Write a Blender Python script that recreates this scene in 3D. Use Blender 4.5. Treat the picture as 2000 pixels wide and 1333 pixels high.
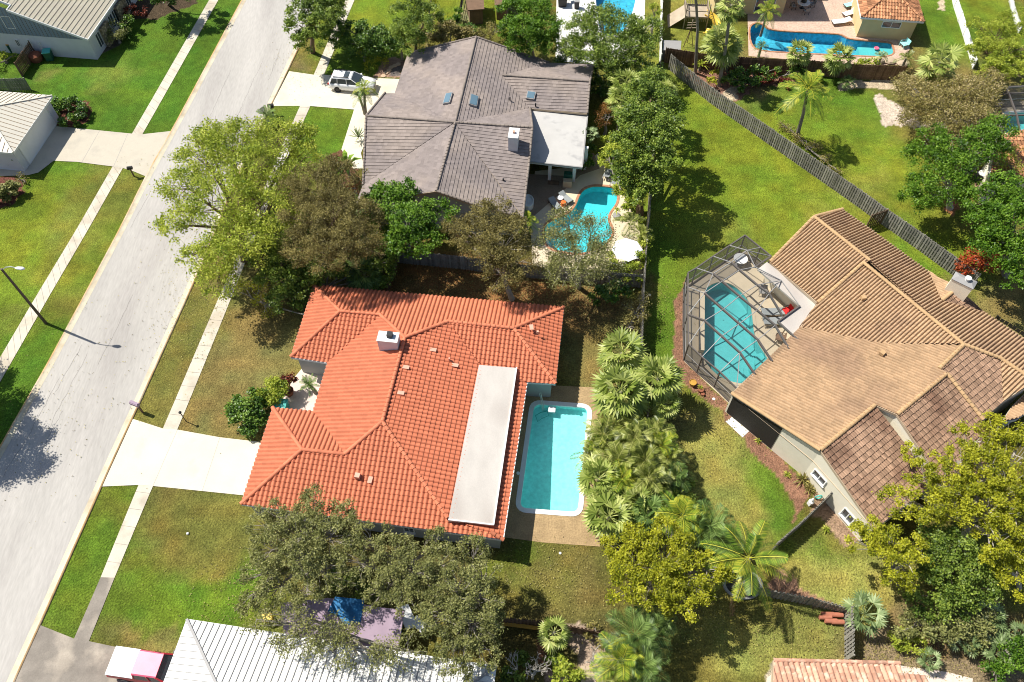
import bpy, bmesh, math, random
import numpy as np
from mathutils import Vector, Matrix
from mathutils.geometry import tessellate_polygon
D = bpy.data; R = math.radians
for o in list(D.objects): D.objects.remove(o)
scene = bpy.context.scene; COL = scene.collection
# ------------------------------------------------------------- camera, sky, sun, exposure
F = 1555.0; TH = R(34.6); H = 54.0
cd = D.cameras.new('camera'); cam = D.objects.new('camera', cd); COL.objects.link(cam)
cam.location = (0, 0, H); cam.rotation_euler = (TH, 0, 0)
cd.sensor_width = 36; cd.lens = 36*F/2000; cd.clip_end = 2000
scene.camera = cam
SUN_AZ, SUN_EL = 156.5, 54.0
world = D.worlds.new('World'); scene.world = world; world.use_nodes = True
wn = world.node_tree; wn.nodes.clear()
sky = wn.nodes.new('ShaderNodeTexSky'); sky.sky_type = 'NISHITA'; sky.sun_disc = False
sky.sun_elevation = R(SUN_EL); sky.sun_rotation = R(90-SUN_AZ)
bg = wn.nodes.new('ShaderNodeBackground'); bg.inputs[1].default_value = 0.085
wo = wn.nodes.new('ShaderNodeOutputWorld')
wn.links.new(sky.outputs[0], bg.inputs[0]); wn.links.new(bg.outputs[0], wo.inputs[0])
sl = D.lights.new('sun', 'SUN'); sl.energy = 5.0; sl.angle = R(0.5); sl.color = (1, .96, .88)
sun = D.objects.new('sun', sl); COL.objects.link(sun)
sdir = Vector((math.cos(R(SUN_AZ))*math.cos(R(SUN_EL)), math.sin(R(SUN_AZ))*math.cos(R(SUN_EL)), math.sin(R(SUN_EL))))
sun.rotation_euler = (-sdir).to_track_quat('-Z', 'Y').to_euler(); sun.location = sdir*100
scene.view_settings.view_transform = 'Standard'; scene.view_settings.look = 'None'
scene.view_settings.exposure = 0.45; scene.view_settings.gamma = 1
scene.cycles.transparent_max_bounces = 16; scene.cycles.max_bounces = 6; scene.cycles.filter_width = 1.0
rng = np.random.default_rng(7); random.seed(7)

# ------------------------------------------------------------- measuring: photo point + height -> world point
def G(x, y, z=0.0):
    u = x-1000.0; v = y-666.5
    dn = F*math.cos(TH)+v*math.sin(TH); fw = F*math.sin(TH)-v*math.cos(TH); t = (H-z)/dn
    return Vector((u*t, fw*t, z))
def SC(x, y, z=0.0): return (G(x+1, y, z)-G(x, y, z)).length
def VPL(x, y, p0, ang):
    """point of the vertical plane through p0 (heading ang degrees) seen at photo point x, y"""
    d = G(x, y, 0)-Vector((0, 0, H)); n = Vector((-math.sin(R(ang)), math.cos(R(ang)), 0))
    t = (Vector((p0[0], p0[1], 0))-Vector((0, 0, 0))).dot(n)/Vector((d.x, d.y, 0)).dot(n)
    return Vector((0, 0, H))+d*t
# ------------------------------------------------------------- materials
def lnk(nt, a, b): nt.links.new(a, b)
def pm(name, col, rough=.8, var=.15, scale=1.5, fine=.0, fscale=20, bump=0, bscale=20, attr=0, metal=0, spec=.3, col2=None, c2s=.4, c2lo=.5, c2hi=.65, stretch=None, coat=0):
    """procedural material: base colour, broad noise, fine grain, second colour in patches, per-face variation"""
    m = D.materials.new(name); m.use_nodes = True; nt = m.node_tree; nd = nt.nodes
    b = nd['Principled BSDF']; b.inputs['Roughness'].default_value = rough; b.inputs['Metallic'].default_value = metal
    b.inputs['Specular IOR Level'].default_value = spec
    if coat: b.inputs['Coat Weight'].default_value = coat; b.inputs['Coat Roughness'].default_value = .08
    geo = nd.new('ShaderNodeNewGeometry'); P = geo.outputs['Position']
    if stretch:
        mp = nd.new('ShaderNodeMapping'); mp.inputs['Scale'].default_value = stretch[0]; mp.inputs['Rotation'].default_value = (0, 0, R(stretch[1]))
        lnk(nt, P, mp.inputs[0]); P = mp.outputs[0]
    cur = nd.new('ShaderNodeRGB'); cur.outputs[0].default_value = (*col, 1); out = cur.outputs[0]
    def mix(f, a, bb, mode='MIX'):
        x = nd.new('ShaderNodeMix'); x.data_type = 'RGBA'; x.blend_type = mode
        for s, v in ((x.inputs[0], f), (x.inputs[6], a), (x.inputs[7], bb)):
            if hasattr(v, 'is_linked'): lnk(nt, v, s)
            else: s.default_value = v
        return x.outputs[2]
    def noise(sc, det=3):
        n = nd.new('ShaderNodeTexNoise'); n.inputs['Scale'].default_value = sc; n.inputs['Detail'].default_value = det
        lnk(nt, P, n.inputs['Vector']); return n.outputs['Fac']
    def mr(x, a, bb, c, d):
        r = nd.new('ShaderNodeMapRange'); lnk(nt, x, r.inputs[0])
        for i, v in enumerate((a, bb, c, d)): r.inputs[i+1].default_value = v
        return r.outputs[0]
    if col2: out = mix(mr(noise(c2s, 5), c2lo, c2hi, 0, 1), out, (*col2, 1))
    f = None
    for v, s in ((var, scale), (fine, fscale)):
        if v:
            x = mr(noise(s), .25, .75, 1-v, 1+v)
            if f is None: f = x
            else:
                mm = nd.new('ShaderNodeMath'); mm.operation = 'MULTIPLY'; lnk(nt, f, mm.inputs[0]); lnk(nt, x, mm.inputs[1]); f = mm.outputs[0]
    if attr:
        a = nd.new('ShaderNodeAttribute'); a.attribute_name = 'var'; x = mr(a.outputs['Fac'], 0, 1, 1-attr, 1+attr)
        if f is None: f = x
        else:
            mm = nd.new('ShaderNodeMath'); mm.operation = 'MULTIPLY'; lnk(nt, f, mm.inputs[0]); lnk(nt, x, mm.inputs[1]); f = mm.outputs[0]
    if f is not None:
        vm = nd.new('ShaderNodeVectorMath'); vm.operation = 'SCALE'; lnk(nt, out, vm.inputs[0]); lnk(nt, f, vm.inputs['Scale']); out = vm.outputs[0]
    lnk(nt, out, b.inputs['Base Color'])
    if bump:
        bn = nd.new('ShaderNodeBump'); bn.inputs['Strength'].default_value = bump; bn.inputs['Distance'].default_value = .03
        lnk(nt, noise(bscale, 4), bn.inputs['Height']); lnk(nt, bn.outputs[0], b.inputs['Normal'])
    return m
def leafmat(name, c0, c1, c2, trans=.35, rough=.5, spec=.25):
    m = D.materials.new(name); m.use_nodes = True; nt = m.node_tree; nd = nt.nodes; nd.clear()
    a = nd.new('ShaderNodeAttribute'); a.attribute_name = 'var'
    r = nd.new('ShaderNodeValToRGB'); e = r.color_ramp.elements
    e[0].color = (*c0, 1); e[0].position = .1; e[1].color = (*c2, 1); e[1].position = .95
    x = e.new(.5); x.color = (*c1, 1)
    lnk(nt, a.outputs['Fac'], r.inputs[0])
    b = nd.new('ShaderNodeBsdfPrincipled'); b.inputs['Roughness'].default_value = rough; b.inputs['Specular IOR Level'].default_value = spec
    t = nd.new('ShaderNodeBsdfTranslucent'); mx = nd.new('ShaderNodeMixShader'); mx.inputs[0].default_value = trans
    o = nd.new('ShaderNodeOutputMaterial')
    lnk(nt, r.outputs[0], b.inputs['Base Color']); lnk(nt, r.outputs[0], t.inputs['Color'])
    lnk(nt, b.outputs[0], mx.inputs[1]); lnk(nt, t.outputs[0], mx.inputs[2]); lnk(nt, mx.outputs[0], o.inputs[0])
    return m
def flat(name, col, rough=.5, metal=0, spec=.4, coat=0): return pm(name, col, rough, var=.04, metal=metal, spec=spec, coat=coat)
def glassy(name, tint, fac, rough=.03, bump=0, bscale=3):
    """see-through sheet: tinted transparency under a clear gloss"""
    m = D.materials.new(name); m.use_nodes = True; nt = m.node_tree; nd = nt.nodes; nd.clear()
    t = nd.new('ShaderNodeBsdfTransparent'); t.inputs[0].default_value = (*tint, 1)
    g = nd.new('ShaderNodeBsdfGlossy'); g.inputs['Roughness'].default_value = rough
    fr = nd.new('ShaderNodeFresnel'); fr.inputs[0].default_value = 1.33
    mx = nd.new('ShaderNodeMixShader'); o = nd.new('ShaderNodeOutputMaterial')
    lnk(nt, fr.outputs[0], mx.inputs[0]); lnk(nt, t.outputs[0], mx.inputs[1]); lnk(nt, g.outputs[0], mx.inputs[2])
    if bump:
        n = nd.new('ShaderNodeTexNoise'); n.inputs['Scale'].default_value = bscale; n.inputs['Detail'].default_value = 3
        geo = nd.new('ShaderNodeNewGeometry'); lnk(nt, geo.outputs['Position'], n.inputs['Vector'])
        bn = nd.new('ShaderNodeBump'); bn.inputs['Strength'].default_value = bump; bn.inputs['Distance'].default_value = .05
        lnk(nt, n.outputs['Fac'], bn.inputs['Height']); lnk(nt, bn.outputs[0], g.inputs['Normal']); lnk(nt, bn.outputs[0], fr.inputs['Normal'])
    last = mx.outputs[0]
    if fac:
        d = nd.new('ShaderNodeBsdfDiffuse'); d.inputs[0].default_value = (*tint, 1); m2 = nd.new('ShaderNodeMixShader'); m2.inputs[0].default_value = fac
        lnk(nt, last, m2.inputs[1]); lnk(nt, d.outputs[0], m2.inputs[2]); last = m2.outputs[0]
    lnk(nt, last, o.inputs[0]); return m
def screenmat(name, fac):
    m = D.materials.new(name); m.use_nodes = True; nt = m.node_tree; nd = nt.nodes; nd.clear()
    t = nd.new('ShaderNodeBsdfTransparent'); d = nd.new('ShaderNodeBsdfDiffuse'); d.inputs[0].default_value = (.09, .085, .08, 1)
    mx = nd.new('ShaderNodeMixShader'); mx.inputs[0].default_value = fac; o = nd.new('ShaderNodeOutputMaterial')
    lnk(nt, t.outputs[0], mx.inputs[1]); lnk(nt, d.outputs[0], mx.inputs[2]); lnk(nt, mx.outputs[0], o.inputs[0]); return m
# ------------------------------------------------------------- objects
def setp(o, label=None, cat=None, group=None, kind=None):
    if label: o['label'] = label
    if cat: o['category'] = cat
    if group: o['group'] = group
    if kind: o['kind'] = kind
    return o
def thing(name, loc, label, cat, group=None, rz=0):
    o = D.objects.new(name, None); o.empty_display_size = .3; COL.objects.link(o); o.location = loc; o.rotation_euler = (0, 0, rz)
    return setp(o, label, cat, group)
def root_of(o):
    while o.parent: o = o.parent
    return o
def link(name, me, mat, parent=None):
    o = D.objects.new(name, me); COL.objects.link(o)
    if mat: me.materials.append(mat)
    if parent: o.parent = parent
    return o
class MB:
    """collects shapes and links them as ONE mesh; v are world points, or local ones when loc=True"""
    def __init__(s): s.v = []; s.f = []; s.a = []
    def add(s, vs, fs, a=.5):
        n = len(s.v); s.v += [tuple(p) for p in vs]
        for f in fs: s.f.append([i+n for i in f]); s.a.append(a)
        return s
    def poly(s, pts, a=.5): return s.add(pts, [list(range(len(pts)))], a)
    def box(s, c, size, rz=0, ry=0, rx=0, a=.5, taper=1):
        x, y, z = [k/2 for k in size]; M = Matrix.Rotation(rz, 3, 'Z') @ Matrix.Rotation(ry, 3, 'Y') @ Matrix.Rotation(rx, 3, 'X'); c = Vector(c)
        vs = [c+M@Vector((i*x*(taper if k > 0 else 1), j*y*(taper if k > 0 else 1), k*z)) for k in (-1, 1) for i, j in ((-1, -1), (1, -1), (1, 1), (-1, 1))]
        return s.add(vs, [[3, 2, 1, 0], [4, 5, 6, 7], [0, 1, 5, 4], [1, 2, 6, 5], [2, 3, 7, 6], [3, 0, 4, 7]], a)
    def bar(s, p, q, w, h=None, a=.5):
        p, q = Vector(p), Vector(q); d = q-p; L = d.length
        if L < 1e-6: return s
        d /= L; up = Vector((0, 0, 1)) if abs(d.z) < .95 else Vector((1, 0, 0)); x = d.cross(up).normalized(); y = x.cross(d).normalized(); h = h or w
        vs = [e+x*(i*w/2)+y*(j*h/2) for e in (p, q) for i, j in ((-1, -1), (1, -1), (1, 1), (-1, 1))]
        return s.add(vs, [[3, 2, 1, 0], [4, 5, 6, 7], [0, 1, 5, 4], [1, 2, 6, 5], [2, 3, 7, 6], [3, 0, 4, 7]], a)
    def tube(s, pts, rad, n=8, cap=True, a=.5):
        pts = [Vector(p) for p in pts]; rs = rad if isinstance(rad, (list, tuple)) else [rad]*len(pts); vs = []; fs = []
        for i, p in enumerate(pts):
            d = (pts[min(i+1, len(pts)-1)]-pts[max(i-1, 0)]); d = d.normalized() if d.length > 1e-9 else Vector((0, 0, 1))
            up = Vector((0, 0, 1)) if abs(d.z) < .9 else Vector((1, 0, 0)); x = d.cross(up).normalized(); y = x.cross(d)
            for k in range(n):
                t = 2*math.pi*k/n; vs.append(p+(x*math.cos(t)+y*math.sin(t))*rs[i])
        for i in range(len(pts)-1):
            for k in range(n): a0 = i*n+k; b0 = i*n+(k+1) % n; fs.append([a0, b0, b0+n, a0+n])
        if cap: fs.append(list(range(n))[::-1]); fs.append([(len(pts)-1)*n+k for k in range(n)])
        return s.add(vs, fs, a)
    def lathe(s, c, prof, n=16, a=.5, sx=1, sy=1):
        c = Vector(c); vs = [c+Vector((r*sx*math.cos(2*math.pi*k/n), r*sy*math.sin(2*math.pi*k/n), z)) for r, z in prof for k in range(n)]; fs = []
        for i in range(len(prof)-1):
            for k in range(n): a0 = i*n+k; b0 = i*n+(k+1) % n; fs.append([a0, b0, b0+n, a0+n])
        fs.append(list(range(n))[::-1]); fs.append([(len(prof)-1)*n+k for k in range(n)])
        return s.add(vs, fs, a)
    def prism(s, pts, z0, z1, a=.5):
        """pts xy; z0, z1 numbers or per-point lists"""
        n = len(pts); A = z0 if hasattr(z0, '__len__') else [z0]*n; B = z1 if hasattr(z1, '__len__') else [z1]*n
        vs = [(p[0], p[1], A[i]) for i, p in enumerate(pts)]+[(p[0], p[1], B[i]) for i, p in enumerate(pts)]
        tri = tessellate_polygon([[Vector((p[0], p[1], 0)) for p in pts]])
        fs = [[i, (i+1) % n, (i+1) % n+n, i+n] for i in range(n)]+[[c+n for c in t] for t in tri]+[list(t)[::-1] for t in tri]
        return s.add(vs, fs, a)
    def loft(s, rings, closed=True, cap=True, a=.5):
        n = len(rings[0]); vs = [p for r in rings for p in r]; fs = []
        for i in range(len(rings)-1):
            for k in range(n if closed else n-1): a0 = i*n+k; b0 = i*n+(k+1) % n; fs.append([a0, b0, b0+n, a0+n])
        if cap: fs.append(list(range(n))[::-1]); fs.append([(len(rings)-1)*n+k for k in range(n)])
        return s.add(vs, fs, a)
    def build(s, name, mat, parent=None, loc=None, smooth=False, bevel=0, local=False):
        org = Vector(loc) if loc is not None else Vector((0, 0, 0)); inv = None
        if parent is not None and not local:
            r = root_of(parent); org = Vector(r.location); inv = Matrix.Rotation(-r.rotation_euler.z, 3, 'Z')
        vs = [Vector(p)-org for p in s.v] if not local else [Vector(p) for p in s.v]
        if inv is not None and not local: vs = [inv@p for p in vs]
        me = D.meshes.new(name); me.from_pydata([tuple(p) for p in vs], [], s.f)
        at = me.attributes.new('var', 'FLOAT', 'FACE'); at.data.foreach_set('value', s.a)
        if smooth: me.polygons.foreach_set('use_smooth', [True]*len(s.f))
        me.update(); o = link(name, me, mat, parent)
        if parent is None: o.location = org
        if bevel:
            bv = o.modifiers.new('bevel', 'BEVEL'); bv.width = bevel; bv.segments = 2; bv.limit_method = 'ANGLE'
        return o
def npmesh(name, V, Q, A, mat, parent=None, org=(0, 0, 0)):
    me = D.meshes.new(name); V = np.asarray(V, float)-np.array(org, float); Q = np.asarray(Q, np.int32); k = Q.shape[1]
    me.vertices.add(len(V)); me.vertices.foreach_set('co', V.astype(np.float32).ravel())
    me.loops.add(Q.size); me.loops.foreach_set('vertex_index', Q.ravel())
    me.polygons.add(len(Q)); me.polygons.foreach_set('loop_start', np.arange(0, Q.size, k, dtype=np.int32))
    at = me.attributes.new('var', 'FLOAT', 'FACE'); at.data.foreach_set('value', np.asarray(A, np.float32))
    me.update(calc_edges=True); return link(name, me, mat, parent)
def dup(root, loc, rz=0, label=None, scale=None, group=None):
    r = root.copy(); COL.objects.link(r); r.location = loc; r.rotation_euler = (0, 0, rz)
    if scale is not None: r.scale = scale if hasattr(scale, '__len__') else (scale,)*3
    if label: r['label'] = label
    if group: r['group'] = group
    for ch in list(root.children):
        c = ch.copy(); COL.objects.link(c); c.parent = r
        for g in ch.children: d = g.copy(); COL.objects.link(d); d.parent = c
    return r
def sheet(name, pts, z, mat, label, holes=(), kind='structure', cat=None, thick=0):
    """level polygon with holes; pts are world xy"""
    loops = [[Vector((p[0], p[1], 0)) for p in pts]]+[[Vector((p[0], p[1], 0)) for p in h] for h in holes]
    tri = tessellate_polygon(loops); vs = [(p.x, p.y, z) for l in loops for p in l]; b = MB()
    b.add(vs, [list(t) if (Vector(vs[t[1]])-Vector(vs[t[0]])).cross(Vector(vs[t[2]])-Vector(vs[t[0]])).z > 0 else list(t)[::-1] for t in tri])
    if thick:
        n = len(pts); b.add([(p[0], p[1], z) for p in pts]+[(p[0], p[1], z-thick) for p in pts], [[i, (i+1) % n, (i+1) % n+n, i+n] for i in range(n)])
    o = b.build(name, mat); setp(o, label, cat or name.replace('_', ' '), kind=kind); return o
def px(L, z=0): return [G(a, b, z) for a, b in L]
def offset(pts, d):
    """inset (d>0) of a polygon given as xy points"""
    n = len(pts); ar = sum(pts[i][0]*pts[(i+1) % n][1]-pts[(i+1) % n][0]*pts[i][1] for i in range(n)); sg = 1 if ar > 0 else -1; out = []
    for i in range(n):
        p0, p1, p2 = [Vector((q[0], q[1])) for q in (pts[i-1], pts[i], pts[(i+1) % n])]
        a = (p1-p0).normalized(); b = (p2-p1).normalized(); na = Vector((-a.y, a.x))*sg; nb = Vector((-b.y, b.x))*sg
        m = (na+nb); m = m.normalized() if m.length > 1e-5 else na; out.append(p1+m*(d/max(.35, m.dot(na))))
    return out
def smoothloop(pts, it=2):
    P = [Vector(p) for p in pts]
    for _ in range(it): P = [q for i in range(len(P)) for q in (P[i]*.75+P[(i+1) % len(P)]*.25, P[i]*.25+P[(i+1) % len(P)]*.75)]
    return P
def inside(X, Y, poly):
    c = np.zeros(X.shape, bool); n = len(poly)
    for i in range(n):
        x1, y1 = poly[i][0], poly[i][1]; x2, y2 = poly[(i+1) % n][0], poly[(i+1) % n][1]
        if y1 == y2: continue
        c ^= ((y1 > Y) != (y2 > Y)) & (X < (x2-x1)*(Y-y1)/(y2-y1)+x1)
    return c
# ------------------------------------------------------------- palette
M = {}
M['road'] = pm('asphalt_worn', (.42, .395, .36), .9, var=.1, scale=.35, fine=.1, fscale=7, bump=.3, bscale=30, col2=(.34, .315, .29), c2s=.3, c2lo=.48, c2hi=.72, stretch=((1, .16, 1), 27))
M['walk'] = pm('sidewalk_concrete', (.56, .51, .41), .9, var=.12, scale=.8, fine=.06, fscale=12, bump=.15, col2=(.46, .4, .31), c2s=.5)
M['walk_dirty'] = pm('dark_concrete', (.24, .21, .175), .9, var=.2, scale=.9, fine=.1, fscale=12, bump=.15, col2=(.36, .31, .25), c2s=.6)
M['drive'] = pm('driveway_concrete', (.66, .6, .47), .9, var=.07, scale=.5, fine=.04, fscale=12, bump=.1, col2=(.6, .5, .36), c2s=.35, c2lo=.55, c2hi=.75)
M['drive2'] = pm('driveway_concrete_cream', (.5, .45, .36), .9, var=.08, scale=.5, fine=.05, fscale=12, bump=.1, col2=(.42, .38, .31), c2s=.5)
M['kerb'] = pm('kerb_stained_edge', (.44, .28, .13), .9, var=.2, scale=1.2, fine=.15, fscale=10, col2=(.46, .38, .27), c2s=.35, c2lo=.45, c2hi=.65)
M['gutterstrip'] = pm('kerb_gutter_concrete', (.56, .5, .37), .9, var=.12, scale=.8, fine=.08, fscale=10, col2=(.46, .38, .26), c2s=.5)
M['deck_tan'] = pm('pebble_deck', (.36, .25, .13), .95, var=.18, scale=1.2, fine=.25, fscale=9, bump=.3)
M['deck_cream'] = pm('cream_deck', (.62, .52, .37), .9, var=.08, scale=.8, fine=.05, bump=.1)
M['deck_brown'] = pm('patio_pebble', (.27, .2, .14), .95, var=.15, scale=1, fine=.2, fscale=9)
M['paver'] = pm('pink_paver', (.52, .37, .28), .9, var=.12, scale=1, fine=.22, fscale=5, bump=.2)
M['paver_pale'] = pm('pale_paver', (.66, .54, .46), .9, var=.06, scale=1, fine=.1, fscale=5)
M['deck_beige'] = pm('beige_deck', (.5, .42, .3), .9, var=.06, fine=.05)
M['white_deck'] = pm('white_deck', (.7, .68, .62), .9, var=.06)
M['coping'] = pm('white_coping', (.78, .77, .74), .6, var=.05, fine=.05)
M['brick_coping'] = pm('brick_coping', (.42, .2, .11), .8, var=.15, fine=.3, fscale=4)
M['plaster'] = pm('pool_plaster', (.42, .8, .77), .7, var=.05, scale=.6, fine=.14, fscale=3.5)
M['plaster_f'] = pm('pool_plaster_aqua', (.1, .6, .64), .7, var=.06, scale=.6, fine=.12, fscale=3)
M['plaster_b'] = pm('pool_plaster_blue', (.08, .42, .58), .7, var=.06, scale=.6, fine=.35, fscale=3)
M['plaster_t'] = pm('pool_plaster_teal', (.16, .5, .5), .7, var=.04, scale=.6, fine=.05, fscale=3)
M['water'] = glassy('pool_water', (.72, .93, .94), 0, .02, .15, 2.5)
M['wall_grey'] = pm('grey_stucco', (.36, .37, .36), .9, var=.05, bump=.1, bscale=40)
M['wall_cream'] = pm('cream_stucco', (.8, .74, .6), .9, var=.04, fine=.03, bump=.1, bscale=40)
M['wall_white'] = pm('white_wall', (.6, .6, .62), .85, var=.05, bump=.08, bscale=30)
M['wall_yellow'] = pm('yellow_stucco', (.6, .47, .25), .9, var=.05)
M['wall_blue'] = pm('blue_siding', (.2, .25, .31), .8, var=.08)
M['stone'] = pm('stone_facing', (.22, .18, .12), .95, var=.4, scale=4, bump=.6, bscale=6, col2=(.4, .33, .22), c2s=4)
M['trim'] = pm('white_trim', (.72, .72, .7), .6, var=.04)
M['gutter'] = pm('grey_gutter', (.3, .29, .28), .5, var=.05)
M['trim_tan'] = pm('tan_trim', (.46, .36, .25), .7, var=.05)
M['glass'] = flat('window_glass', (.05, .065, .075), .08, spec=.8)
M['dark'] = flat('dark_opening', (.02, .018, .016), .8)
M['tile_red'] = pm('red_tile', (.54, .17, .088), .75, var=.07, scale=1.4, fine=.05, fscale=12, attr=.07, spec=.2)
M['cap_red'] = pm('red_ridge_tile', (.58, .19, .1), .75, var=.08, scale=1.4, attr=.12, spec=.2)
M['tile_grey'] = pm('grey_tile', (.238, .2, .185), .85, var=.08, scale=.35, fine=.08, fscale=10, attr=.12, spec=.2, col2=(.285, .235, .205), c2s=.25, c2lo=.45, c2hi=.6)
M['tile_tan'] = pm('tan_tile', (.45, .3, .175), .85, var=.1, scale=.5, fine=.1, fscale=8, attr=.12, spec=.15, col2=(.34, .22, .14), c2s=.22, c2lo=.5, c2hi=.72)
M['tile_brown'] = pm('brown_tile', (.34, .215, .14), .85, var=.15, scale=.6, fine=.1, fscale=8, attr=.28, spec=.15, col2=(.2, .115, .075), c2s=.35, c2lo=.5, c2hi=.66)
M['cap_tan'] = pm('tan_ridge_cap', (.48, .315, .165), .85, var=.08, attr=.06, spec=.15)
M['cap_grey'] = pm('grey_ridge_cap', (.24, .2, .17), .85, var=.08, attr=.15, spec=.15)
M['tile_mix'] = pm('mixed_terracotta_tile', (.46, .22, .11), .8, var=.15, scale=1, attr=.45, spec=.2)
M['tile_pink'] = pm('pink_terracotta_tile', (.5, .27, .18), .8, var=.15, scale=1, attr=.3, spec=.2, col2=(.62, .42, .3), c2s=2.5)
M['metal_white'] = pm('white_metal_roof', (.72, .71, .66), .45, var=.04, scale=.6)
M['metal_tan'] = pm('tan_metal_roof', (.4, .365, .28), .6, var=.05, scale=.6)
M['metal_cream'] = pm('cream_metal_roof', (.6, .56, .47), .5, var=.05, scale=.6)
M['flat_white'] = pm('white_flat_roof', (.52, .48, .43), .85, var=.08, scale=1.2, fine=.06, bump=.1, col2=(.3, .255, .225), c2s=.3, c2lo=.53, c2hi=.8, stretch=((1, .45, 1), 10))
M['flat_grey'] = pm('grey_flat_roof', (.47, .455, .43), .8, var=.05, scale=1.2, col2=(.36, .35, .34), c2s=.9, c2lo=.58, c2hi=.72)
M['wood_grey'] = pm('weathered_wood', (.25, .235, .2), .95, var=.2, scale=2, fine=.2, fscale=15, attr=.3)
M['wood_brown'] = pm('brown_wood', (.17, .105, .065), .95, var=.2, scale=2, fine=.2, fscale=15, attr=.3)
M['wood_play'] = pm('playset_wood', (.4, .33, .24), .9, var=.15, attr=.2)
M['vinyl'] = pm('white_vinyl', (.78, .77, .74), .5, var=.03)
M['bronze'] = flat('bronze_aluminium', (.115, .1, .09), .5)
M['screen'] = screenmat('insect_screen', .16); M['screen_wall'] = screenmat('insect_screen_dense', .6)
M['pole'] = pm('pole_bronze', (.1, .075, .055), .6, var=.1)
M['steel'] = flat('light_metal', (.55, .56, .57), .35, metal=.6)
M['white_p'] = flat('white_paint', (.8, .8, .78), .4)
M['car_white'] = flat('car_white_paint', (.82, .82, .82), .25, spec=.5, coat=.6)
M['car_red'] = flat('faded_red_paint', (.55, .035, .05), .3, spec=.5, coat=.4)
M['pink_sheen'] = pm('pink_sheen_paint', (.7, .13, .22), .4, var=.12, scale=2, spec=.5)  # red cab roof with its pale sheen mixed into the colour; also the pink float
M['tyre'] = flat('tyre_rubber', (.018, .018, .018), .85); M['rim'] = flat('wheel_rim', (.25, .25, .26), .35, metal=.7)
M['black'] = flat('black_plastic', (.02, .02, .022), .5); M['lamp_red'] = flat('red_lens', (.5, .02, .015), .2)
M['teal'] = flat('teal_plastic', (.06, .42, .36), .4); M['green_bin'] = flat('dark_green_plastic', (.02, .1, .065), .5)
M['orange'] = flat('orange_plastic', (.7, .16, .03), .5); M['red_p'] = flat('red_cushion', (.6, .02, .02), .8)
M['greycloth'] = pm('grey_cushion', (.28, .3, .3), .95, var=.1); M['yellow'] = flat('yellow_plastic', (.75, .5, .06), .35, coat=.3)
M['aqua'] = flat('aqua_plastic', (.35, .72, .68), .5); M['pot'] = pm('clay_pot', (.25, .09, .05), .85, var=.15)
M['pot_y'] = pm('yellow_pot', (.5, .28, .05), .8, var=.15); M['tarp'] = pm('blue_tarp', (.02, .16, .36), .6, var=.3, scale=2, bump=.4, bscale=3)
M['mauve'] = pm('mauve_roofing', (.33, .25, .31), .85, var=.12, scale=1.2); M['soil'] = pm('dark_soil', (.06, .035, .02), .95, var=.2)
M['clay'] = pm('terracotta_pipe', (.4, .15, .09), .8, var=.2, scale=3); M['whitecloth'] = flat('white_canvas', (.8, .8, .8), .9)
M['marker'] = flat('cable_grey', (.3, .3, .3), .6)
M['stonep'] = pm('stepping_stone', (.5, .36, .24), .9, var=.1); M['rubber'] = M['black']
BK = {k: pm('bark_'+k, c, .95, var=.2, scale=3, bump=.3, bscale=15) for k, c in dict(grey=(.27, .24, .2), dark=(.09, .07, .05), brown=(.16, .11, .07), pale=(.42, .38, .32), palm=(.24, .21, .17)).items()}
LM = dict(
 light=leafmat('leaf_light_green', (0.127, 0.196, 0.017), (0.368, 0.437, 0.046), (0.667, 0.690, 0.115), .4),
 olive=leafmat('leaf_olive', (0.072, 0.062, 0.017), (0.198, 0.168, 0.048), (0.384, 0.324, 0.102), .25),
 greyo=leafmat('leaf_grey_green', (0.084, 0.093, 0.024), (0.228, 0.241, 0.072), (0.432, 0.420, 0.156), .25),
 bright=leafmat('leaf_bright_green', (0.033, 0.088, 0.007), (0.110, 0.226, 0.015), (0.275, 0.429, 0.044), .35, .45, .3),
 dark=leafmat('leaf_dark_green', (0.023, 0.065, 0.008), (0.078, 0.163, 0.018), (0.260, 0.377, 0.052), .22, .4, .4),
 mid=leafmat('leaf_mid_green', (0.050, 0.094, 0.013), (0.150, 0.225, 0.027), (0.375, 0.463, 0.075), .3, .45, .35),
 yellow=leafmat('leaf_yellow_green', (.12, .15, .01), (.36, .37, .02), (.62, .6, .05), .35),
 boug=leafmat('leaf_bougainvillea', (0.115, 0.099, 0.029), (0.299, 0.261, 0.069), (0.598, 0.472, 0.253), .3),
 khaki=leafmat('leaf_khaki', (0.103, 0.081, 0.029), (0.276, 0.241, 0.069), (0.483, 0.414, 0.138), .3),
 red=leafmat('leaf_red', (.2, .03, .015), (.45, .11, .03), (.62, .03, .03), .3),
 maroon=leafmat('leaf_maroon', (.04, .012, .008), (.14, .03, .018), (.3, .08, .04), .2),
 rust=leafmat('leaf_rust', (.1, .05, .015), (.28, .13, .03), (.42, .22, .06), .3),
 fan=leafmat('palm_fan', (0.121, 0.176, 0.022), (0.319, 0.385, 0.077), (0.616, 0.638, 0.220), .3, .45, .35),
 areca=leafmat('palm_areca', (.06, .085, .012), (.23, .27, .045), (.6, .6, .2), .3, .4, .4),
 coco=leafmat('palm_coconut', (0.057, 0.127, 0.014), (0.196, 0.299, 0.029), (0.690, 0.632, 0.069), .3, .45, .35),
 dkpalm=leafmat('palm_dark', (0.036, 0.072, 0.018), (0.108, 0.180, 0.036), (0.288, 0.396, 0.108), .25, .45, .3),
 silver=leafmat('palm_silver', (.06, .1, .03), (.18, .25, .09), (.42, .5, .25), .25, .5),
 dead=leafmat('palm_dead', (.2, .1, .05), (.34, .18, .1), (.45, .26, .15), .2),
)
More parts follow.
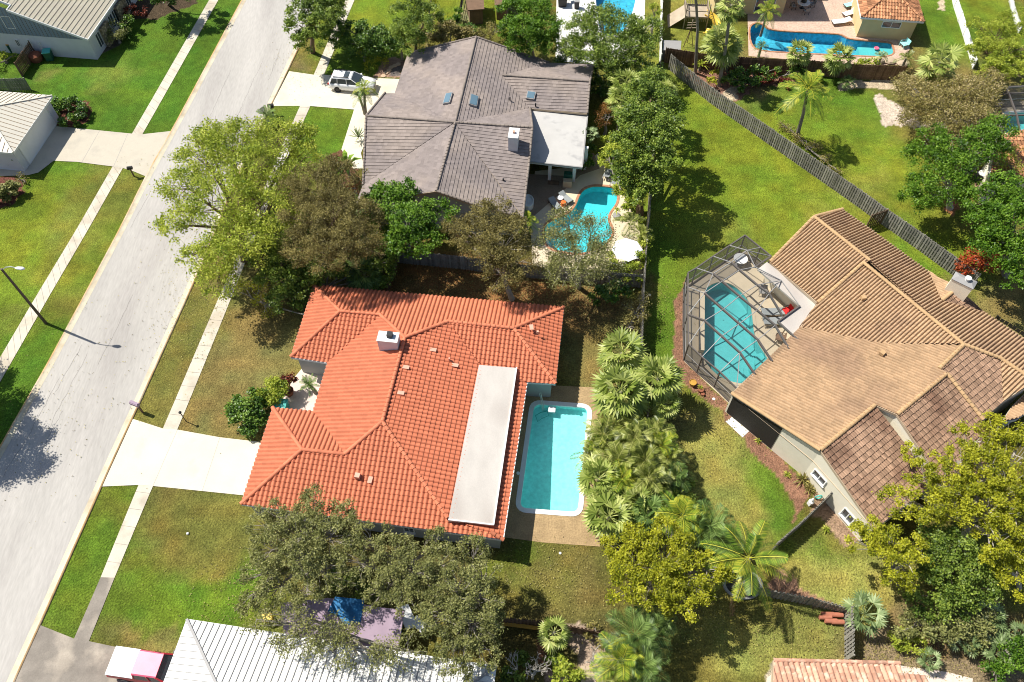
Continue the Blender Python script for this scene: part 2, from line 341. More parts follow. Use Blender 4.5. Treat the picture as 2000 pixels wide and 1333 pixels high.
# ------------------------------------------------------------- shared outlines
POOLS = dict(
 lap=[(1043, 789), (1149, 797), (1129, 1002), (1014.5, 993)],
 free=[(1040+a/4.265, 350+b/4.265) for a, b in [(490, 60), (570, 60), (660, 68), (705, 98), (708, 170), (690, 220), (640, 280), (625, 340), (655, 400), (668, 450), (640, 500), (590, 560), (500, 600), (400, 625), (200, 600), (120, 560), (95, 470), (105, 390), (150, 350), (230, 315), (310, 280), (360, 225), (385, 150), (420, 90)]],
 cage=[(1370, 590), (1373, 569), (1390, 554), (1412, 550), (1435, 558), (1451, 572), (1463, 588), (1469, 605), (1472, 635), (1474, 652), (1481, 670), (1491, 685), (1503, 705), (1506, 724), (1496, 740), (1475, 750), (1450, 751), (1432, 748), (1412, 741), (1393, 728), (1378, 710), (1371, 698), (1370, 640)],
 top=[(1463, 55), (1475, 45), (1490, 48), (1503, 60), (1560, 63.5), (1636, 67), (1648, 71), (1658, 78), (1736, 83), (1743, 87), (1747, 112), (1667, 109), (1560, 104), (1490, 100), (1468, 92)],
 mid=[(1172, 70), (1166, 30), (1160, -30), (1245, -30), (1240, 15), (1222, 60), (1200, 72)],
 right=[(1957, 222), (2100, 212), (2100, 268), (1960, 268)])
def roundrect(P, r=.55, n=5):
    out = []
    for i in range(len(P)):
        a, b, c = P[i-1], P[i], P[(i+1) % len(P)]; u = (a-b).normalized()*r; w = (c-b).normalized()*r
        for k in range(n+1): t = k/n; out.append((b+u)*(1-t)**2+b*2*t*(1-t)+(b+w)*t**2)
    return out
PW = {}
for k, p in POOLS.items():
    w = [Vector((q.x, q.y)) for q in px(p)]; PW[k] = roundrect(w) if k in ('lap', 'right') else smoothloop(w, 2)
# road edges (outer = grass side) and sidewalks
RL = [(500, -50), (472, 0), (334, 257), (284, 345), (235, 445), (163, 580), (92, 712), (0, 872), (-80, 1020)]
RR = [(654, -50), (630, 0), (588, 87), (530, 208), (460, 358), (387, 538), (318, 690), (260, 819), (227, 888), (200, 951), (140, 1085), (80, 1222), (28, 1333), (5, 1390)]
SWL = ([(438, -50), (409, 0), (258, 262), (220, 326), (152, 445), (63, 592), (0, 700), (-60, 800)], [(456, -50), (427, 0), (279, 262), (240, 329), (175, 445), (90, 590), (0, 748), (-60, 850)])
SWR = ([(700, -50), (675, 0), (638, 88), (613, 147), (586, 208), (525, 345), (461, 508), (427, 582), (319, 837), (270, 948), (197, 1128), (145, 1248)], [(717, -50), (692, 0), (657, 88), (633, 147), (606, 208), (545, 348), (481, 508), (449, 590), (347, 840), (299, 949), (224, 1129), (174, 1253)])
# ------------------------------------------------------------- ground: one sheet, painted with the lawns, beds and bare patches it has
def vnoise(X, Y, sc, seed):
    """smooth value noise"""
    r = np.random.default_rng(seed); T = r.random((256, 256)); x = X*sc+500; y = Y*sc+500; xi = np.floor(x).astype(int); yi = np.floor(y).astype(int)
    fx = x-xi; fy = y-yi; fx = fx*fx*(3-2*fx); fy = fy*fy*(3-2*fy); g = lambda a, b: T[a % 256, b % 256]
    return (g(xi, yi)*(1-fx)+g(xi+1, yi)*fx)*(1-fy)+(g(xi, yi+1)*(1-fx)+g(xi+1, yi+1)*fx)*fy
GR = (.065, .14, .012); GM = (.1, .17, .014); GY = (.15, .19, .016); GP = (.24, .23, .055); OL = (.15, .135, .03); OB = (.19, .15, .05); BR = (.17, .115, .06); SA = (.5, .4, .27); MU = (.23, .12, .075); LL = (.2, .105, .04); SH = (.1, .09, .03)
ELL = [ # x, y, rx, ry, colour, weight
 (150, 160, 330, 190, GR, 1), (400, 120, 90, 190, GR, 1), (210, 140, 70, 25, GP, .45), (85, 140, 35, 14, OB, .8), (270, 180, 60, 20, GM, .8), (210, 165, 40, 15, GP, .5),
 (60, 470, 260, 150, GY, 1), (130, 450, 50, 110, OB, .55), (60, 350, 120, 60, GM, .8), (-20, 650, 120, 110, GM, 1), (25, 620, 40, 35, OB, .5), (200, 420, 60, 100, OL, .9), (130, 600, 70, 50, OL, .8), (95, 660, 60, 70, GR, 1), (20, 800, 90, 120, GR, 1), (215, 345, 40, 40, OL, .6),
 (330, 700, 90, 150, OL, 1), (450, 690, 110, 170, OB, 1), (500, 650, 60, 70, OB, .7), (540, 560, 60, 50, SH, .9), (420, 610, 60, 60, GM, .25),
 (360, 1010, 170, 110, OL, 1), (390, 960, 110, 50, OB, .5), (370, 1160, 170, 70, GM, .9), (390, 1135, 90, 26, GR, .75), (330, 1235, 130, 30, OB, .55), (170, 1060, 90, 150, GM, .9), (230, 970, 50, 40, GM, .7), (200, 1010, 50, 50, OL, .5),
 (640, 270, 60, 60, GM, 1), (620, 230, 60, 30, GM, .8), (700, 120, 80, 40, GM, .9), (590, 110, 30, 40, OL, .8), (585, 125, 18, 22, BR, .9), (690, 20, 90, 60, GY, 1), (720, 10, 60, 30, GM, .7), (780, 20, 70, 40, GY, 1), (850, 10, 60, 40, GY, 1),
 (950, 30, 70, 40, GY, .8), (905, 25, 20, 30, SA, .6),
 (1450, 330, 230, 200, GY, 1.2), (1350, 260, 90, 130, GM, .7), (1470, 370, 70, 90, GM, .6), (1560, 300, 90, 90, GY, .6), (1320, 600, 60, 150, GM, 1.2), (1300, 640, 30, 60, GR, 1), (1420, 440, 80, 60, GP, .35), (1600, 420, 60, 40, GP, .5),
 (1780, 520, 110, 60, GM, .9), (1640, 230, 110, 60, GM, 1), (1600, 190, 100, 30, GR, .9), (1480, 190, 80, 30, GR, 1), (1720, 330, 110, 90, GY, .9), (1690, 360, 60, 40, GP, .5), (1850, 480, 80, 40, GY, .8), (1960, 600, 60, 60, OB, .9),
 (1340, 60, 70, 80, GP, .7), (1340, 60, 80, 60, GY, .8), (1840, 50, 60, 70, GM, 1.2), (1930, 30, 60, 60, GY, 1), (1960, 80, 60, 60, GM, .6),
 (1180, 640, 100, 100, OB, 1), (1100, 590, 180, 50, LL, 1.3), (950, 545, 200, 40, LL, 1.3), (1190, 660, 40, 60, OL, .6), (1130, 600, 60, 30, BR, .5),
 (1330, 790, 50, 60, OL, .8), (1420, 900, 90, 110, GP, .9), (1500, 930, 60, 90, GM, 1.1), (1450, 870, 40, 60, OL, .4), (1510, 1000, 40, 50, GR, .5), (1350, 830, 60, 40, BR, .4),
 (1650, 1140, 120, 90, GP, 1), (1640, 1100, 60, 40, GM, .4), (1560, 1080, 50, 40, GM, .5), (1500, 1230, 180, 60, GP, .9), (1400, 1190, 120, 50, OL, .7), (1900, 1120, 120, 60, GY, .5),
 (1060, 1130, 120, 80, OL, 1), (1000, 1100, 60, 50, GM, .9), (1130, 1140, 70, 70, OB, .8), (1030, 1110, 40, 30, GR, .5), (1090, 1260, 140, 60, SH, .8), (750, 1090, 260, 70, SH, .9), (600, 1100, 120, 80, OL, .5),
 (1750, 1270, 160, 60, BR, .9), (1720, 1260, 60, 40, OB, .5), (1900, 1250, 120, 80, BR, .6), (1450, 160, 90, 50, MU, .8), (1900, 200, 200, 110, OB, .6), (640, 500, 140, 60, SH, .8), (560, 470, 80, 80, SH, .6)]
BEDS = [ # crisp beds: outline, colour
 ([(1340, 545), (1325, 570), (1316, 600), (1315, 690), (1325, 725), (1345, 755), (1380, 785), (1410, 805), (1424, 830), (1450, 860), (1480, 900), (1520, 930), (1545, 965), (1552, 1000), (1540, 1030), (1590, 965), (1500, 870), (1425, 790), (1340, 710), (1342, 560)], MU),
 ([(1600, 960), (1580, 1010), (1600, 1010), (1640, 1060), (1660, 1075), (1700, 1040), (1690, 1020), (1610, 950)], (.3, .2, .13)),
 ([(1500, 1140), (1535, 1105), (1560, 1150), (1640, 1190), (1655, 1200), (1500, 1160)], (.28, .16, .1)),
 ([(90, 220), (95, 245), (140, 250), (172, 240), (183, 215), (175, 200), (150, 195), (100, 200)], (.13, .05, .035)),
 ([(0, 345), (30, 345), (50, 355), (45, 380), (20, 400), (-30, 430), (-30, 345)], (.14, .055, .04)),
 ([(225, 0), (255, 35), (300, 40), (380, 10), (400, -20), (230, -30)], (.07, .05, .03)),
 ([(183, 112), (235, 90), (240, 60), (225, 40), (198, 80)], (.1, .085, .06)),
 ([(728, 152), (745, 120), (770, 112), (795, 118), (785, 150)], (.3, .19, .13)),
 ([(758, 145), (770, 130), (790, 128), (783, 150)], (.14, .12, .11)),
 ([(1330, 150), (1380, 130), (1430, 140), (1560, 160), (1570, 170), (1480, 165), (1440, 200), (1400, 190), (1350, 160)], (.25, .13, .09)),
 ([(1410, 180), (1440, 168), (1440, 195), (1425, 200)], SA), ([(1640, 160), (1760, 155), (1755, 178), (1690, 172), (1640, 178)], SA),
 ([(1704, 190), (1716, 186), (1745, 200), (1800, 230), (1880, 240), (1850, 255), (1760, 245), (1726, 246)], (.55, .45, .36)),
 ([(1110, 1220), (1190, 1235), (1220, 1290), (1180, 1333), (1150, 1333), (1120, 1270)], (.36, .27, .2)),
 ([(1052, 1240), (1075, 1240), (1072, 1290), (1050, 1290)], (.2, .1, .06)), ([(1065, 1310), (1100, 1312), (1110, 1350), (1060, 1350)], (.3, .2, .15)),
 ([(1560, 1320), (1500, 1295), (1500, 1333)], (.4, .34, .25)), ([(1690, 1230), (1740, 1220), (1800, 1290), (2010, 1290), (2010, 1350), (1680, 1350)], (.22, .165, .095)),
 ([(640, 300), (700, 290), (700, 400), (660, 400)], (.14, .07, .04)), ([(1840, 385), (1870, 380), (1870, 420), (1845, 415)], (.3, .13, .06)),
 ([(1895, 345), (1935, 340), (1920, 380), (1890, 375)], (.3, .2, .13)), ([(540, -20), (560, -20), (620, 100), (600, 110)], OL),
 ([(1830, 20), (1845, -20), (1845, 20)], SA)]
def build_ground():
    xs = np.arange(-66, 66.01, .22); ys = np.arange(6, 92.01, .22)
    far = np.array([30., 90, 250, 700]); xs = np.r_[-66-far[::-1], xs, 66+far]; ys = np.r_[6-far[::-1], ys, 92+far]
    X, Y = np.meshgrid(xs, ys); nx, ny = len(xs), len(ys)
    C = np.ones((ny, nx, 3))*np.array(OL)*.8; Wt = np.ones((ny, nx))*.15; C *= .15
    jx = (vnoise(X, Y, .5, 1)-.5)*3+(vnoise(X, Y, 2.2, 2)-.5)*.9; jy = (vnoise(X, Y, .5, 3)-.5)*3+(vnoise(X, Y, 2.2, 4)-.5)*.9
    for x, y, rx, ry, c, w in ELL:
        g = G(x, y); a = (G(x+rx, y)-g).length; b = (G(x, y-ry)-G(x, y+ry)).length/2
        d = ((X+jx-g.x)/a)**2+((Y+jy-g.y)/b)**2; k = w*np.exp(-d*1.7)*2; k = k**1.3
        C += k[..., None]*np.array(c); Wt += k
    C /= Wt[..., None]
    n1 = vnoise(X, Y, .35, 11); n2 = vnoise(X, Y, 1.3, 12)
    C *= (1+(n1-.5)*.35+(n2-.5)*.3)[..., None]; C[..., 0] *= 1+(vnoise(X, Y, .8, 13)-.5)*.3
    jx = (vnoise(X, Y, 1.6, 5)-.5)*.5; jy = (vnoise(X, Y, 1.6, 6)-.5)*.5
    for poly, c in BEDS:
        m = inside(X+jx, Y+jy, px(poly)); C[m] = np.array(c)*(.8+.4*vnoise(X, Y, 3, 21)[m])[:, None]
    V = np.stack([X, Y, np.zeros_like(X)], -1).reshape(-1, 3)
    I = np.arange(nx*ny).reshape(ny, nx); Q = np.stack([I[:-1, :-1], I[:-1, 1:], I[1:, 1:], I[1:, :-1]], -1)
    hole = np.zeros((ny, nx), bool)
    for k, p in PW.items(): hole |= inside(X, Y, offset(p, -.12))
    cut = hole[:-1, :-1] | hole[:-1, 1:] | hole[1:, 1:] | hole[1:, :-1]
    Q = Q[~cut]; o = npmesh('ground', V, Q, np.full(len(Q), .5), None); me = o.data
    ca = me.attributes.new('tint', 'FLOAT_COLOR', 'POINT'); ca.data.foreach_set('color', np.c_[C.reshape(-1, 3), np.ones(nx*ny)].astype(np.float32).ravel())
    m = D.materials.new('grass_and_soil'); m.use_nodes = True; nt = m.node_tree; nd = nt.nodes; b = nd['Principled BSDF']
    b.inputs['Roughness'].default_value = .95; b.inputs['Specular IOR Level'].default_value = .1
    a = nd.new('ShaderNodeAttribute'); a.attribute_name = 'tint'; geo = nd.new('ShaderNodeNewGeometry'); f = None
    for sc, lo, hi, det in ((2.6, .72, 1.28, 6), (8, .45, 1.55, 5), (.9, .88, 1.12, 2), (22, .7, 1.3, 2)):
        n = nd.new('ShaderNodeTexNoise'); n.inputs['Scale'].default_value = sc; n.inputs['Detail'].default_value = det; n.inputs['Roughness'].default_value = .7
        lnk(nt, geo.outputs['Position'], n.inputs['Vector']); r = nd.new('ShaderNodeMapRange'); lnk(nt, n.outputs['Fac'], r.inputs[0])
        for i, v in enumerate((.3, .7, lo, hi)): r.inputs[i+1].default_value = v
        if f is None: f = r.outputs[0]
        else: q = nd.new('ShaderNodeMath'); q.operation = 'MULTIPLY'; lnk(nt, f, q.inputs[0]); lnk(nt, r.outputs[0], q.inputs[1]); f = q.outputs[0]
    vm = nd.new('ShaderNodeVectorMath'); vm.operation = 'SCALE'; lnk(nt, a.outputs['Color'], vm.inputs[0]); lnk(nt, f, vm.inputs['Scale']); lnk(nt, vm.outputs[0], b.inputs['Base Color'])
    n = nd.new('ShaderNodeTexNoise'); n.inputs['Scale'].default_value = 7; n.inputs['Detail'].default_value = 4; lnk(nt, geo.outputs['Position'], n.inputs['Vector'])
    bn = nd.new('ShaderNodeBump'); bn.inputs['Strength'].default_value = 1; bn.inputs['Distance'].default_value = .12; lnk(nt, n.outputs['Fac'], bn.inputs['Height']); lnk(nt, bn.outputs[0], b.inputs['Normal'])
    me.materials.append(m); setp(o, 'green and dry brown lawns and planting beds around the houses', 'ground', kind='structure')
build_ground()
# ------------------------------------------------------------- road, kerbs, pavements, drives
def resamp(L, n=60):
    P = [G(*p) for p in L]; d = [0]
    for i in range(1, len(P)): d.append(d[-1]+(P[i]-P[i-1]).length)
    out = []
    for k in range(n+1):
        t = d[-1]*k/n; i = max(j for j in range(len(d)) if d[j] <= t+1e-9); i = min(i, len(P)-2); out.append(P[i].lerp(P[i+1], (t-d[i])/(d[i+1]-d[i])))
    for _ in range(6): out = [out[0]]+[(out[i-1]+out[i]*2+out[i+1])/4 for i in range(1, n)]+[out[-1]]
    return out
def strip(name, L, Rr, zs, mat, label, cat=None, n=60, kind='structure'):
    a, b = resamp(L, n), resamp(Rr, n); m = MB(); vs = []
    for p, q in zip(a, b): vs += [(p.x, p.y, zs[0]), (q.x, q.y, zs[1])]
    m.add(vs, [[2*i, 2*i+1, 2*i+3, 2*i+2] for i in range(n)]); o = m.build(name, mat); return setp(o, label, cat or name, kind=kind)
strip('road', RL, RR, (.006, .006), M['road'], 'pale worn asphalt street running diagonally down the left side', 'road')
def kerb(L, side, label):
    P = resamp(L, 80); m = MB(); vs = []
    for i, p in enumerate(P):
        d = (P[min(i+1, 80)]-P[max(i-1, 0)]).normalized(); nrm = Vector((d.y, -d.x, 0))*side
        for o, z in ((-.02, -.02), (0, .07), (.13, .07), (.2, .045), (.34, .02), (.55, .014)): vs.append((*(p+nrm*o).xy, z))
    for nm, mt, k0, k1 in (('kerb', 'kerb', 0, 2), ('kerb_gutter', 'gutterstrip', 2, 5)):
        m = MB(); m.add(vs, [[6*i+k, 6*i+k+1, 6*i+k+7, 6*i+k+6] for i in range(80) for k in range(k0, k1)]); setp(m.build(nm, M[mt], smooth=True), label+(' (outer lip)' if k0 == 0 else ' (gutter)'), 'kerb', kind='structure')
kerb(RL, -1, 'stained concrete kerb along the left edge of the street'); kerb(RR, 1, 'stained concrete kerb along the right edge of the street')
strip('sidewalk', SWL[0], SWL[1], (.03, .03), M['walk'], 'concrete pavement left of the street', 'pavement')
strip('sidewalk', SWR[0][:-1], SWR[1][:-1], (.03, .03), M['walk'], 'concrete pavement right of the street', 'pavement')
strip('sidewalk', SWR[0][-2:], SWR[1][-2:], (.032, .032), M['walk_dirty'], 'dirty grey end of the pavement near the red pickup', 'pavement', n=6)
sheet('driveway', px([(88, 246), (137, 250), (258, 262), (279, 263), (334, 257), (309, 300), (284, 345), (262, 336), (240, 329), (220, 326), (150, 317), (105, 315), (92, 325), (75, 338), (55, 343), (0, 345), (-60, 345), (-60, 300)]), .04, M['drive2'], 'cream concrete driveway crossing to the white garage on the left')
sheet('driveway', px([(260, 819), (319, 838), (347, 840), (430, 855), (560, 870), (540, 990), (474, 968), (299, 950), (270, 948), (200, 951)]), .04, M['drive'], 'bright concrete driveway leading to the red tiled house')
sheet('driveway', px([(565, 140), (613, 147), (633, 147), (700, 152), (820, 157), (815, 225), (725, 230), (693, 215), (606, 208), (586, 208), (530, 208)]), .04, M['drive'], 'bright concrete driveway under the white estate car')
sheet('path', px([(692, 214), (735, 228), (705, 300), (712, 330), (690, 330), (667, 293)]), .044, M['drive'], 'concrete front path beside the grey roofed house')
sheet('driveway', px([(80, 1222), (145, 1248), (174, 1253), (230, 1265), (430, 1290), (400, 1420), (-10, 1420), (28, 1333)]), .042, M['walk_dirty'], 'stained grey concrete driveway under the red pickup')
# expansion joints in drives and pavement
def joints(segs, label):
    m = MB()
    for p, q in segs: a, b = G(*p), G(*q); m.bar((a.x, a.y, .043), (b.x, b.y, .043), .025, .006)
    setp(m.build('pavement_joints', M['gutter']), label, 'joint lines', kind='structure')
joints([((319, 838), (299, 950)), ((347, 840), (299, 950)), ((430, 855), (395, 960))][1:], 'expansion joints in the bright driveway of the red house')
joints([((195, 256), (160, 318)), ((250, 262), (222, 326))], 'expansion joints in the cream driveway on the left')
def walkjoints(S, label):
    a, b = resamp(S[0], 60), resamp(S[1], 60); m = MB()
    for i in range(2, 60, 1): m.bar((a[i].x, a[i].y, .031), (b[i].x, b[i].y, .031), .03, .008)
    setp(m.build('pavement_joints', M['walk_dirty']), label, 'joint lines', kind='structure')
walkjoints(SWL, 'joints across the pavement left of the street'); walkjoints(SWR, 'joints across the pavement right of the street')

# cracks and tar lines in the street, stains
cr = MB(); rr_ = random.Random(5)
A_, B_ = resamp(RL, 60), resamp(RR, 60)
for k in range(16):
    i = rr_.randrange(6, 54); t = rr_.uniform(.12, .88); p = A_[i].lerp(B_[i], t); along = rr_.random() < .55; L_ = rr_.uniform(3, 9) if along else rr_.uniform(1.5, 4); d = (A_[i+1]-A_[i]).normalized() if along else (B_[i]-A_[i]).normalized(); q0 = p; n_ = Vector((-d.y, d.x, 0))
    for j in range(int(L_/.35)):
        q1 = q0+d*.35+n_*rr_.uniform(-.07, .07); cr.bar((q0.x, q0.y, .009), (q1.x, q1.y, .009), rr_.uniform(.015, .035), .004); q0 = q1
M['crack'] = flat('asphalt_crack', (.24, .225, .205), .9)
setp(cr.build('road_cracks', M['crack']), 'fine dark cracks running along and across the street surface', 'cracks', kind='stuff')
# ------------------------------------------------------------- pools and pool decks
def deck(name, pts, mat, label, pool=None, z=.012, world=False):
    w = pts if world else [q.xy for q in px(pts)]
    return sheet(name, w, z, mat, label, holes=[offset(PW[pool], -.02)] if pool else (), cat='pool deck' if pool else 'patio')
deck('pool_deck', [(1022, 700), (1050, 752), (1178, 758), (1172, 800), (1180, 900), (1172, 1068), (1060, 1060), (985, 1050), (975, 1030), (1005, 800)], M['deck_tan'], 'tan pebble deck around the rectangular pool behind the red tiled house', 'lap')
deck('pool_deck', [(1045, 335), (1130, 325), (1168, 300), (1185, 335), (1210, 360), (1225, 400), (1245, 430), (1262, 520), (1250, 545), (1180, 545), (1120, 540), (1040, 520), (1035, 420)], M['deck_cream'], 'cream deck around the freeform pool behind the grey roofed house', 'free')
deck('patio', [(1022, 340), (1120, 345), (1150, 300), (1160, 300), (1171, 330), (1133, 343), (1095, 378), (1040, 425), (1015, 440)], M['deck_brown'], 'brown pebble patio beside the grey roofed house', z=.02)
deck('pool_deck', [(1335, 560), (1455, 490), (1520, 540), (1600, 640), (1600, 700), (1480, 800), (1427, 792), (1336, 707)], M['deck_beige'], 'beige deck inside the screened pool enclosure', 'cage')
deck('pool_deck', [(1460, 30), (1480, -60), (1660, -60), (1700, 60), (1770, 66), (1777, 95), (1765, 128), (1660, 126), (1560, 118), (1462, 110)], M['paver'], 'pink paver deck around the long pool at the top right', 'top')
deck('pool_deck', [(1088, -60), (1262, -60), (1258, 60), (1230, 130), (1085, 120)], M['white_deck'], 'white deck around the small pool at the top centre', 'mid')
deck('pool_deck', [(1925, 215), (1945, 200), (2200, 190), (2200, 290), (1940, 290)], M['deck_beige'], 'pale deck of the screened pool at the right edge', 'right')
deck('patio', [(600, 708), (640, 706), (645, 800), (612, 806), (548, 800), (556, 770), (575, 738)], M['paver_pale'], 'pale paver entrance court in front of the red tiled house', z=.02)
deck('patio', [(1417, 824), (1437, 810), (1468, 838), (1450, 855)], M['white_deck'], 'small white paver pad beside the screened porch', z=.03)
def pool(key, label, plaster, cop=None, cw=.3, depth=1.2, rise=.05, wz=-.1, shallow=None):
    P = PW[key]; c = sum(P, Vector((0, 0)))/len(P); r = thing('swimming_pool', (c.x, c.y, 0), label, 'swimming pool')
    n = len(P); b = MB(); y0, y1 = min(p.y for p in P), max(p.y for p in P); fz = lambda p: -depth if shallow is None else -depth+(depth-shallow)*(p.y-y0)/(y1-y0)
    vs = [(p.x, p.y, .01) for p in P]+[(p.x, p.y, fz(p)) for p in P]; b.add(vs, [[i, (i+1) % n, (i+1) % n+n, i+n] for i in range(n)])
    tri = tessellate_polygon([[Vector((p.x, p.y, 0)) for p in P]]); b.add([(p.x, p.y, fz(p)) for p in P], [list(t) for t in tri]); b.build('basin', plaster, r)
    w = MB(); Q = offset(P, .004)
    w.add([(p.x, p.y, wz) for p in Q], [list(t) if (Q[t[1]]-Q[t[0]]).cross(Q[t[2]]-Q[t[0]]) > 0 else list(t)[::-1] for t in tri]); w.build('water', M['water'], r)
    if cop:
        I = offset(P, .03); O = offset(P, -cw); m = MB()
        m.add([(p.x, p.y, rise) for p in I]+[(p.x, p.y, rise) for p in O]+[(p.x, p.y, .0) for p in O]+[(p.x, p.y, -.08) for p in I], [[i, (i+1) % n, (i+1) % n+n, i+n] for i in range(n)]+[[i+n, (i+1) % n+n, (i+1) % n+2*n, i+2*n] for i in range(n)]+[[i, (i+1) % n, (i+1) % n+3*n, i+3*n] for i in range(n)])
        m.build('coping', cop, r)
    return r
lap = pool('lap', 'long rectangular turquoise pool with white coping behind the red tiled house', M['plaster'], M['coping'], .33, depth=1.5, shallow=.45)
free = pool('free', 'freeform pool with brick coping behind the grey roofed house', M['plaster_f'], M['brick_coping'], .2, depth=1.1, shallow=.8)
cg = pool('cage', 'rounded pool inside the screened enclosure', M['plaster_t'], M['deck_beige'], .2)
pool('top', 'long blue pool with angled edge on the pink paver deck', M['plaster_b'], M['brick_coping'], .15)
pool('mid', 'small blue pool half hidden by trees at the top centre', M['plaster_b'], M['coping'], .25)
pool('right', 'teal pool under the screen cage at the right edge', M['plaster_t'], M['coping'], .2)
# things in the rectangular pool: steps, skimmer box, hose
m = MB(); g = G(1078, 801); m.box((g.x, g.y, .02), (.55, .5, .22), R(-7)); setp(m.build('pool_skimmer_box', M['white_p'], loc=(g.x, g.y, 0), bevel=.03), 'white float box at the top end of the rectangular pool', 'pool float')
m = MB(); pts = [G(1061, 800)+Vector((0, 0, .0))]
hp = [(1060, 803), (1068, 803), (1072, 812), (1058, 818), (1050, 824), (1046, 812), (1056, 806), (1066, 804)]
m.tube([G(a, b, -.07) for a, b in hp], .03, 6); q = G(1060, 803); setp(m.build('pool_hose', M['teal'], loc=(q.x, q.y, 0)), 'curled teal pool hose floating at the top of the rectangular pool', 'hose')
m = MB(); m.tube([G(1053, 768, 1.3), G(1056, 778, .9), G(1060, 802, .05)], .03, 6); m.tube([G(1056, 768, 1.3), G(1059, 780, .8), G(1063, 800, .05)], .03, 6)
q = G(1058, 790); setp(m.build('pool_handrail', M['steel'], loc=(q.x, q.y, 0)), 'thin metal handrail leaning over the top left corner of the rectangular pool', 'handrail')
m = MB(); g = G(1424, 640); a = G(1376, 575); b = G(1375, 690); m.bar((a.x-.28, a.y, .2), (b.x-.28, b.y, .2), .45, .5); m.build('raised_ledge', M['deck_beige'], cg)
m = MB()
for k in range(3): q = G(1496-k*2, 712-k*6); m.lathe((q.x+.5, q.y-.3, 0), [(2.1-.45*k, -1.3), (2.1-.45*k, -1.0+.28*k), (.01, -1.0+.28*k)], 20)
m.build('steps', M['plaster_t'], cg)
m = MB(); q = G(1718, 100); m.box((q.x, q.y, -.75), (4.4, 1.6, 1.1), R(-5)); m.build('steps', M['plaster_t'], [o for o in D.objects if o.get('label', '').startswith('long blue pool')][0])
# ------------------------------------------------------------- roofs
def clipax(P, ax, v, sgn):
    out = []; n = len(P)
    for i in range(n):
        a = P[i]; b = P[(i+1) % n]; da = (a[ax]-v)*sgn; db = (b[ax]-v)*sgn
        if da >= 0: out.append(a)
        if (da > 0 and db < 0) or (da < 0 and db > 0): t = da/(da-db); out.append((a[0]+(b[0]-a[0])*t, a[1]+(b[1]-a[1])*t))
    return out
def barrel(t, amp): # t in 0..1 across one tile
    return amp*(max(0, math.sin(math.pi*min(t/.7, 1))))**.75-(.35*amp if t > .75 else 0)
STY = dict(
 red=dict(w=.335, c=.36, lip=.05, amp=.075, seg=6), tan=dict(w=.26, c=.37, lip=.025, amp=.12, seg=5), brown=dict(w=.2, c=.40, lip=.06, amp=.035, seg=4), grey=dict(w=.31, c=.345, lip=.042, amp=0, seg=1),
 mix=dict(w=.32, c=.42, lip=.05, amp=.07, seg=5), lap=dict(w=3.0, c=.46, lip=.05, amp=0, seg=1))
def plane_of(pts, down=None):
    A = np.array([tuple(p) for p in pts]); Mx = np.c_[A[:, :2]-A[:, :2].mean(0), np.ones(len(A))]; c, *_ = np.linalg.lstsq(Mx, A[:, 2], rcond=None)
    g = Vector((c[0], c[1])); cen = Vector((A[:, 0].mean(), A[:, 1].mean(), c[2]))
    gd = g.normalized() if down is None else -Vector((math.cos(R(down)), math.sin(R(down)))); s = g.dot(gd)
    U = Vector((-gd.y, gd.x, 0)); U.z = g.dot(U.xy); U.normalize(); V = Vector((gd.x, gd.y, s)).normalized(); N = U.cross(V)
    if N.z < 0: U = -U; N = -N
    return cen, U, V, N
def tiles(mb, pts, style, down=None, z0=.0, ph=0.0):
    """fill one roof plane with tile courses as real relief"""
    s = STY[style]; pts = [Vector(p) for p in pts]; cen, U, V, N = plane_of(pts, down)
    P = [((p-cen).dot(U), (p-cen).dot(V)) for p in pts]; vmin = min(p[1] for p in P); c, w, seg = s['c'], s['w'], s['seg']; du = w/seg
    nk = int((max(p[1] for p in P)-vmin)/c)+1; rnd = random.Random(int(abs(cen.x*100))+3)
    T = lambda u, v, h: cen+U*u+V*v+N*h
    base = [T(a, b, z0-.03) for a, b in P]; mb.add(base, [list(t) for t in tessellate_polygon([[Vector((a, b, 0)) for a, b in P]])], .5)
    for k in range(nk):
        v0 = vmin+k*c; v1 = v0+c; S = clipax(clipax(P, 1, v0, 1), 1, v1, -1)
        if len(S) < 3: continue
        u0, u1 = min(p[0] for p in S), max(p[0] for p in S); shift = (k % 2)*.5*w if style == 'grey' else 0
        j0 = math.floor((u0-shift)/du); j1 = math.ceil((u1-shift)/du); tv = {}
        for j in range(j0, j1):
            a = j*du+shift; b = a+du; Q = clipax(clipax(S, 0, a, 1), 0, b, -1)
            if len(Q) < 3: continue
            ti = j//seg; var = tv.setdefault(ti, rnd.random()); q = (j % seg)/seg; ha = barrel(q, s['amp']) if s['amp'] else 0; hb = barrel(q+1/seg, s['amp']) if s['amp'] else 0
            tj = (var-.5)*.012 if style in ('grey', 'brown', 'mix') else 0
            def hh(u, v): t = (u-a)/du; return z0+ha+(hb-ha)*t+s['lip']*(1-(v-v0)/c)+tj
            mb.add([T(u, v, hh(u, v)) for u, v in Q], [list(range(len(Q)))], var)
            lo = [p for p in Q if abs(p[1]-v0) < 1e-6]
            if len(lo) >= 2:
                x0, x1 = min(p[0] for p in lo), max(p[0] for p in lo)
                if x1-x0 > .01: mb.add([T(x0, v0, hh(x0, v0)-s['lip']-.035), T(x1, v0, hh(x1, v0)-s['lip']-.035), T(x1, v0, hh(x1, v0)), T(x0, v0, hh(x0, v0))], [[0, 1, 2, 3]], var)
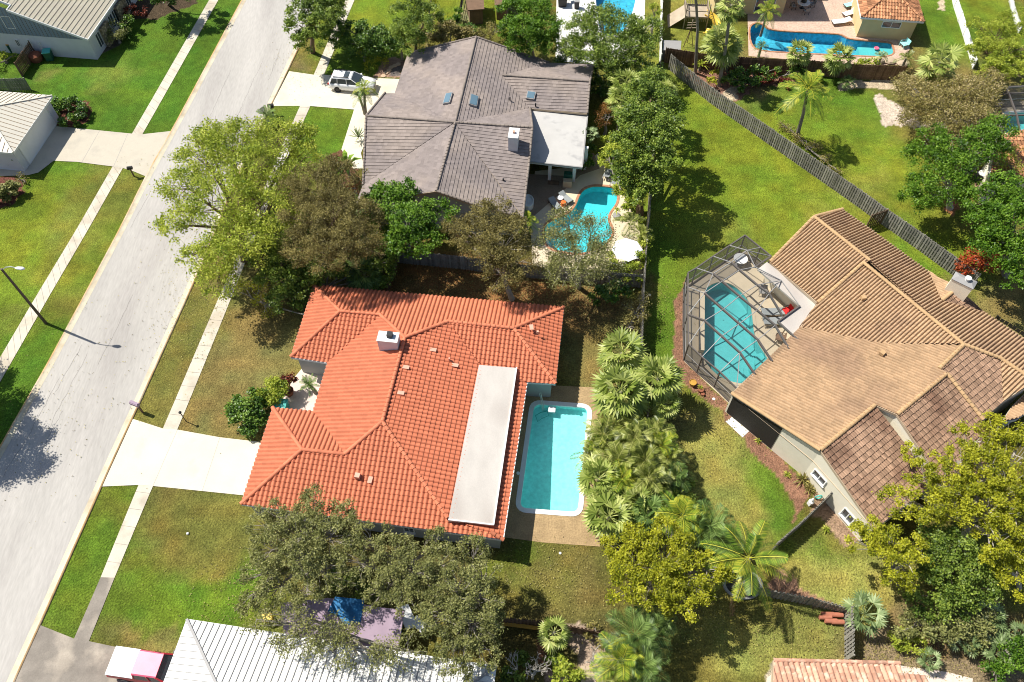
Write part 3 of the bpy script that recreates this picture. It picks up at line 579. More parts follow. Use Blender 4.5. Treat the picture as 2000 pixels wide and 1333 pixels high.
def seams(mb, pts, sp, h=.045, wd=.035, down=None, z0=0, ang=None):
    """standing-seam metal: flat plane plus raised ribs running up the slope"""
    pts = [Vector(p) for p in pts]; cen, U, V, N = plane_of(pts, down); P = [((p-cen).dot(U), (p-cen).dot(V)) for p in pts]; T = lambda u, v, q: cen+U*u+V*v+N*q
    mb.add([T(a, b, z0) for a, b in P], [list(t) if N.dot((T(*P[t[1]], 0)-T(*P[t[0]], 0)).cross(T(*P[t[2]], 0)-T(*P[t[0]], 0))) > 0 else list(t)[::-1] for t in tessellate_polygon([[Vector((a, b, 0)) for a, b in P]])])
    u = math.ceil(min(p[0] for p in P)/sp)*sp+.01
    rib = MB()
    while u < max(p[0] for p in P):
        xs = []
        for i in range(len(P)):
            a, b = P[i], P[(i+1) % len(P)]
            if (a[0] > u) != (b[0] > u): xs.append(a[1]+(b[1]-a[1])*(u-a[0])/(b[0]-a[0]))
        xs.sort()
        for i in range(0, len(xs)-1, 2): rib.bar(T(u, xs[i], z0+h/2), T(u, xs[i+1], z0+h/2), wd, h)
        u += sp
    return rib
def caps(mb, p, q, r=.13, seg=.38, z=.06, n=6):
    p, q = Vector(p)+Vector((0, 0, z)), Vector(q)+Vector((0, 0, z))
    if p.z > q.z: p, q = q, p
    d = q-p; L = d.length; d /= L; x = d.cross(Vector((0, 0, 1))).normalized(); y = x.cross(d); k = max(1, round(L/seg)); rnd = random.Random(int(L*77))
    for i in range(k):
        a = p+d*(L*i/k-.02); b = p+d*(L*(i+1)/k); vs = []
        for e, rr, lift in ((a, r, .035), (b, r*.88, 0)):
            for t in range(n+1): th = math.pi*t/n; vs.append(e+x*(rr*math.cos(th))+y*(rr*.85*math.sin(th)+lift-.02))
        m = n+1; mb.add(vs, [[t, t+1, t+1+m, t+m] for t in range(n)]+[list(range(m))], rnd.random())
def fascia(mb, pts, h=.2, drop=0, out=0):
    n = len(pts); P = [Vector(p) for p in pts]
    for i in range(n):
        a, b = P[i], P[(i+1) % n]; d = (b-a).normalized(); nr = Vector((d.y, -d.x, 0))*.03; z = Vector((0, 0, 1))
        mb.add([a+nr-z*h, b+nr-z*h, b+nr+z*.0, a+nr+z*.0, a-nr-z*h, b-nr-z*h, b-nr, a-nr], [[0, 1, 2, 3], [5, 4, 7, 6], [0, 4, 5, 1], [3, 2, 6, 7]])
def walls(mb, outl, inset=.45, zb=0, low=.18):
    """walls under a roof outline (xyz points), set in from the eaves"""
    n = len(outl); O = [Vector(p) for p in outl]; I = offset([(p.x, p.y) for p in O], inset)
    for i in range(n):
        a, b = I[i], I[(i+1) % n]; za, zc = O[i].z-low, O[(i+1) % n].z-low
        mb.add([(a.x, a.y, zb), (b.x, b.y, zb), (b.x, b.y, zc), (a.x, a.y, za)], [[0, 1, 2, 3]])
    return I
def soffit(mb, outl, drop=.2):
    zm = min(p[2] for p in outl); mb.add([(p[0], p[1], zm-drop) for p in outl], [list(t)[::-1] for t in tessellate_polygon([[Vector((p[0], p[1], 0)) for p in outl]])])
def house(label, outl, faces, capl, mats, cat='house', inset=.45, cr=.13, name='house', low=.2, wallmat=None, trim=None):
    c = sum((Vector(p) for p in outl), Vector())/len(outl); r = thing(name, (c.x, c.y, 0), label, cat)
    rf = {}
    for pts, sty, mt, dn in faces: tiles(rf.setdefault(mt, MB()), pts, sty, dn)
    main = None
    for k, mbb in rf.items():
        o = mbb.build('roof', M[k], r if main is None else r); main = main or o
    if capl:
        for a, b in capl: cm = MB(); caps(cm, a, b, cr); cm.build('ridge_tiles', M[mats[0]], main)
    f = MB(); fascia(f, outl); soffit(f, outl); f.build('fascia', M[trim or mats[1]], main)
    w = MB(); I = walls(w, outl, inset, low=low); w.build('wall', M[wallmat or mats[2]], r)
    return r, main, I
def window(parent, a, b, z0, z1, panes=1, name='window', fm='trim', gm='glass', proud=.03, sill=False, fw=.07):
    """a, b: wall points (xy) left and right as seen from outside"""
    a = Vector((a[0], a[1], 0)); b = Vector((b[0], b[1], 0)); d = (b-a).normalized(); nr = Vector((d.y, -d.x, 0))
    f = MB(); z = lambda p, h, o=proud: Vector((p.x, p.y, h))+nr*o
    for s, t in ((z(a, z0), z(b, z0)), (z(a, z1), z(b, z1)), (z(a, z0), z(a, z1)), (z(b, z0), z(b, z1))): f.bar(s, t, fw, fw)
    for k in range(1, panes): q = a.lerp(b, k/panes); f.bar(z(q, z0), z(q, z1), fw*.7, fw*.7)
    if sill: f.bar(z(a, z0-.05, proud+.06)-d*.08, z(b, z0-.05, proud+.06)+d*.08, .16, .07)
    w = f.build(name, M[fm], parent); p = MB(); p.add([z(a, z0, .012), z(b, z0, .012), z(b, z1, .012), z(a, z1, .012)], [[0, 1, 2, 3]]); p.build('pane', M[gm], w); return w
def atf(pts, x, y, lift=0):
    """point of the roof plane pts seen at photo point x, y"""
    cen, U, V, N = plane_of(pts); o = Vector((0, 0, H)); d = G(x, y, 0)-o; t = (cen+N*lift-o).dot(N)/d.dot(N); return o+d*t, U, V, N
# --- red tiled house
r_ = {'A': [-16.33, 41.02, 2.6], 'B': [4.18, 38.75, 2.6], 'C': [3.29, 31.53, 2.6], 'I': [1.16, 31.67, 2.6], 'D': [-0.58, 19.29, 2.6], 'L': [-17.11, 33.94, 2.6], 'V1': [-14.19, 33.42, 2.6], 'V2': [-14.69, 29.14, 2.6], 'P': [-17.73, 29.44, 2.6], 'Ew': [-18.61, 21.84, 2.6], 'a1': [-13.57, 37.6, 3.62], 'a2': [-10.39, 37.28, 3.61], 'N1': [-8.15, 34.55, 4.36], 'N2': [-9.18, 27.33, 4.31], 'w1': [-11.69, 25.09, 3.67], 'w0': [-14.74, 25.45, 3.66], 'a3': [-4.97, 36.48, 3.79], 'r1': [0.14, 35.9, 3.68], 'k': [-4.35, 20.67, 3.04], 'fl': [-2.53, 32.91, 3.11]}
q = lambda s: [r_[k] for k in s.split()]
RF = dict(F1=q('A L a1'), F2=q('L V1 a2 a1'), F3=q('V1 V2 w1 N2 N1 a2'), F4=q('P w0 w1 V2'), F5=q('P Ew w0'), F6=q('Ew D k N2 w1 w0'), F7=q('A a1 a2 N1 a3 r1 B'), F8=q('N1 N2 k D I fl a3'), F9=q('a3 fl I C r1'), F10=q('r1 C B'))
outl = q('A L V1 V2 P Ew D I C B')
cp = [(r_[a], r_[b]) for a, b in (('A', 'a1'), ('L', 'a1'), ('a1', 'a2'), ('a2', 'N1'), ('N1', 'N2'), ('N2', 'w1'), ('w1', 'w0'), ('P', 'w0'), ('Ew', 'w0'), ('N2', 'k'), ('N1', 'a3'), ('a3', 'r1'), ('r1', 'B'), ('r1', 'C'))]
red, redroof, Ir = house('sprawling house with a bright red barrel tile roof and white flat section', outl, [(v, 'red', 'tile_red', {'F1': 173.5, 'F2': -96.5, 'F3': 173, 'F4': 83.5, 'F5': 173, 'F6': -97, 'F7': 83.5, 'F8': -8, 'F9': -96.5, 'F10': -7}[k]) for k, v in RF.items()], cp, ('cap_red', 'trim', 'wall_grey'), inset=.32, cr=.15)
cm = MB(); kk = Vector(r_['k']); caps(cm, kk+Vector((2.9, -1.0, .0))*1.0, Vector(r_['D'])+Vector((0, 0, .02)), .15); cm.build('ridge_tiles', M['cap_red'], redroof)
# white flat section, raised a little above the tiles
fp = [(935.5, 713), (1009, 719), (964, 1026), (875.5, 1016)]; cen, U, V, N = plane_of(RF['F8']); o = Vector((0, 0, H)); FP = []
for i, (x, y) in enumerate(fp):
    d = G(x, y, 0)-o; lift = (.1, .34, .3, .1)[i]; t = (cen+N*lift-o).dot(N)/d.dot(N); FP.append(o+d*t)
fb = MB(); n_ = 4; fb.add(FP+[p-Vector((0, 0, .45)) for p in FP], [[3, 2, 1, 0][::-1]]+[[i, (i+1) % 4, (i+1) % 4+4, i+4] for i in range(4)]); fr_ = fb.build('flat_roof', M['flat_white'], redroof)
fb = MB()
for i in (1, 2): fb.bar(FP[i]+Vector((0, 0, .04)), FP[(i+1) % 4]+Vector((0, 0, .04)), .1, .14)
fb.build('edge_trim', M['trim'], fr_)
def chimney(parent, x, y, z, sx, sy, ht, ang, wm, cm_, label=None, flue=None, taper=1):
    g = G(x, y, z); m = MB(); m.box((g.x, g.y, z-ht/2), (sx, sy, ht), R(ang)); c = m.build('chimney', M[wm], parent)
    m = MB(); m.box((g.x, g.y, z+.03), (sx+.08, sy+.08, .08), R(ang)); m.build('cap', M[cm_], c); return c, g
c, g = chimney(red, 758, 659, 5.25, 1.5, .85, 2.2, -7, 'wall_white', 'trim')
m = MB(); m.box((g.x+.15, g.y+.05, 5.5), (.4, .4, .35), R(-7)); m.build('flue', M['black'], c)
def vent(parent, face, x, y, s, h, mat, name='vent'):
    p, U, V, N = atf(face, x, y, .08); a = math.atan2(U.y, U.x); m = MB(); m.box(p+Vector((0, 0, h/2)), (s[0], s[1], h), a); return m.build(name, M[mat], parent)
M['patch'] = pm('pale_patch_tile', (.62, .36, .26), .8, var=.1)
for x, y in ((846, 684), (793, 718), (783, 768), (889, 714), (723, 938), (1038, 640)): vent(redroof, RF['F8'] if x < 900 and y < 800 else RF['F6'] if y > 800 else RF['F9'], x, y, (.3, .5), .06, 'patch', 'patch_tile')
vent(redroof, RF['F6'], 699, 932, (.35, .35), .32, 'patch'); vent(redroof, RF['F8'], 878, 704, (.12, .12), .3, 'patch'); vent(redroof, RF['F9'], 1050, 651, (.15, .15), .25, 'patch')
for k, (i, t0, t1) in enumerate(((5, .3, .36), (5, .62, .66))):
    a = Ir[5].lerp(Ir[6], t0); b = Ir[5].lerp(Ir[6], t1); window(red, a, b, .9, 2.0, 2, sill=True)
# --- grey tiled house
r_ = {'T': [-3.62, 70.98, 5.2], 'M': [-5.21, 57.89, 5.32], 'a': [-10.06, 71.79, 2.95], 'b': [-11.68, 65.28, 2.7], 'c': [-12.66, 65.41, 2.7], 'd': [-13.63, 59.53, 4.72], 'e': [-13.84, 50.29, 2.7], 'f': [-13.48, 52.53, 2.7], 'g': [-6.5, 49.33, 5.1], 'h': [-3.1, 48.73, 3.99], 'i': [0.94, 48.56, 2.7], 'j': [1.87, 57.45, 5.1], 'k': [1.57, 54.21, 4.23], 'm': [1.74, 62.53, 3.17], 'p': [-0.91, 66.24, 4.15], 'q': [3.8, 70.26, 2.7], 'r': [8.43, 69.92, 2.7], 's': [7.6, 65.01, 4.37], 't': [7.26, 61.65, 3.27], 'a0': [-10.91, 71.37, 2.7]}
GF = dict(W=q('T M b a0 a'), WN=q('M d c b'), WS=q('M d f'), S1=q('M f e g'), S2=q('M g h i'), E1=q('M i k j'), EN=q('M m j'), NE=q('T M m p q'), P1=q('p q r s'), P2=q('p s t m'))
dn = dict(W=173, WN=83, WS=-97, S1=173, S2=-7, E1=-97, EN=83, NE=-7, P1=84, P2=-96)
outl = q('T a a0 b c d f e g h i k j m t s r q')
cp = [(r_[a], r_[b]) for a, b in (('T', 'M'), ('d', 'M'), ('M', 'g'), ('M', 'j'), ('p', 's'), ('j', 'k'), ('k', 'i'), ('g', 'h'), ('h', 'i'), ('d', 'f'), ('T', 'q'), ('s', 't'), ('r', 's'), ('j', 'm'), ('c', 'd'), ('T', 'a'))]
gry, gryroof, Ig = house('large house with a grey brown flat tile roof and white chimney', outl, [(v, 'grey', 'tile_grey', dn[k]) for k, v in GF.items()], cp, ('cap_grey', 'trim_tan', 'wall_grey'), inset=.3, cr=.11, low=.28)
fpz = [G(1037, 214, 2.95), G(1148, 222, 2.95), G(1137, 328, 2.85), G(1031, 316, 2.85)]; m = MB(); m.add(fpz+[p-Vector((0, 0, .22)) for p in fpz], [[0, 3, 2, 1]]+[[i, (i+1) % 4, (i+1) % 4+4, i+4] for i in range(4)]); fl_ = m.build('flat_roof', M['flat_grey'], gryroof)
m = MB()
m.bar(fpz[1], fpz[2], .12, .16); m.bar(fpz[2], fpz[3], .12, .14); m.build('edge_trim', M['gutter'], fl_)
for x, y in ((1073, 351), (1120, 354), (1142, 330)): b = G(x, y); m = MB(); m.box((b.x, b.y, 1.35), (.3, .3, 2.7), R(-7)); m.build('porch_post', M['trim'], gry)
a = G(1027, 330); b = G(1118, 340); m = MB(); m.add([(a.x, a.y+1.2, 0), (b.x, b.y+1.2, 0), (b.x, b.y+1.2, 2.7), (a.x, a.y+1.2, 2.7)], [[0, 1, 2, 3]]); m.build('glass_doors', M['glass'], gry)
c, g = chimney(gry, 1003.5, 261, 6.0, .85, 1.25, 3.0, -7, 'wall_white', 'white_p'); m = MB(); m.box((g.x+.02, g.y, 6.15), (.22, .22, .25), R(-7)); m.build('flue', M['patch'], c)
def skylight(parent, face, x, y, sx, sy, ang):
    p, U, V, N = atf(face, x, y, .12); m = MB(); s = MB(); A = Matrix((U, V, N)).transposed(); 
    def bx(mb, sz, h0, h1):
        vs = [p+A@Vector((i*sz[0]/2, j*sz[1]/2, k)) for k in (h0, h1) for i, j in ((-1, -1), (1, -1), (1, 1), (-1, 1))]; mb.add(vs, [[3, 2, 1, 0], [4, 5, 6, 7], [0, 1, 5, 4], [1, 2, 6, 5], [2, 3, 7, 6], [3, 0, 4, 7]])
    bx(m, (sx, sy), -.15, .1); bx(s, (sx-.16, sy-.16), .1, .13); w = m.build('skylight', M['gutter'], parent); s.build('pane', M['skyglass'], w)
M['skyglass'] = flat('skylight_glass', (.12, .2, .25), .1, spec=.8)
skylight(gryroof, GF['W'], 875, 193, 1.5, .75, 0); skylight(gryroof, GF['NE'], 925, 197, 1.5, .8, 0); skylight(gryroof, GF['P2'], 1037, 187, .85, .85, 0)
for x, y, f in ((996, 196, 'NE'), (1046, 208, 'P2'), (983, 355, 'S2')): vent(gryroof, GF[f], x, y, (.12, .12), .35, 'black')
m = MB(); g1, h1 = Ig[8], Ig[9]; window(gry, g1.lerp(Ig[10], .3), g1.lerp(Ig[10], .62), .9, 2.0, 2, gm='dark')
# --- tan tiled house
r_ = {'a': [25.84, 47.41, 3.97], 'b': [29.17, 49.48, 2.71], 'c': [31.07, 47.17, 2.7], 'd': [34.6, 42.46, 2.7], 'e': [34.21, 38.64, 3.63], 'f': [37.97, 38.06, 2.7], 'g': [40.45, 35.32, 2.7], 'h': [38.38, 30.79, 4.17], 'i': [36.58, 32.77, 4.17], 'j': [33.78, 33.58, 4.82], 'k': [29.17, 42.22, 4.3], 'l': [28.63, 42.09, 4.2], 'm': [24.55, 38.83, 3.1], 'n': [21.69, 43.47, 2.7], 'o': [22.83, 36.7, 2.7], 'p': [28.09, 34.42, 3.73], 'q': [16.45, 30.62, 2.7], 'r': [21.4, 25.14, 4.2], 's': [26.04, 28.64, 4.37], 't': [27.27, 27.73, 4.63], 'u': [31.8, 31.12, 4.7], 'v': [31.34, 31.5, 4.73], 'w': [29.56, 22.94, 2.7], 'x': [24.41, 20.04, 2.7], 'y': [33.96, 27.96, 3.33], 'w2': [34.88, 26.71, 2.7], 'w3': [30.44, 23.71, 2.7], 'aa': [35.95, 29.5, 3.39], 'c2': [35.95, 40.0, 3.54]}
r_['w'] = list(G(1826, 942, 2.7)); r_['w3'] = list(G(1862, 975, 2.7)); r_['w2'] = list(G(1952, 880, 2.7)); r_['y'][2] = 3.5
r_['l2'] = (np.array(r_['l'])-[0, 0, .12]).tolist(); r_['m2'] = (np.array(r_['m'])-[0, 0, .1]).tolist()
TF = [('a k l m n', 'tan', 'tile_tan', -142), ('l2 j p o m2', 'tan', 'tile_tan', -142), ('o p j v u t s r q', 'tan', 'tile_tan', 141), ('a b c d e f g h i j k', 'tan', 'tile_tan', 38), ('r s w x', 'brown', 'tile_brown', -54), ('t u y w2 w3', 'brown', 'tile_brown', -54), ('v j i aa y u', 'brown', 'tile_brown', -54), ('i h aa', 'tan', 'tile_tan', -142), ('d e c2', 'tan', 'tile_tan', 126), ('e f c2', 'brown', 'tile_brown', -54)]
outl = q('a n m o q r x w s t w3 w2 y aa h g f c2 d c b')
cp = [(r_[a], r_[b]) for a, b in (('a', 'k'), ('l', 'j'), ('j', 'v'), ('u', 't'), ('s', 'r'), ('j', 'i'), ('i', 'h'), ('e', 'c2'), ('u', 'y'), ('l', 'm'), ('q', 'r'), ('a', 'n'), ('a', 'b'))]
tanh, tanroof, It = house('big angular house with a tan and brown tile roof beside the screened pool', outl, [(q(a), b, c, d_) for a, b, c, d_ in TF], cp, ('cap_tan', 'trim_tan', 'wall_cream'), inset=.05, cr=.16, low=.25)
a = It[4]; b = It[5]; c_ = It[6]
for A_, B_, bl, br, tl in ((b, c_, (1586, 926), (1609, 949), (1594, 917)), (b, c_, (1641, 1004), (1662, 1024), (1652, 992))):
    an = math.degrees(math.atan2((B_-A_).y, (B_-A_).x)); p0, p1, pt_ = VPL(*bl, A_, an), VPL(*br, A_, an), VPL(*tl, A_, an)
    window(tanh, p0, p1, p0.z+.12, max(pt_.z, p0.z+.8), 2, sill=True, fw=.1)
m = MB(); L_ = px([(1480, 526), (1498, 512), (1598, 592), (1565, 634), (1571, 644), (1553, 657), (1519, 630), (1562, 598)], 2.62)
m.prism([(p.x, p.y) for p in L_], 2.45, 2.62); m.build('flat_roof', M['flat_white'], tanroof)
m = MB(); e_ = Vector(r_['q']); f_ = Vector(r_['r']); 
for t in (0, .18, .36): p = e_.lerp(f_, t); m.bar((p.x+.35, p.y-.05, 0), (p.x+.35, p.y-.05, p.z-.2), .14, .14)
m.build('porch_post', M['bronze'], tanh)
g0, g1 = It[4], It[5]; pa, pb = g0.lerp(g1, .02), g0.lerp(g1, .6); nrm = Vector(((pb-pa).y, -(pb-pa).x)).normalized()*.03
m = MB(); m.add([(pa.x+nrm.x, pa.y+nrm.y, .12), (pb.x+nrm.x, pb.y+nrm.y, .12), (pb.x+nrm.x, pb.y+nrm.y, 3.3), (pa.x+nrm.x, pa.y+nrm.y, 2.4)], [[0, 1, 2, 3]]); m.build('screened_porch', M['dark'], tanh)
c, g = chimney(tanh, 1883, 549, 4.9, 1.65, .85, 3.2, -38, 'wall_cream', 'gutter'); m = MB(); m.lathe((g.x+.12, g.y-.08, 4.95), [(.17, 0), (.17, .35), (.24, .36), (.24, .44), (.05, .48)], 14); m.build('flue', M['trim'], c)
m = MB(); m.loft([[Vector((g.x, g.y, 4.97))+Matrix.Rotation(R(-38), 3, 'Z')@Vector((i*sx/2, j*sy/2, zz)) for i, j in ((-1, -1), (1, -1), (1, 1), (-1, 1))] for sx, sy, zz in ((1.75, .95, 0), (1.0, .05, .18))]); m.build('cover', M['gutter'], c)
t2 = dict(zip(['a', 'k', 'l', 'm', 'n'], q('a k l m n'))); v_ = vent(tanroof, q('l2 j p o m2'), 1685, 584, (.35, .35), .28, 'cap_tan'); vent(tanroof, q('o p j v u t s r q'), 1722, 692, (.35, .35), .28, 'cap_tan')
# low wing at the right edge
w_ = px([(1998, 773), (1975, 797), (1958, 825), (1985, 820), (2060, 770), (2060, 720)], 2.6); 
nw, nwr, _ = house('low tan tiled wing at the right edge behind the yellow tree', [tuple(p) for p in w_], [([tuple(p+Vector((0, 0, (.0, .0, .0, .35, .5, .0)[i]))) for i, p in enumerate(w_)], 'tan', 'tile_tan', 126)], [], ('cap_tan', 'trim', 'wall_grey'), cat='house wing', inset=.3)
# --- white metal roofed house, bottom left
NW = G(365, 1210, 2.6); NE = G(969, 1302, 2.6); d = (NE-NW).normalized(); s_ = Vector((d.y, -d.x, 0)); dep = 11.0; SWc, SEc = NW+s_*dep, NE+s_*dep; RW, RE = NW+s_*(dep/2)+d*(dep/2)+Vector((0, 0, 1.5)), NE+s_*(dep/2)-d*(dep/2)+Vector((0, 0, 1.5))
def metalhouse(label, outl, faces, hips, rm, wm, sp, inset, tm='trim', ribm=None, capm=None):
    c = sum((Vector(p) for p in outl), Vector())/len(outl); r = thing('house', (c.x, c.y, 0), label, 'house'); m = MB(); ribs = MB()
    rbs = [seams(m, f, sp) for f in faces]; rf = m.build('roof', M[rm], r)
    for rb in rbs: rb.build('standing_seams', M[ribm or rm], rf)
    if hips:
        for a, b in hips: m = MB(); m.bar(Vector(a)+Vector((0, 0, .04)), Vector(b)+Vector((0, 0, .04)), .16, .07); m.build('hip_cap', M[capm or rm], rf)
    m = MB(); fascia(m, outl); soffit(m, outl); m.build('fascia', M[tm], rf); m = MB(); I = walls(m, outl, inset); m.build('wall', M[wm], r); return r, rf, I
wh, whr, Iw = metalhouse('white metal roofed house at the bottom edge under the grey oaks', [NW, SWc, SEc, NE], [[NW, RW, RE, NE], [NW, SWc, RW], [SWc, SEc, RE, RW], [SEc, NE, RE]], [(NW, RW), (NE, RE), (RW, RE), (SWc, RW)], 'metal_white', 'wall_white', .405, .5, ribm='gutter', capm='gutter')
# --- house with lapped tan roof and blue boarding, top left
SE5 = G(172, 79, 2.75); NE5d = G(229, -3, 2.75); dd = (NE5d-SE5).normalized(); ww = Vector((-dd.y, dd.x, 0)); ang = math.degrees(math.atan2(ww.y, ww.x))
S5 = VPL(13, 21, SE5, ang); run = (S5-SE5).xy.length; zr = S5.z; NE5 = SE5+dd*15; N5 = Vector(((S5+dd*15).x, (S5+dd*15).y, zr)); W5 = S5+ww*.4+dd*.6+Vector((0, 0, .15)); far = 7.
slope = (zr-2.75)/run; RT = Vector((*(S5+ww*far).xy, zr+slope*far)); RN = Vector((*(N5+ww*far).xy, zr+slope*far))
r5 = thing('house', (SE5+ww*6+dd*6).xy.to_3d(), 'two tone house with a ribbed tan roof and blue boarded gable at the top left', 'house')
m = MB(); tiles(m, [SE5, NE5, N5, S5], 'lap'); K = S5+dd*.9+ww*.0; tiles(m, [K, N5, RN, RT+dd*.9], 'lap'); rf5 = m.build('roof', M['metal_tan'], r5)
m = MB(); m.bar(SE5, S5, .08, .25); m.bar(K, RT+dd*.9, .08, .25); m.bar(S5, K, .08, .2); m.bar(SE5, NE5, .08, .2); m.build('fascia', M['trim'], rf5)
sw = SE5+dd*.45-ww*-.35; pA = sw; L5 = 9.6
m = MB(); pB = pA+ww*run; pC = pA+ww*(run+far)
m.add([(pA.x, pA.y, 0), (pC.x, pC.y, 0), (pC.x, pC.y, 2.5), (pA.x, pA.y, 2.5)], [[0, 1, 2, 3][::-1]]); e5 = pA+dd*13; m.add([(pA.x, pA.y, 0), (e5.x, e5.y, 0), (e5.x, e5.y, 2.6), (pA.x, pA.y, 2.6)], [[0, 1, 2, 3]]); m.build('wall', M['wall_white'], r5)
m = MB(); z2 = lambda p: 2.75-.22+slope*((p-SE5).xy.dot(ww.xy)); o5 = dd*.12
m.add([pA-o5*.3+Vector((0, 0, -.3)), pC-o5*.3+Vector((0, 0, 2.5-pC.z)), Vector((*(pC-o5*.3).xy, z2(pC))), Vector((*(pA-o5*.3).xy, z2(pA)))], [[0, 1, 2, 3][::-1]]); bd = m.build('boarded_gable', M['wall_blue'], r5)
k = .6
while k < run+far: p = pA+ww*k-o5*.5; m = MB(); m.bar((p.x, p.y, 2.5), (p.x, p.y, z2(p)), .05, .04); k += .42; m.build('batten', M['gutter'], bd)
for x0, y0, x1, y1, z0, z1, pn in ((71, 78, 80, 89, .9, 1.7, 2), (19, 62, 32, 73, 1.0, 1.8, 2), (44, 63, 55, 75, .9, 1.9, 1), (-2, 28, 21, 38, 3.2, 4.6, 2)):
    p0 = VPL(x0, y0, pA, ang); p1 = VPL(x1, y1, pA, ang); window(r5, p0, p1, z0, z1, pn)
m = MB(); 
for k in (1.3, 4.6, 5.6, 9): p = pA+dd*k; window(r5, p, p+dd*.9, .5, 2.1, 2)
m.box((pA+dd*3.1-ww*.25).xy.to_3d()+Vector((0, 0, 1.1)), (.3, 1.6, 2.2), R(ang)); m.build('stone_panel', M['stone'], r5); m = MB(); m.box((pA+dd*7.4-ww*.25).xy.to_3d()+Vector((0, 0, 1.1)), (.3, 2.2, 2.2), R(ang)); m.build('stone_panel', M['stone'], r5)
# --- cream metal roofed garage wing, left edge
NE6 = G(102, 187, 2.7); SE6 = G(25, 299, 2.7); d6 = (SE6-NE6).normalized(); w6 = Vector((d6.y, -d6.x, 0)); Wd = (SE6-NE6).length; w6 = w6 if w6.x < 0 else -w6
A6 = NE6+d6*(Wd/2)+w6*(Wd/2)+Vector((0, 0, 1.4)); B6 = A6+w6*8; NW6 = NE6+w6*14; SW6 = SE6+w6*14
h6, h6r, I6 = metalhouse('garage wing with a cream ribbed metal hip roof at the left edge', [NE6, NW6, SW6, SE6], [[NE6, A6, SE6], [NE6, NW6, B6, A6], [SE6, A6, B6, SW6]], [(NE6, A6), (SE6, A6), (A6, B6)], 'metal_cream', 'wall_white', .5, .35, ribm='trim_tan')
a, b = I6[3], I6[0]; window(h6, a.lerp(b, .12), a.lerp(b, .88), .05, 2.2, 1, 'garage_door', gm='white_p')
# --- terracotta roof at the bottom right
m = MB(); O7 = px([(1511, 1290), (1757, 1296), (1758, 1318), (1803, 1322), (1830, 1400), (1500, 1400)], 3.0); Z7 = [(p.x, p.y, 3.0+(O7[0].y-p.y)*.3) for p in O7]
h7, h7r, _ = house('pale terracotta barrel tile roof at the bottom right', [tuple(p) for p in Z7], [(Z7, 'mix', 'tile_pink', 90)], [((Z7[0][0], Z7[0][1], Z7[0][2]), Z7[1])], ('tile_pink', 'trim_tan', 'wall_cream'), inset=.4)
# --- pool house at the top right
O8 = [G(1682, 34, 2.7), G(1805, 43, 2.7)]; d8 = (O8[1]-O8[0]).normalized(); n8 = Vector((-d8.y, d8.x, 0)); L8 = (O8[1]-O8[0]).length; dp = 6.6
P8 = [O8[0], O8[1], O8[1]+n8*dp, O8[0]+n8*dp]; Rr = [O8[0]+d8*(dp/2)+n8*(dp/2)+Vector((0, 0, 1.3)), O8[0]+d8*(L8-dp/2)+n8*(dp/2)+Vector((0, 0, 1.3))]
if (Rr[1]-Rr[0]).dot(d8) < .2: c8 = (Rr[0]+Rr[1])/2; Rr = [c8-d8*.15, c8+d8*.15]
h8, h8r, I8 = house('small yellow pool house with a mixed terracotta tile roof', [tuple(p) for p in P8[::-1]], [([P8[0], P8[1], Rr[1], Rr[0]], 'mix', 'tile_mix', None), ([P8[1], P8[2], Rr[1]], 'mix', 'tile_mix', None), ([P8[2], P8[3], Rr[0], Rr[1]], 'mix', 'tile_mix', None), ([P8[3], P8[0], Rr[0]], 'mix', 'tile_mix', None)], [(P8[0], Rr[0]), (P8[1], Rr[1]), (P8[2], Rr[1]), (P8[3], Rr[0]), (Rr[0], Rr[1])], ('tile_mix', 'trim', 'wall_yellow'), cat='pool house', inset=.45)
I8 = I8[::-1]; a, b = I8[0], I8[1]; window(h8, a.lerp(b, .38), a.lerp(b, .72), 1.45, 2.15, 2)
# --- yellow house wall behind the patio, top right; only its corner shows
a = G(1478, 8, 2.7); b = G(1560, 2, 2.7); m = MB()
h9 = thing('house', (b.x-3, b.y+4, 0), 'corner of a yellow walled house behind the long blue pool', 'house'); e9 = G(1528, 28); d9 = Vector((-1, .03, 0)); 
m.prism([(e9.x, e9.y), (e9.x, e9.y+9), (e9.x-8, e9.y+9), (e9.x-8, e9.y)], 0, 2.75); m.build('wall', M['wall_yellow'], h9)
m = MB(); m.prism([(e9.x+3.2, e9.y-.6), (e9.x+3.2, e9.y+9), (e9.x-9, e9.y+9), (e9.x-9, e9.y-.6)], 2.75, [2.95, 2.95, 2.95, 2.95]); m.build('roof', M['flat_grey'], h9)
window(h9, (e9.x-3.4, e9.y), (e9.x-1.2, e9.y), .3, 2.1, 2)
# --- terracotta roof behind the trees at the right edge
P10 = px([(1935, 285), (2080, 260), (2080, 350), (1930, 360)], 2.8); Z10 = [(p.x, p.y, 2.8+(p.y-P10[3].y)*.25) for p in P10]
house('orange terracotta roof half covered by a vine at the right edge', Z10, [(Z10, 'mix', 'tile_mix', -90)], [], ('tile_mix', 'trim', 'wall_cream'), inset=.4)
sheet('patio', px([(1755, 1300), (1850, 1313), (1900, 1326), (1890, 1400), (1760, 1400)]), .02, M['paver_pale'], 'pale stone terrace beside the pink tile roof at the bottom')
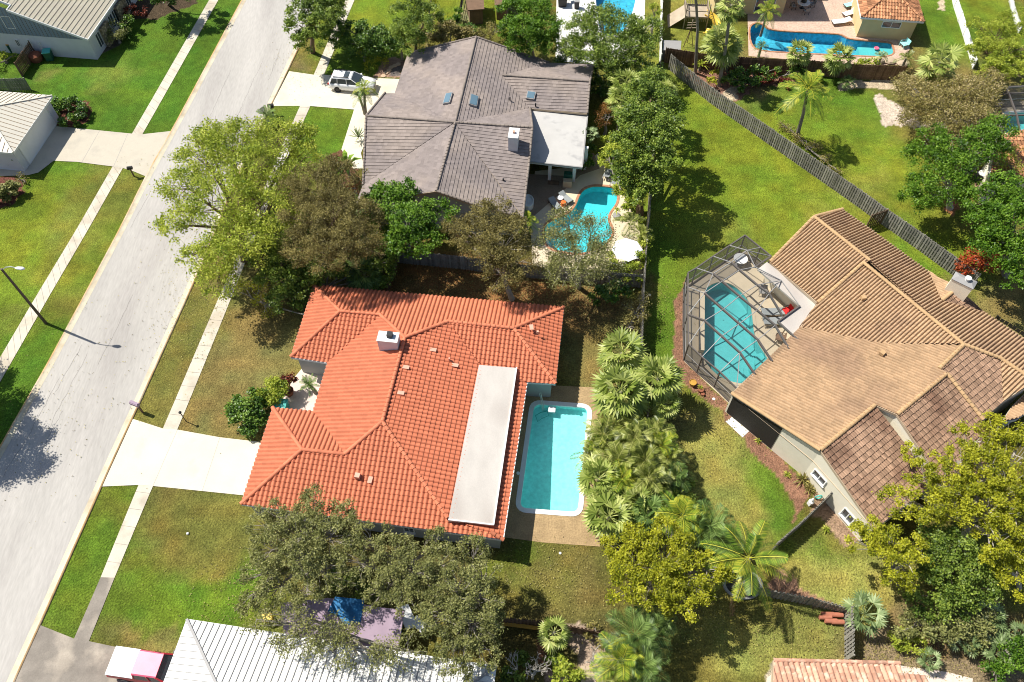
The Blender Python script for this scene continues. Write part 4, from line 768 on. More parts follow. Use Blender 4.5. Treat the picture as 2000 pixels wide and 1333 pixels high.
# ------------------------------------------------------------- fences
def fence(label, base, h=1.8, mat='wood_grey', bw=.14, gap=.03, two=True, group=None, post=2.4, rails=True, cat='fence'):
    P = [G(a, b) for a, b in base] if not isinstance(base[0], Vector) else base; r = thing('fence', P[0].xy.to_3d(), label, cat, group); m = MB(); rl = MB(); rnd = random.Random(len(label)); k = 0
    posts = []
    for i in range(len(P)-1):
        a, b = P[i], P[i+1]; d = b-a; L = d.length; d /= L; nr = Vector((-d.y, d.x, 0)); s = 0; az = math.atan2(d.y, d.x)
        while s < L-.02:
            p = a+d*(s+bw/2)+nr*((.035 if k % 2 else -.035) if two else .03); hh = h+rnd.uniform(-.03, .03); m.box((p.x, p.y, hh/2), (bw, .022, hh), az+rnd.uniform(-.02, .02), rx=rnd.uniform(-.012, .012), a=rnd.random()); s += (bw+gap)*(.72 if two else 1); k += 1
        for z in ((.35, h*.55, h-.25) if rails else ()): rl.bar(a+Vector((0, 0, z)), b+Vector((0, 0, z)), .04, .09)
        n = max(1, round(L/post))
        posts += [a.lerp(b, t/n) for t in range(n)]
    posts.append(P[-1]); m.build('boards', M[mat], r); rl.build('rails', M[mat], r) if rails else None
    for p in posts: q_ = MB(); q_.box((p.x, p.y, (h+.05)/2), (.1, .1, h+.05), a=rnd.random()); q_.build('post', M[mat], r)
    return r
fence('long weathered grey board fence running diagonally beside the big lawn', [(1306, 135), (1350, 172), (1385, 200), (1500, 281), (1667, 398), (1719, 436), (1790, 486), (1860, 537), (1895, 562)])
fence('short dark gate section between the diagonal fence and the tan house', [(1719, 437), (1690, 447)], mat='wood_brown')
fence('brown board fence behind the long blue pool', [(1297, 122), (1373, 134), (1440, 140), (1580, 147), (1656, 154), (1757, 158)], mat='wood_brown')
fence('weathered board fence between the red house yard and the big lawn', [(1284, 150), (1271, 330), (1263, 450), (1258, 497), (1252, 595), (1248, 700)], 1.9)
fence('board fence behind the freeform pool, shaded by olive trees', [(772, 513), (905, 526), (1010, 541), (1140, 552), (1249, 562)], 1.7)
fence('short reddish brown fence at the upper left corner of the red roof', [(778, 512), (757, 575)], 1.5, 'wood_brown')
fence('dark board fence below the lawn of the rectangular pool', [(930, 1210), (975, 1219), (1060, 1226), (1154, 1243), (1210, 1260)], 1.5, 'wood_brown')
fence('weathered fence along the palm bed above the clay pipes', [(1430, 1150), (1505, 1167), (1575, 1180), (1647, 1199)], 1.3)
fence('pale weathered fence running down to the pink tile roof', [(1648, 1200), (1650, 1245), (1650, 1292)], 1.7)
fence('weathered fence running out from the cream wall of the tan house', [(1611, 980), (1560, 1030), (1509, 1075)], 1.6)
fence('white vinyl fence at the top right corner', [(1845, -60), (1862, 15), (1880, 70), (1899, 135)], 1.15, 'vinyl', .2, .0, False)
fence('narrow white vinyl fence left of the wooden playset', [(1288, 132), (1290, 30), (1291, -40)], 1.7, 'vinyl', .2, .0, False)
fence('brown wooden yard fence below the blue boarded gable', [(72, 108), (58, 128), (44, 150)], 1.7, 'wood_brown')
fence('grey slatted wooden gate fence between the two left houses', [(60, 176), (22, 178), (-10, 174)], 1.5)
fence('thin dark wire fence beside the clipped hedge at the top', [(893, 60), (902, 20), (912, -30)], 1.3, 'black', .03, .16, False)
fence('short white picket edge at the top right corner', [(1966, -20), (1975, 30), (1988, 66)], .9, 'vinyl', .1, .08, False)
# ------------------------------------------------------------- screened enclosures
def enclosure(label, nodes, bars, walls_, roofs, base):
    P = {k: G(*v) for k, v in nodes.items()}; c = sum((P[k] for k in base), Vector())/len(base); r = thing('pool_enclosure', c.xy.to_3d(), label, 'pool enclosure')
    m = MB(); t = MB()
    for a, b, w in bars: (m if w > .08 else t).bar(P[a], P[b], w, w*1.3)
    for k in base: m.bar(P[k], Vector((*P[k].xy, P[k].z-P[k].z)), .09, .09)
    for i in range(len(base)-1): a, b = P[base[i]], P[base[i+1]]; m.bar(Vector((a.x, a.y, .08)), Vector((b.x, b.y, .08)), .1, .12); t.bar(Vector((a.x, a.y, 1.0)), Vector((b.x, b.y, 1.0)), .05, .06); m.bar(a, b, .1, .12)
    fr = m.build('frame', M['bronze'], r); t.build('purlins', M['gutter'], r)
    s = MB(); [s.poly([P[k] for k in f]) for f in roofs]; s.build('roof_screen', M['screen'], r); s = MB()
    for i in range(len(base)-1): a, b = P[base[i]], P[base[i+1]]; s.poly([Vector((a.x, a.y, .1)), Vector((b.x, b.y, .1)), b, a])
    s.build('wall_screen', M['screen_wall'], r); return r
ze = 2.25; zu = 3.3
ND = dict(E1=(1344, 533, ze), E1a=(1360, 524, ze), E1b=(1393, 501, ze), E1c=(1425, 480, ze), E2=(1455, 460, ze), E2a=(1485, 484, ze), E3=(1506, 501, ze), L1=(1343.5, 561, ze), L2=(1343.5, 615, ze), E4=(1345, 673, ze), E5=(1371, 698, ze), E6=(1406, 727, ze), E7=(1439, 759, ze),
 u0=(1393, 535, zu), u1=(1428, 513, zu), u2=(1459, 489.5, zu), a0=(1376, 573, zu), a1=(1411, 549.5, zu), a2=(1444, 528, zu), a3=(1475, 522, zu-.4), b0=(1376, 627, zu), b1=(1412, 605, zu), b2=(1444, 579, zu), b3=(1478.5, 557, zu), b4=(1502, 574, zu),
 c1=(1409.5, 657, zu), c2=(1444, 633, zu), c3=(1478.5, 606.5, zu), c4=(1514, 636, zu-.2), d1=(1445, 689, zu), d2=(1480, 664, zu), h1=(1474, 731, 2.8), h2=(1508, 706, 2.8), h3=(1541, 682, 2.8), h4=(1561, 667, 2.8), h5=(1526, 548, 2.7), k1=(1528, 617, 2.7), k2=(1562, 598, 2.7), k3=(1519, 629, 2.7), k4=(1475, 522, 2.7))
W = .13; n = .055
BR_ = [('u0', 'b2', W), ('b2', 'c3', W), ('c3', 'c4', W), ('c4', 'h3', W), ('a0', 'b1', W), ('b1', 'c2', W), ('c2', 'd2', W), ('d2', 'h2', W), ('L2', 'b0', W), ('b0', 'c1', W), ('c1', 'd1', W), ('d1', 'h1', W), ('u1', 'a2', W), ('a2', 'b3', W), ('b3', 'b4', W), ('b4', 'k1', W), ('k2', 'k3', W), ('E3', 'k4', W), ('h4', 'k3', W), ('h5', 'k2', n), ('a3', 'h5', n), ('u2', 'a3', n), ('u2', 'E3', n),
 ('a0', 'a1', n), ('a1', 'a2', n), ('a2', 'a3', n), ('b0', 'b1', n), ('b1', 'b2', n), ('b2', 'b3', n), ('b3', 'h5', n), ('E4', 'b0', n), ('E5', 'c1', n), ('c1', 'c2', n), ('c2', 'c3', n), ('c3', 'b4', n), ('b4', 'h5', n), ('E6', 'd1', n), ('d1', 'd2', n), ('d2', 'c4', n), ('E7', 'd1', n), ('E7', 'h1', n),
 ('E1a', 'u0', n), ('E1b', 'u1', n), ('E1c', 'u2', n), ('E2a', 'u2', n), ('u0', 'u1', n), ('u1', 'u2', n), ('L1', 'a0', n), ('a0', 'u0', n), ('u0', 'a1', n), ('L2', 'a0', n)]
enclosure('dark framed screen enclosure over the rounded pool beside the tan roof', ND, BR_, None,
 [('E1', 'E1a', 'u0', 'a0', 'L1'), ('E1a', 'E1b', 'u1', 'u0'), ('E1b', 'E1c', 'u2', 'u1'), ('E1c', 'E2', 'E2a', 'u2'), ('E2a', 'E3', 'u2'), ('u2', 'E3', 'k4'), ('u0', 'u1', 'a2', 'b2', 'a1'), ('u1', 'u2', 'a3', 'a2'), ('a0', 'u0', 'a1', 'b2', 'b1'), ('L1', 'a0', 'b1', 'b0', 'L2'), ('a2', 'a3', 'h5', 'b3'), ('a2', 'b3', 'b4', 'c3', 'b2'), ('L2', 'b0', 'c1', 'E5', 'E4'), ('b0', 'b1', 'c2', 'c1'), ('b1', 'b2', 'c3', 'c2'), ('c1', 'c2', 'd2', 'd1', 'E6', 'E5'), ('c2', 'c3', 'c4', 'd2'), ('d1', 'h1', 'E7', 'E6'), ('d1', 'd2', 'h2', 'h1'), ('d2', 'c4', 'h3', 'h2')], ['E3', 'E2a', 'E2', 'E1c', 'E1b', 'E1a', 'E1', 'L1', 'L2', 'E4', 'E5', 'E6', 'E7'])
z = 2.6; ND2 = dict(A=(1934, 172, z), B=(2060, 165, z), C=(1966, 172, z+.6), C2=(1986, 226, z+.6), C3=(1993, 262, z), A2=(1946, 185, z), A3=(1957, 225, z), A4=(1962, 265, z), D2=(2060, 222, z+.6), D3=(2060, 262, z), F2=(1975, 183, z+.6), F3=(2060, 182, z+.6))
enclosure('dark screen enclosure with pale frame over the teal pool at the right edge', ND2, [('A', 'A3', W), ('A3', 'A4', W), ('C', 'C2', .12), ('C2', 'C3', .12), ('A3', 'C2', .1), ('C2', 'D2', .1), ('A2', 'F2', .1), ('F2', 'F3', .1), ('A', 'C', .1), ('C', 'B', .1)], None, [('A', 'C', 'C2', 'A3'), ('C', 'B', 'D2', 'C2'), ('A3', 'C2', 'C3', 'A4'), ('C2', 'D2', 'D3', 'C3')], ['B', 'A', 'A2', 'A3', 'A4', 'C3'])
# ------------------------------------------------------------- vehicles
def wheels(r, xs, w, rad, mt='rim'):
    for x in xs:
        for s in (-1, 1):
            m = MB(); m.tube([(x, s*(w-.2), rad), (x, s*w, rad)], rad, 20); t = m.build('wheel', M['tyre'], r, local=True)
            m = MB(); m.tube([(x, s*(w-.02), rad), (x, s*(w+.012), rad)], rad*.6, 14); m.build('rim', M[mt], t, local=True)
def ring(x, w, zb, zt, crown=.04, sh=.9): return [Vector((x, y, z)) for y, z in ((-w*.92, zb), (-w, zb+.18), (-w, zb+(zt-zb)*.6), (-w*sh, zt), (-w*.5, zt+crown), (w*.5, zt+crown), (w*sh, zt), (w, zb+(zt-zb)*.6), (w, zb+.18), (w*.92, zb))]
def suv(loc, az):
    r = thing('parked_car', loc, 'white estate car with roof rails parked on the bright driveway', 'car', rz=az)
    m = MB(); m.loft([ring(*t) for t in ((-2.38, .72, .42, .85), (-2.33, .84, .34, .98), (-2.1, .91, .3, 1.06), (-1.2, .93, .28, 1.06), (0, .94, .27, 1.04), (.95, .93, .28, 1.02), (1.5, .92, .28, .98), (2.05, .88, .3, .88), (2.28, .78, .33, .76), (2.38, .6, .4, .64))])
    b = m.build('body', M['car_white'], r, local=True, smooth=True); b.data.polygons.foreach_set('use_smooth', [True]*len(b.data.polygons))
    m = MB(); m.loft([[Vector((x, y*s, z)) for x, y, s in ((-2.18, 1, -.84), (1.02, 1, -.84), (1.02, 1, .84), (-2.18, 1, .84))] if z < 1.2 else [Vector((x, y, z)) for x, y in ((-1.88, -.66), (.12, -.66), (.12, .66), (-1.88, .66))] for z in (1.02, 1.6)]); m.build('windows', M['glass'], r, local=True)
    m = MB(); m.loft([[Vector((x, y, z)) for x, y in pts] for z, pts in ((1.58, ((-1.98, -.7), (.16, -.69), (.16, .69), (-1.98, .7))), (1.65, ((-1.9, -.62), (.08, -.6), (.08, .6), (-1.9, .62))), (1.69, ((-1.6, -.4), (-.1, -.4), (-.1, .4), (-1.6, .4))))])
    ro = m.build('roof', M['car_white'], r, local=True, smooth=False)
    m = MB(); m.box((-.42, 0, 1.685), (.55, .95, .02)); m.build('sunroof', M['glass'], ro, local=True)
    for s in (-1, 1):
        m = MB(); m.bar((-1.75, s*.6, 1.73), (-.1, s*.6, 1.73), .05, .05); m.bar((-1.7, s*.6, 1.65), (-1.7, s*.6, 1.73), .05); m.bar((-.15, s*.6, 1.65), (-.15, s*.6, 1.73), .05); m.build('roof_rail', M['black'], ro, local=True)
        m = MB()
        for x0, x1 in ((1.0, .13), (-2.16, -1.9), (-.35, -.38), (-1.35, -1.32)): m.bar((x0, s*.845, 1.03), (x1, s*.668, 1.6), .07, .05)
        m.build('window_pillars', M['car_white'], b, local=True)
        m = MB(); m.box((.78, s*1.0, 1.08), (.16, .2, .13)); m.build('mirror', M['car_white'], r, local=True, bevel=.02)
        m = MB(); m.box((2.22, s*.6, .74), (.22, .3, .12), s*-.5); m.build('headlight', M['steel'], r, local=True)
        m = MB(); m.box((-2.32, s*.7, .92), (.14, .28, .14), s*.3); m.build('tail_light', M['lamp_red'], r, local=True)
    m = MB(); m.box((2.35, 0, .6), (.08, .8, .16)); m.build('grille', M['black'], r, local=True)
    m = MB(); m.box((-2.36, 0, .42), (.1, 1.5, .14)); m.build('bumper', M['black'], r, local=True)
    wheels(r, (-1.42, 1.42), .93, .36, 'black'); return r
p0, p1 = G(648, 169), G(733, 176); suv((p0+p1)/2, math.atan2((p1-p0).y, (p1-p0).x))
def pickup(loc, az):
    r = thing('pickup_truck', loc, 'red pickup truck with a pinkish roof sheen and white bed cover by the white roof', 'truck', rz=az)
    m = MB(); m.loft([ring(*t) for t in ((-2.68, .82, .5, 1.0), (-2.6, .93, .45, 1.06), (-.6, .95, .42, 1.06), (1.2, .95, .42, 1.06), (2.2, .93, .42, 1.02), (2.55, .85, .48, .92))]); m.build('body', M['car_red'], r, local=True)
    m = MB(); m.box((-1.72, 0, 1.13), (1.82, 1.76, .08)); m.build('bed_cover', M['white_p'], r, local=True, bevel=.03)
    m = MB(); m.loft([[Vector(t) for t in ((-.78, -.87, 1.08), (1.45, -.87, 1.06), (1.45, .87, 1.06), (-.78, .87, 1.08))], [Vector(t) for t in ((-.68, -.72, 1.68), (.78, -.7, 1.68), (.78, .7, 1.68), (-.68, .72, 1.68))]]); m.build('windows', M['glass'], r, local=True)
    m = MB(); m.loft([[Vector((x, y, z)) for x, y in ((-.76-0*z, -w), (.84, -w+.02), (.84, w-.02), (-.76, w))] for z, w in ((1.66, .76), (1.74, .68))]); ro = m.build('roof', M['pink_sheen'], r, local=True)
    for s in (-1, 1):
        m = MB()
        for x0, x1 in ((1.45, .8), (-.76, -.68), (.3, .2)): m.bar((x0, s*.875, 1.07), (x1, s*.73, 1.68), .09, .06)
        m.build('door_pillars', M['car_red'], r, local=True)
        m = MB(); m.box((1.2, s*1.03, 1.12), (.12, .2, .16)); m.build('mirror', M['black'], r, local=True)
        m = MB(); m.box((-2.66, s*.75, .85), (.08, .14, .26)); m.build('tail_light', M['lamp_red'], r, local=True)
    wheels(r, (-1.65, 1.7), .95, .38); return r
p0, p1 = G(222, 1291, 1.1), G(325, 1306, 1.1); d_ = (p1-p0).normalized(); az = math.atan2(d_.y, d_.x); pickup(Vector((*(p0+d_*2.45).xy, .04)), az)
# ------------------------------------------------------------- street furniture
b = G(90, 632); r = thing('street_lamp', b, 'tall bronze street lamp post beside the left pavement with a curved arm', 'street lamp')
m = MB(); m.tube([b, b+Vector((0, 0, 7.1))], [.13, .085], 10); m.build('pole', M['pole'], r)
hd = Vector((-37.58, 38.88, 7.4)); top = b+Vector((0, 0, 6.95)); m = MB(); m.tube([top, top.lerp(hd, .35)+Vector((0, 0, .25)), top.lerp(hd, .7)+Vector((0, 0, .22)), hd], .035, 6); m.build('arm', M['steel'], r)
m = MB(); d_ = (hd-top).xy.normalized().to_3d(); m.loft([[hd+d_*x+Vector((-d_.y, d_.x, 0))*(w*math.cos(t))+Vector((0, 0, h_*math.sin(t)))for t in [k*math.pi/4 for k in range(8)]] for x, w, h_ in ((-.15, .06, .05), (.05, .14, .09), (.4, .17, .1), (.62, .06, .04))]); m.build('lamp_head', M['white_p'], r, smooth=True)
b = G(364, 824); r = thing('lamp_post', b, 'thin dark post with a ball top beside the bright driveway', 'post'); m = MB(); m.tube([b, b+Vector((0, 0, 1.45))], .035, 8); m.build('pole', M['pole'], r); m = MB(); m.lathe(b+Vector((0, 0, 1.42)), [(.02, -.1), (.1, -.05), (.12, .02), (.08, .1), (.01, .13)], 12); m.build('lamp_head', M['black'], r)
b = G(279, 806); r = thing('mailbox', b, 'wooden mailbox on a post at the kerb by the bright driveway', 'mailbox'); m = MB(); m.box((b.x, b.y, .55), (.12, .12, 1.1), .3); m.build('post', M['wood_brown'], r)
m = MB(); az = R(158); m.box((b.x-.22, b.y+.1, 1.15), (.75, .28, .26), az); m.box((b.x-.22, b.y+.1, 1.31), (.7, .18, .08), az); m.build('box', M['mauve'], r)
b = G(262, 345); r = thing('mailbox', b, 'dark mailbox at the kerb beside the cream driveway', 'mailbox'); m = MB(); m.box((b.x, b.y, .5), (.1, .1, 1.0)); m.build('post', M['wood_brown'], r); m = MB(); m.box((b.x, b.y, 1.08), (.5, .24, .24), .2); m.box((b.x, b.y, 1.22), (.46, .14, .07), .2); m.build('box', M['black'], r)
b = G(534, 225); r = thing('mailbox', b, 'black mailbox beside the small palm at the grey house driveway', 'mailbox'); m = MB(); m.box((b.x, b.y, .55), (.14, .14, 1.1)); m.build('post', M['black'], r); m = MB(); m.box((b.x, b.y, 1.15), (.6, .3, .3), .1); m.box((b.x, b.y, 1.32), (.55, .2, .08), .1); m.build('box', M['black'], r)
def small(name, x, y, prof, mat, label, cat, n=12, z=0, sx=1, sy=1):
    g = G(x, y, z); m = MB(); m.lathe(g, prof, n, sx=sx, sy=sy); return setp(m.build(name, M[mat], loc=g, smooth=False), label, cat)
small('drain_cap', 367, 1043, [(.09, 0), (.1, .06), (.08, .11), (.02, .13)], 'white_p', 'small white dome in the front lawn below the bright driveway', 'drain cap')
small('sprinkler_cap', 1094, 1081, [(.09, 0), (.09, .04), (.05, .05)], 'white_p', 'small pale ring in the lawn below the pebble deck', 'sprinkler')
small('drain_cap', 1012, 925, [(.13, .01), (.13, .06), (.06, .07)], 'white_p', 'small round white cap on the narrow deck left of the rectangular pool', 'drain cap')
small('drain_cap', 1394, 780, [(.12, 0), (.12, .04), (.08, .05)], 'trim', 'pale ring in the mulch bed below the screen enclosure', 'drain cap')
small('storm_cap', 1269, 577, [(.1, 0), (.1, .05), (.05, .06)], 'trim', 'pale cap in the shade beside the middle yard fence', 'drain cap')
# stepping stones
for k, (x, y) in enumerate([(749, 149), (754, 143), (760, 138), (764, 132), (771, 129), (778, 126)]):
    g = G(x, y, .02); m = MB(); m.lathe(g, [(.27, 0), (.27, .05), (.22, .06)], 12); setp(m.build('stepping_stone', M['stonep'], loc=g), ('first', 'second', 'third', 'fourth', 'fifth', 'last')[k]+' round stepping stone counting from the bright driveway', 'stepping stone', 'stepping stones curving up to the grey roofed house')
# ------------------------------------------------------------- bins, pots and furniture
def bin_(x, y, body, lid, label, s=.62, h=1.0, az=0):
    g = G(x, y); r = thing('wheelie_bin', g, label, 'bin', rz=az); m = MB(); m.box((0, 0, h/2), (s, s*1.1, h), taper=1.12); m.build('body', M[body], r, local=True, bevel=.03); m = MB(); m.box((0, 0, h+.04), (s*1.2, s*1.3, .09)); m.box((-.0, s*.6, h), (s*.9, .08, .08)); m.build('lid', M[lid], r, local=True, bevel=.02)
    m = MB(); m.tube([(-s*.45, s*.55, .12), (s*.45, s*.55, .12)], .12, 10); m.build('wheels', M['tyre'], r, local=True); return r
bin_(27, 100, 'green_bin', 'pot_y', 'dark green bin with a brown lid by the top left house wall', az=.4)
bin_(99, 116, 'green_bin', 'teal', 'dark bin with a bright teal lid outside the brown yard fence', .7, az=.2)
bin_(552, 803, 'teal', 'teal', 'teal bin standing on the entrance court by the clipped shrub', .85, .9, az=R(-8))
small('barrel', 73, 118, [(.6, 0), (.7, .3), (.7, .7), (.5, .85), (.2, .9)], 'pot', 'rust red heap of garden pots between the fence and the teal lidded bin', 'pots', 10)
m = MB(); g = G(46, 96); m.tube([g+Vector((.35*math.cos(t*.5), .35*math.sin(t*.5), .25+.02*t)) for t in range(26)], .06, 6); setp(m.build('garden_hose', M['black'], loc=g), 'coiled dark garden hose by the top left house wall', 'hose')
def chair(loc, az, mat, label, cat='chair', frame='steel', w=.55, group=None, back=.85):
    r = thing('chair', loc, label, cat, group, az); m = MB(); m.box((0, 0, .43), (w, w, .06)); m.build('seat', M[mat], r, local=True, bevel=.01); m = MB(); m.box((-w*.5, 0, .43+back/4), (.05, w, back/2), ry=-.2); m.build('backrest', M[mat], r, local=True)
    for i, j in ((-1, -1), (1, -1), (1, 1), (-1, 1)): m = MB(); m.bar((i*w*.45, j*w*.45, 0), (i*w*.42, j*w*.45, .42), .04); m.build('leg', M[frame], r, local=True)
    for s in (-1, 1): m = MB(); m.bar((-w*.45, s*w*.5, .66), (w*.4, s*w*.5, .64), .05, .03); m.bar((w*.38, s*w*.5, .42), (w*.38, s*w*.5, .64), .03); m.build('armrest', M[frame], r, local=True)
    return r
def lounger(loc, az, mat, frame, label, L=1.9, w=.65, up=.45):
    r = thing('sun_lounger', loc, label, 'sun lounger', rz=az); m = MB(); m.bar((-L*.1, -w/2, .3), (L*.5, -w/2, .3), .05); m.bar((-L*.5, -w/2, .3), (-L*.1, -w/2, .3), .05); m.bar((-L*.5, w/2, .3), (L*.5, w/2, .3), .05); m.bar((L*.5, -w/2, .3), (L*.5, w/2, .3), .05); m.build('frame', M[frame], r, local=True)
    m = MB(); m.box((L*.18, 0, .36), (L*.62, w*.95, .08)); m.build('seat', M[mat], r, local=True, bevel=.02); m = MB(); a = Vector((-L*.13, 0, .36)); b_ = a+Vector((-L*.36*math.cos(up), 0, L*.36*math.sin(up)))
    m.bar(a, b_, w*.95, .08); m.build('backrest', M[mat], r, local=True, bevel=.02)
    for x in (-.4, .4):
        for s in (-1, 1): m = MB(); m.bar((x*L, s*w*.48, 0), (x*L, s*w*.48, .3), .05); m.build('leg', M[frame], r, local=True)
    return r
lounger(G(1083, 403), R(-60), 'greycloth', 'pole', 'grey sun lounger left of the orange stool by the freeform pool', 1.5); lounger(G(1104, 391), R(-50), 'greycloth', 'pole', 'grey sun lounger above the orange stool by the freeform pool', 1.5)
small('stool', 1100, 402, [(.2, 0), (.26, .12), (.2, .25), (.26, .4), (.24, .48), (.05, .5)], 'orange', 'round orange stool between the two grey loungers', 'stool'); 
r = thing('side_table', G(1094, 393), 'small white table between the two grey loungers', 'table'); m = MB(); g = r.location; m.lathe(g, [(.3, .42), (.3, .46), (.05, .47)], 14); m.build('table_top', M['white_p'], r); m = MB(); m.lathe(g, [(.18, 0), (.04, .03), (.04, .42)], 10); m.build('leg', M['white_p'], r)
small('hot_tub', 1031, 402, [(.75, 0), (.78, .7), (.7, .72), (.62, .5), (.2, .45)], 'white_p', 'round white tub beside the eave of the grey roof', 'tub', 20, sx=.7)
m = MB(); g = G(1081, 357, .03); m.box(g, (1.1, .6, .03), R(-7)); setp(m.build('door_mat', M['wood_brown'], loc=g), 'dark doormat on the brown pebble patio', 'door mat')
g = G(1108, 362); r = thing('barbecue', g, 'green covered barbecue with a grey shelf under the porch corner', 'barbecue', rz=R(-7)); m = MB(); m.box((0, .5, .55), (.9, .6, 1.1), taper=.9); m.build('cover', M['green_bin'], r, local=True, bevel=.06); m = MB(); m.box((0, -.15, .4), (.85, .5, .8)); m.build('cabinet', M['trim_tan'], r, local=True, bevel=.02)
lounger(G(1186, 345), R(70), 'greycloth', 'steel', 'grey lounger tucked under the palms at the top of the freeform pool deck', 1.5); lounger(G(1202, 360), R(60), 'greycloth', 'steel', 'pale lounger half hidden by foliage right of the freeform pool', 1.4)
def parasol(x, y, z, rad, label, lean=(0, 0)):
    c = G(x, y, z); r = thing('parasol', (c.x, c.y, 0), label, 'parasol'); m = MB(); m.tube([(c.x, c.y, 0), (c.x, c.y, z)], .03, 8); m.build('pole', M['steel'], r); m = MB(); n_ = 8; ring_ = []
    for k in range(n_*2): t = math.pi*k/n_; rr = rad*(1 if k % 2 == 0 else .9); ring_.append(c+Vector((rr*math.cos(t), rr*math.sin(t), -.42+(0 if k % 2 == 0 else .04))))
    mid = [c+(p-c)*.5+Vector((0, 0, .04)) for p in ring_]; m.loft([ring_, mid, [c+Vector((.05*math.cos(math.pi*k/n_), .05*math.sin(math.pi*k/n_), 0)) for k in range(n_*2)]]); m.build('canopy', M['whitecloth'], r)
    m = MB()
    for k in range(n_): t = 2*math.pi*k/n_; m.bar(c-Vector((0, 0, .05)), c+Vector((rad*.95*math.cos(t), rad*.95*math.sin(t), -.43)), .02)
    m.build('ribs', M['steel'], r); m = MB(); m.box((c.x, c.y, .06), (.5, .5, .12)); m.build('base', M['gutter'], r)
parasol(1226, 482, 2.3, 1.35, 'white parasol beside the freeform pool deck at the fence')
small('planter', 1204, 425, [(.3, 0), (.38, .3), (.34, .34)], 'gutter', 'grey planter on the inner bend of the freeform pool', 'planter')
# by the long blue pool
lounger(G(1660, 30), R(205), 'white_p', 'pole', 'white sun lounger with raised back nearest the pool house', 2.0, .75, .9); lounger(G(1642, 47), R(190), 'white_p', 'pole', 'white flat sun lounger nearest the long blue pool', 2.2, .8, .3); lounger(G(1660, 14), R(200), 'aqua', 'pole', 'pale aqua lounger against the pool house wall', 1.6, .7, .9)
r = chair(G(1764, 92), R(200), 'aqua', 'aqua garden chair at the end corner of the long blue pool', 'chair', 'aqua', .75)
for k, (x, y, a, l) in enumerate([(1692, 68, -90, 'dark garden chair left of the pool house window'), (1725, 68, -90, 'dark garden chair below the pool house window'), (1681, 62, 180, 'tan garden chair at the left corner of the pool house')]): chair(G(x, y), R(a), 'black' if k < 2 else 'wood_play', l, frame='black' if k < 2 else 'wood_play')
g = G(1566, 16); r = thing('garden_table', g, 'round garden table with dark rim and parasol pole on the pink pavers', 'table'); m = MB(); m.lathe(g, [(.75, .7), (.75, .75), (.7, .77), (.05, .77)], 20); m.build('table_top', M['trim'], r); m = MB(); m.lathe(g, [(.35, 0), (.06, .06), (.06, .7)], 12); m.build('leg', M['black'], r); m = MB(); m.lathe(g, [(.1, .77), (.32, .8), (.3, .95), (.05, 1.6)], 12); m.build('folded_parasol', M['black'], r)
for k, (a, l) in enumerate([(10, 'right of'), (90, 'behind'), (190, 'left of'), (280, 'in front of')]): chair(g+Vector((1.15*math.cos(R(a)), 1.15*math.sin(R(a)), 0)), R(a+180)+math.pi*0, 'gutter', 'metal garden chair '+l+' the round table on the pink pavers', frame='black')
lounger(G(1600, -2), R(0), 'white_p', 'steel', 'white framed bench at the top edge of the pink paver deck', 1.5, .6, .2)
m = MB(); g = G(1712, 95, -.02); m.lathe(g, [(.25, 0), (.3, .05), (.25, .1), (.1, .06)], 12); setp(m.build('pool_toy', M['pink_sheen'], loc=g), 'small pink float in the long blue pool', 'pool toy')
for k, (x, y, l) in enumerate([(1716, 120, 'left'), (1737, 121, 'middle'), (1763, 126, 'right')]): g = G(x, y, 0); m = MB(); m.lathe(g, [(.5, 0), (.62, .15), (.5, .32), (.2, .4)], 10, sx=1.2); setp(m.build('boulder', M['trim_tan'], loc=g), l+' one of the three rounded tan boulders behind the brown fence', 'boulder')
# in the screened enclosure
lounger(G(1507, 614), R(5), 'greycloth', 'wood_play', 'grey cushioned bench inside the screen enclosure beside the red cushion', 2.0, .75, .2); lounger(G(1508, 632), R(4), 'greycloth', 'wood_play', 'grey cushioned bench below the other one inside the screen enclosure', 1.8, .75, .2)
chair(G(1535, 613), R(200), 'red_p', 'red chair inside the screen enclosure', frame='black', w=.65)
chair(G(1521, 665), R(160), 'wood_brown', 'brown wicker chair near the curved pool steps in the enclosure', frame='wood_brown', w=.7)
r = thing('round_table', G(1443, 516), 'round white table inside the top of the screen enclosure', 'table'); g = r.location; m = MB(); m.lathe(g, [(.62, .7), (.62, .75), (.05, .76)], 20); m.build('table_top', M['white_p'], r); m = MB(); m.lathe(g, [(.4, 0), (.08, .08), (.08, .7)], 12); m.build('leg', M['gutter'], r)
chair(G(1488, 575), R(-100), 'gutter', 'grey garden chair by the white flat roof edge inside the enclosure', frame='gutter', w=.6)
# pots and small things by the mulch bed
small('plant_pot', 1352, 752, [(.2, 0), (.3, .4), (.27, .42), (.24, .36)], 'pot_y', 'yellow glazed pot in the mulch bed', 'pot'); small('plant_pot', 1368, 765, [(.18, 0), (.24, .3), (.2, .32)], 'pot', 'dark clay pot with a small plant in the mulch bed', 'pot'); small('plant_pot', 1372, 772, [(.12, 0), (.15, .2), (.12, .21)], 'pot', 'tiny clay pot below the planted one in the mulch bed', 'pot')
g = G(1581, 985); m = MB(); m.box((g.x, g.y, .25), (.3, .3, .5), .4); m.lathe((g.x, g.y, .5), [(.2, 0), (.08, .1), (.1, .3), (.03, .45)], 8); setp(m.build('garden_ornament', M['white_p'], loc=g), 'small white garden ornament at the end of the mulch bed', 'ornament')
g = G(1599, 972, .3); m = MB(); m.tube([g+Vector((.25*math.cos(t), .05*t/12, .25*math.sin(t))) for t in [k*.6 for k in range(24)]], .04, 6); setp(m.build('hose_reel', M['teal'], loc=(g.x, g.y, 0)), 'green coiled hose at the fence by the cream wall', 'hose')
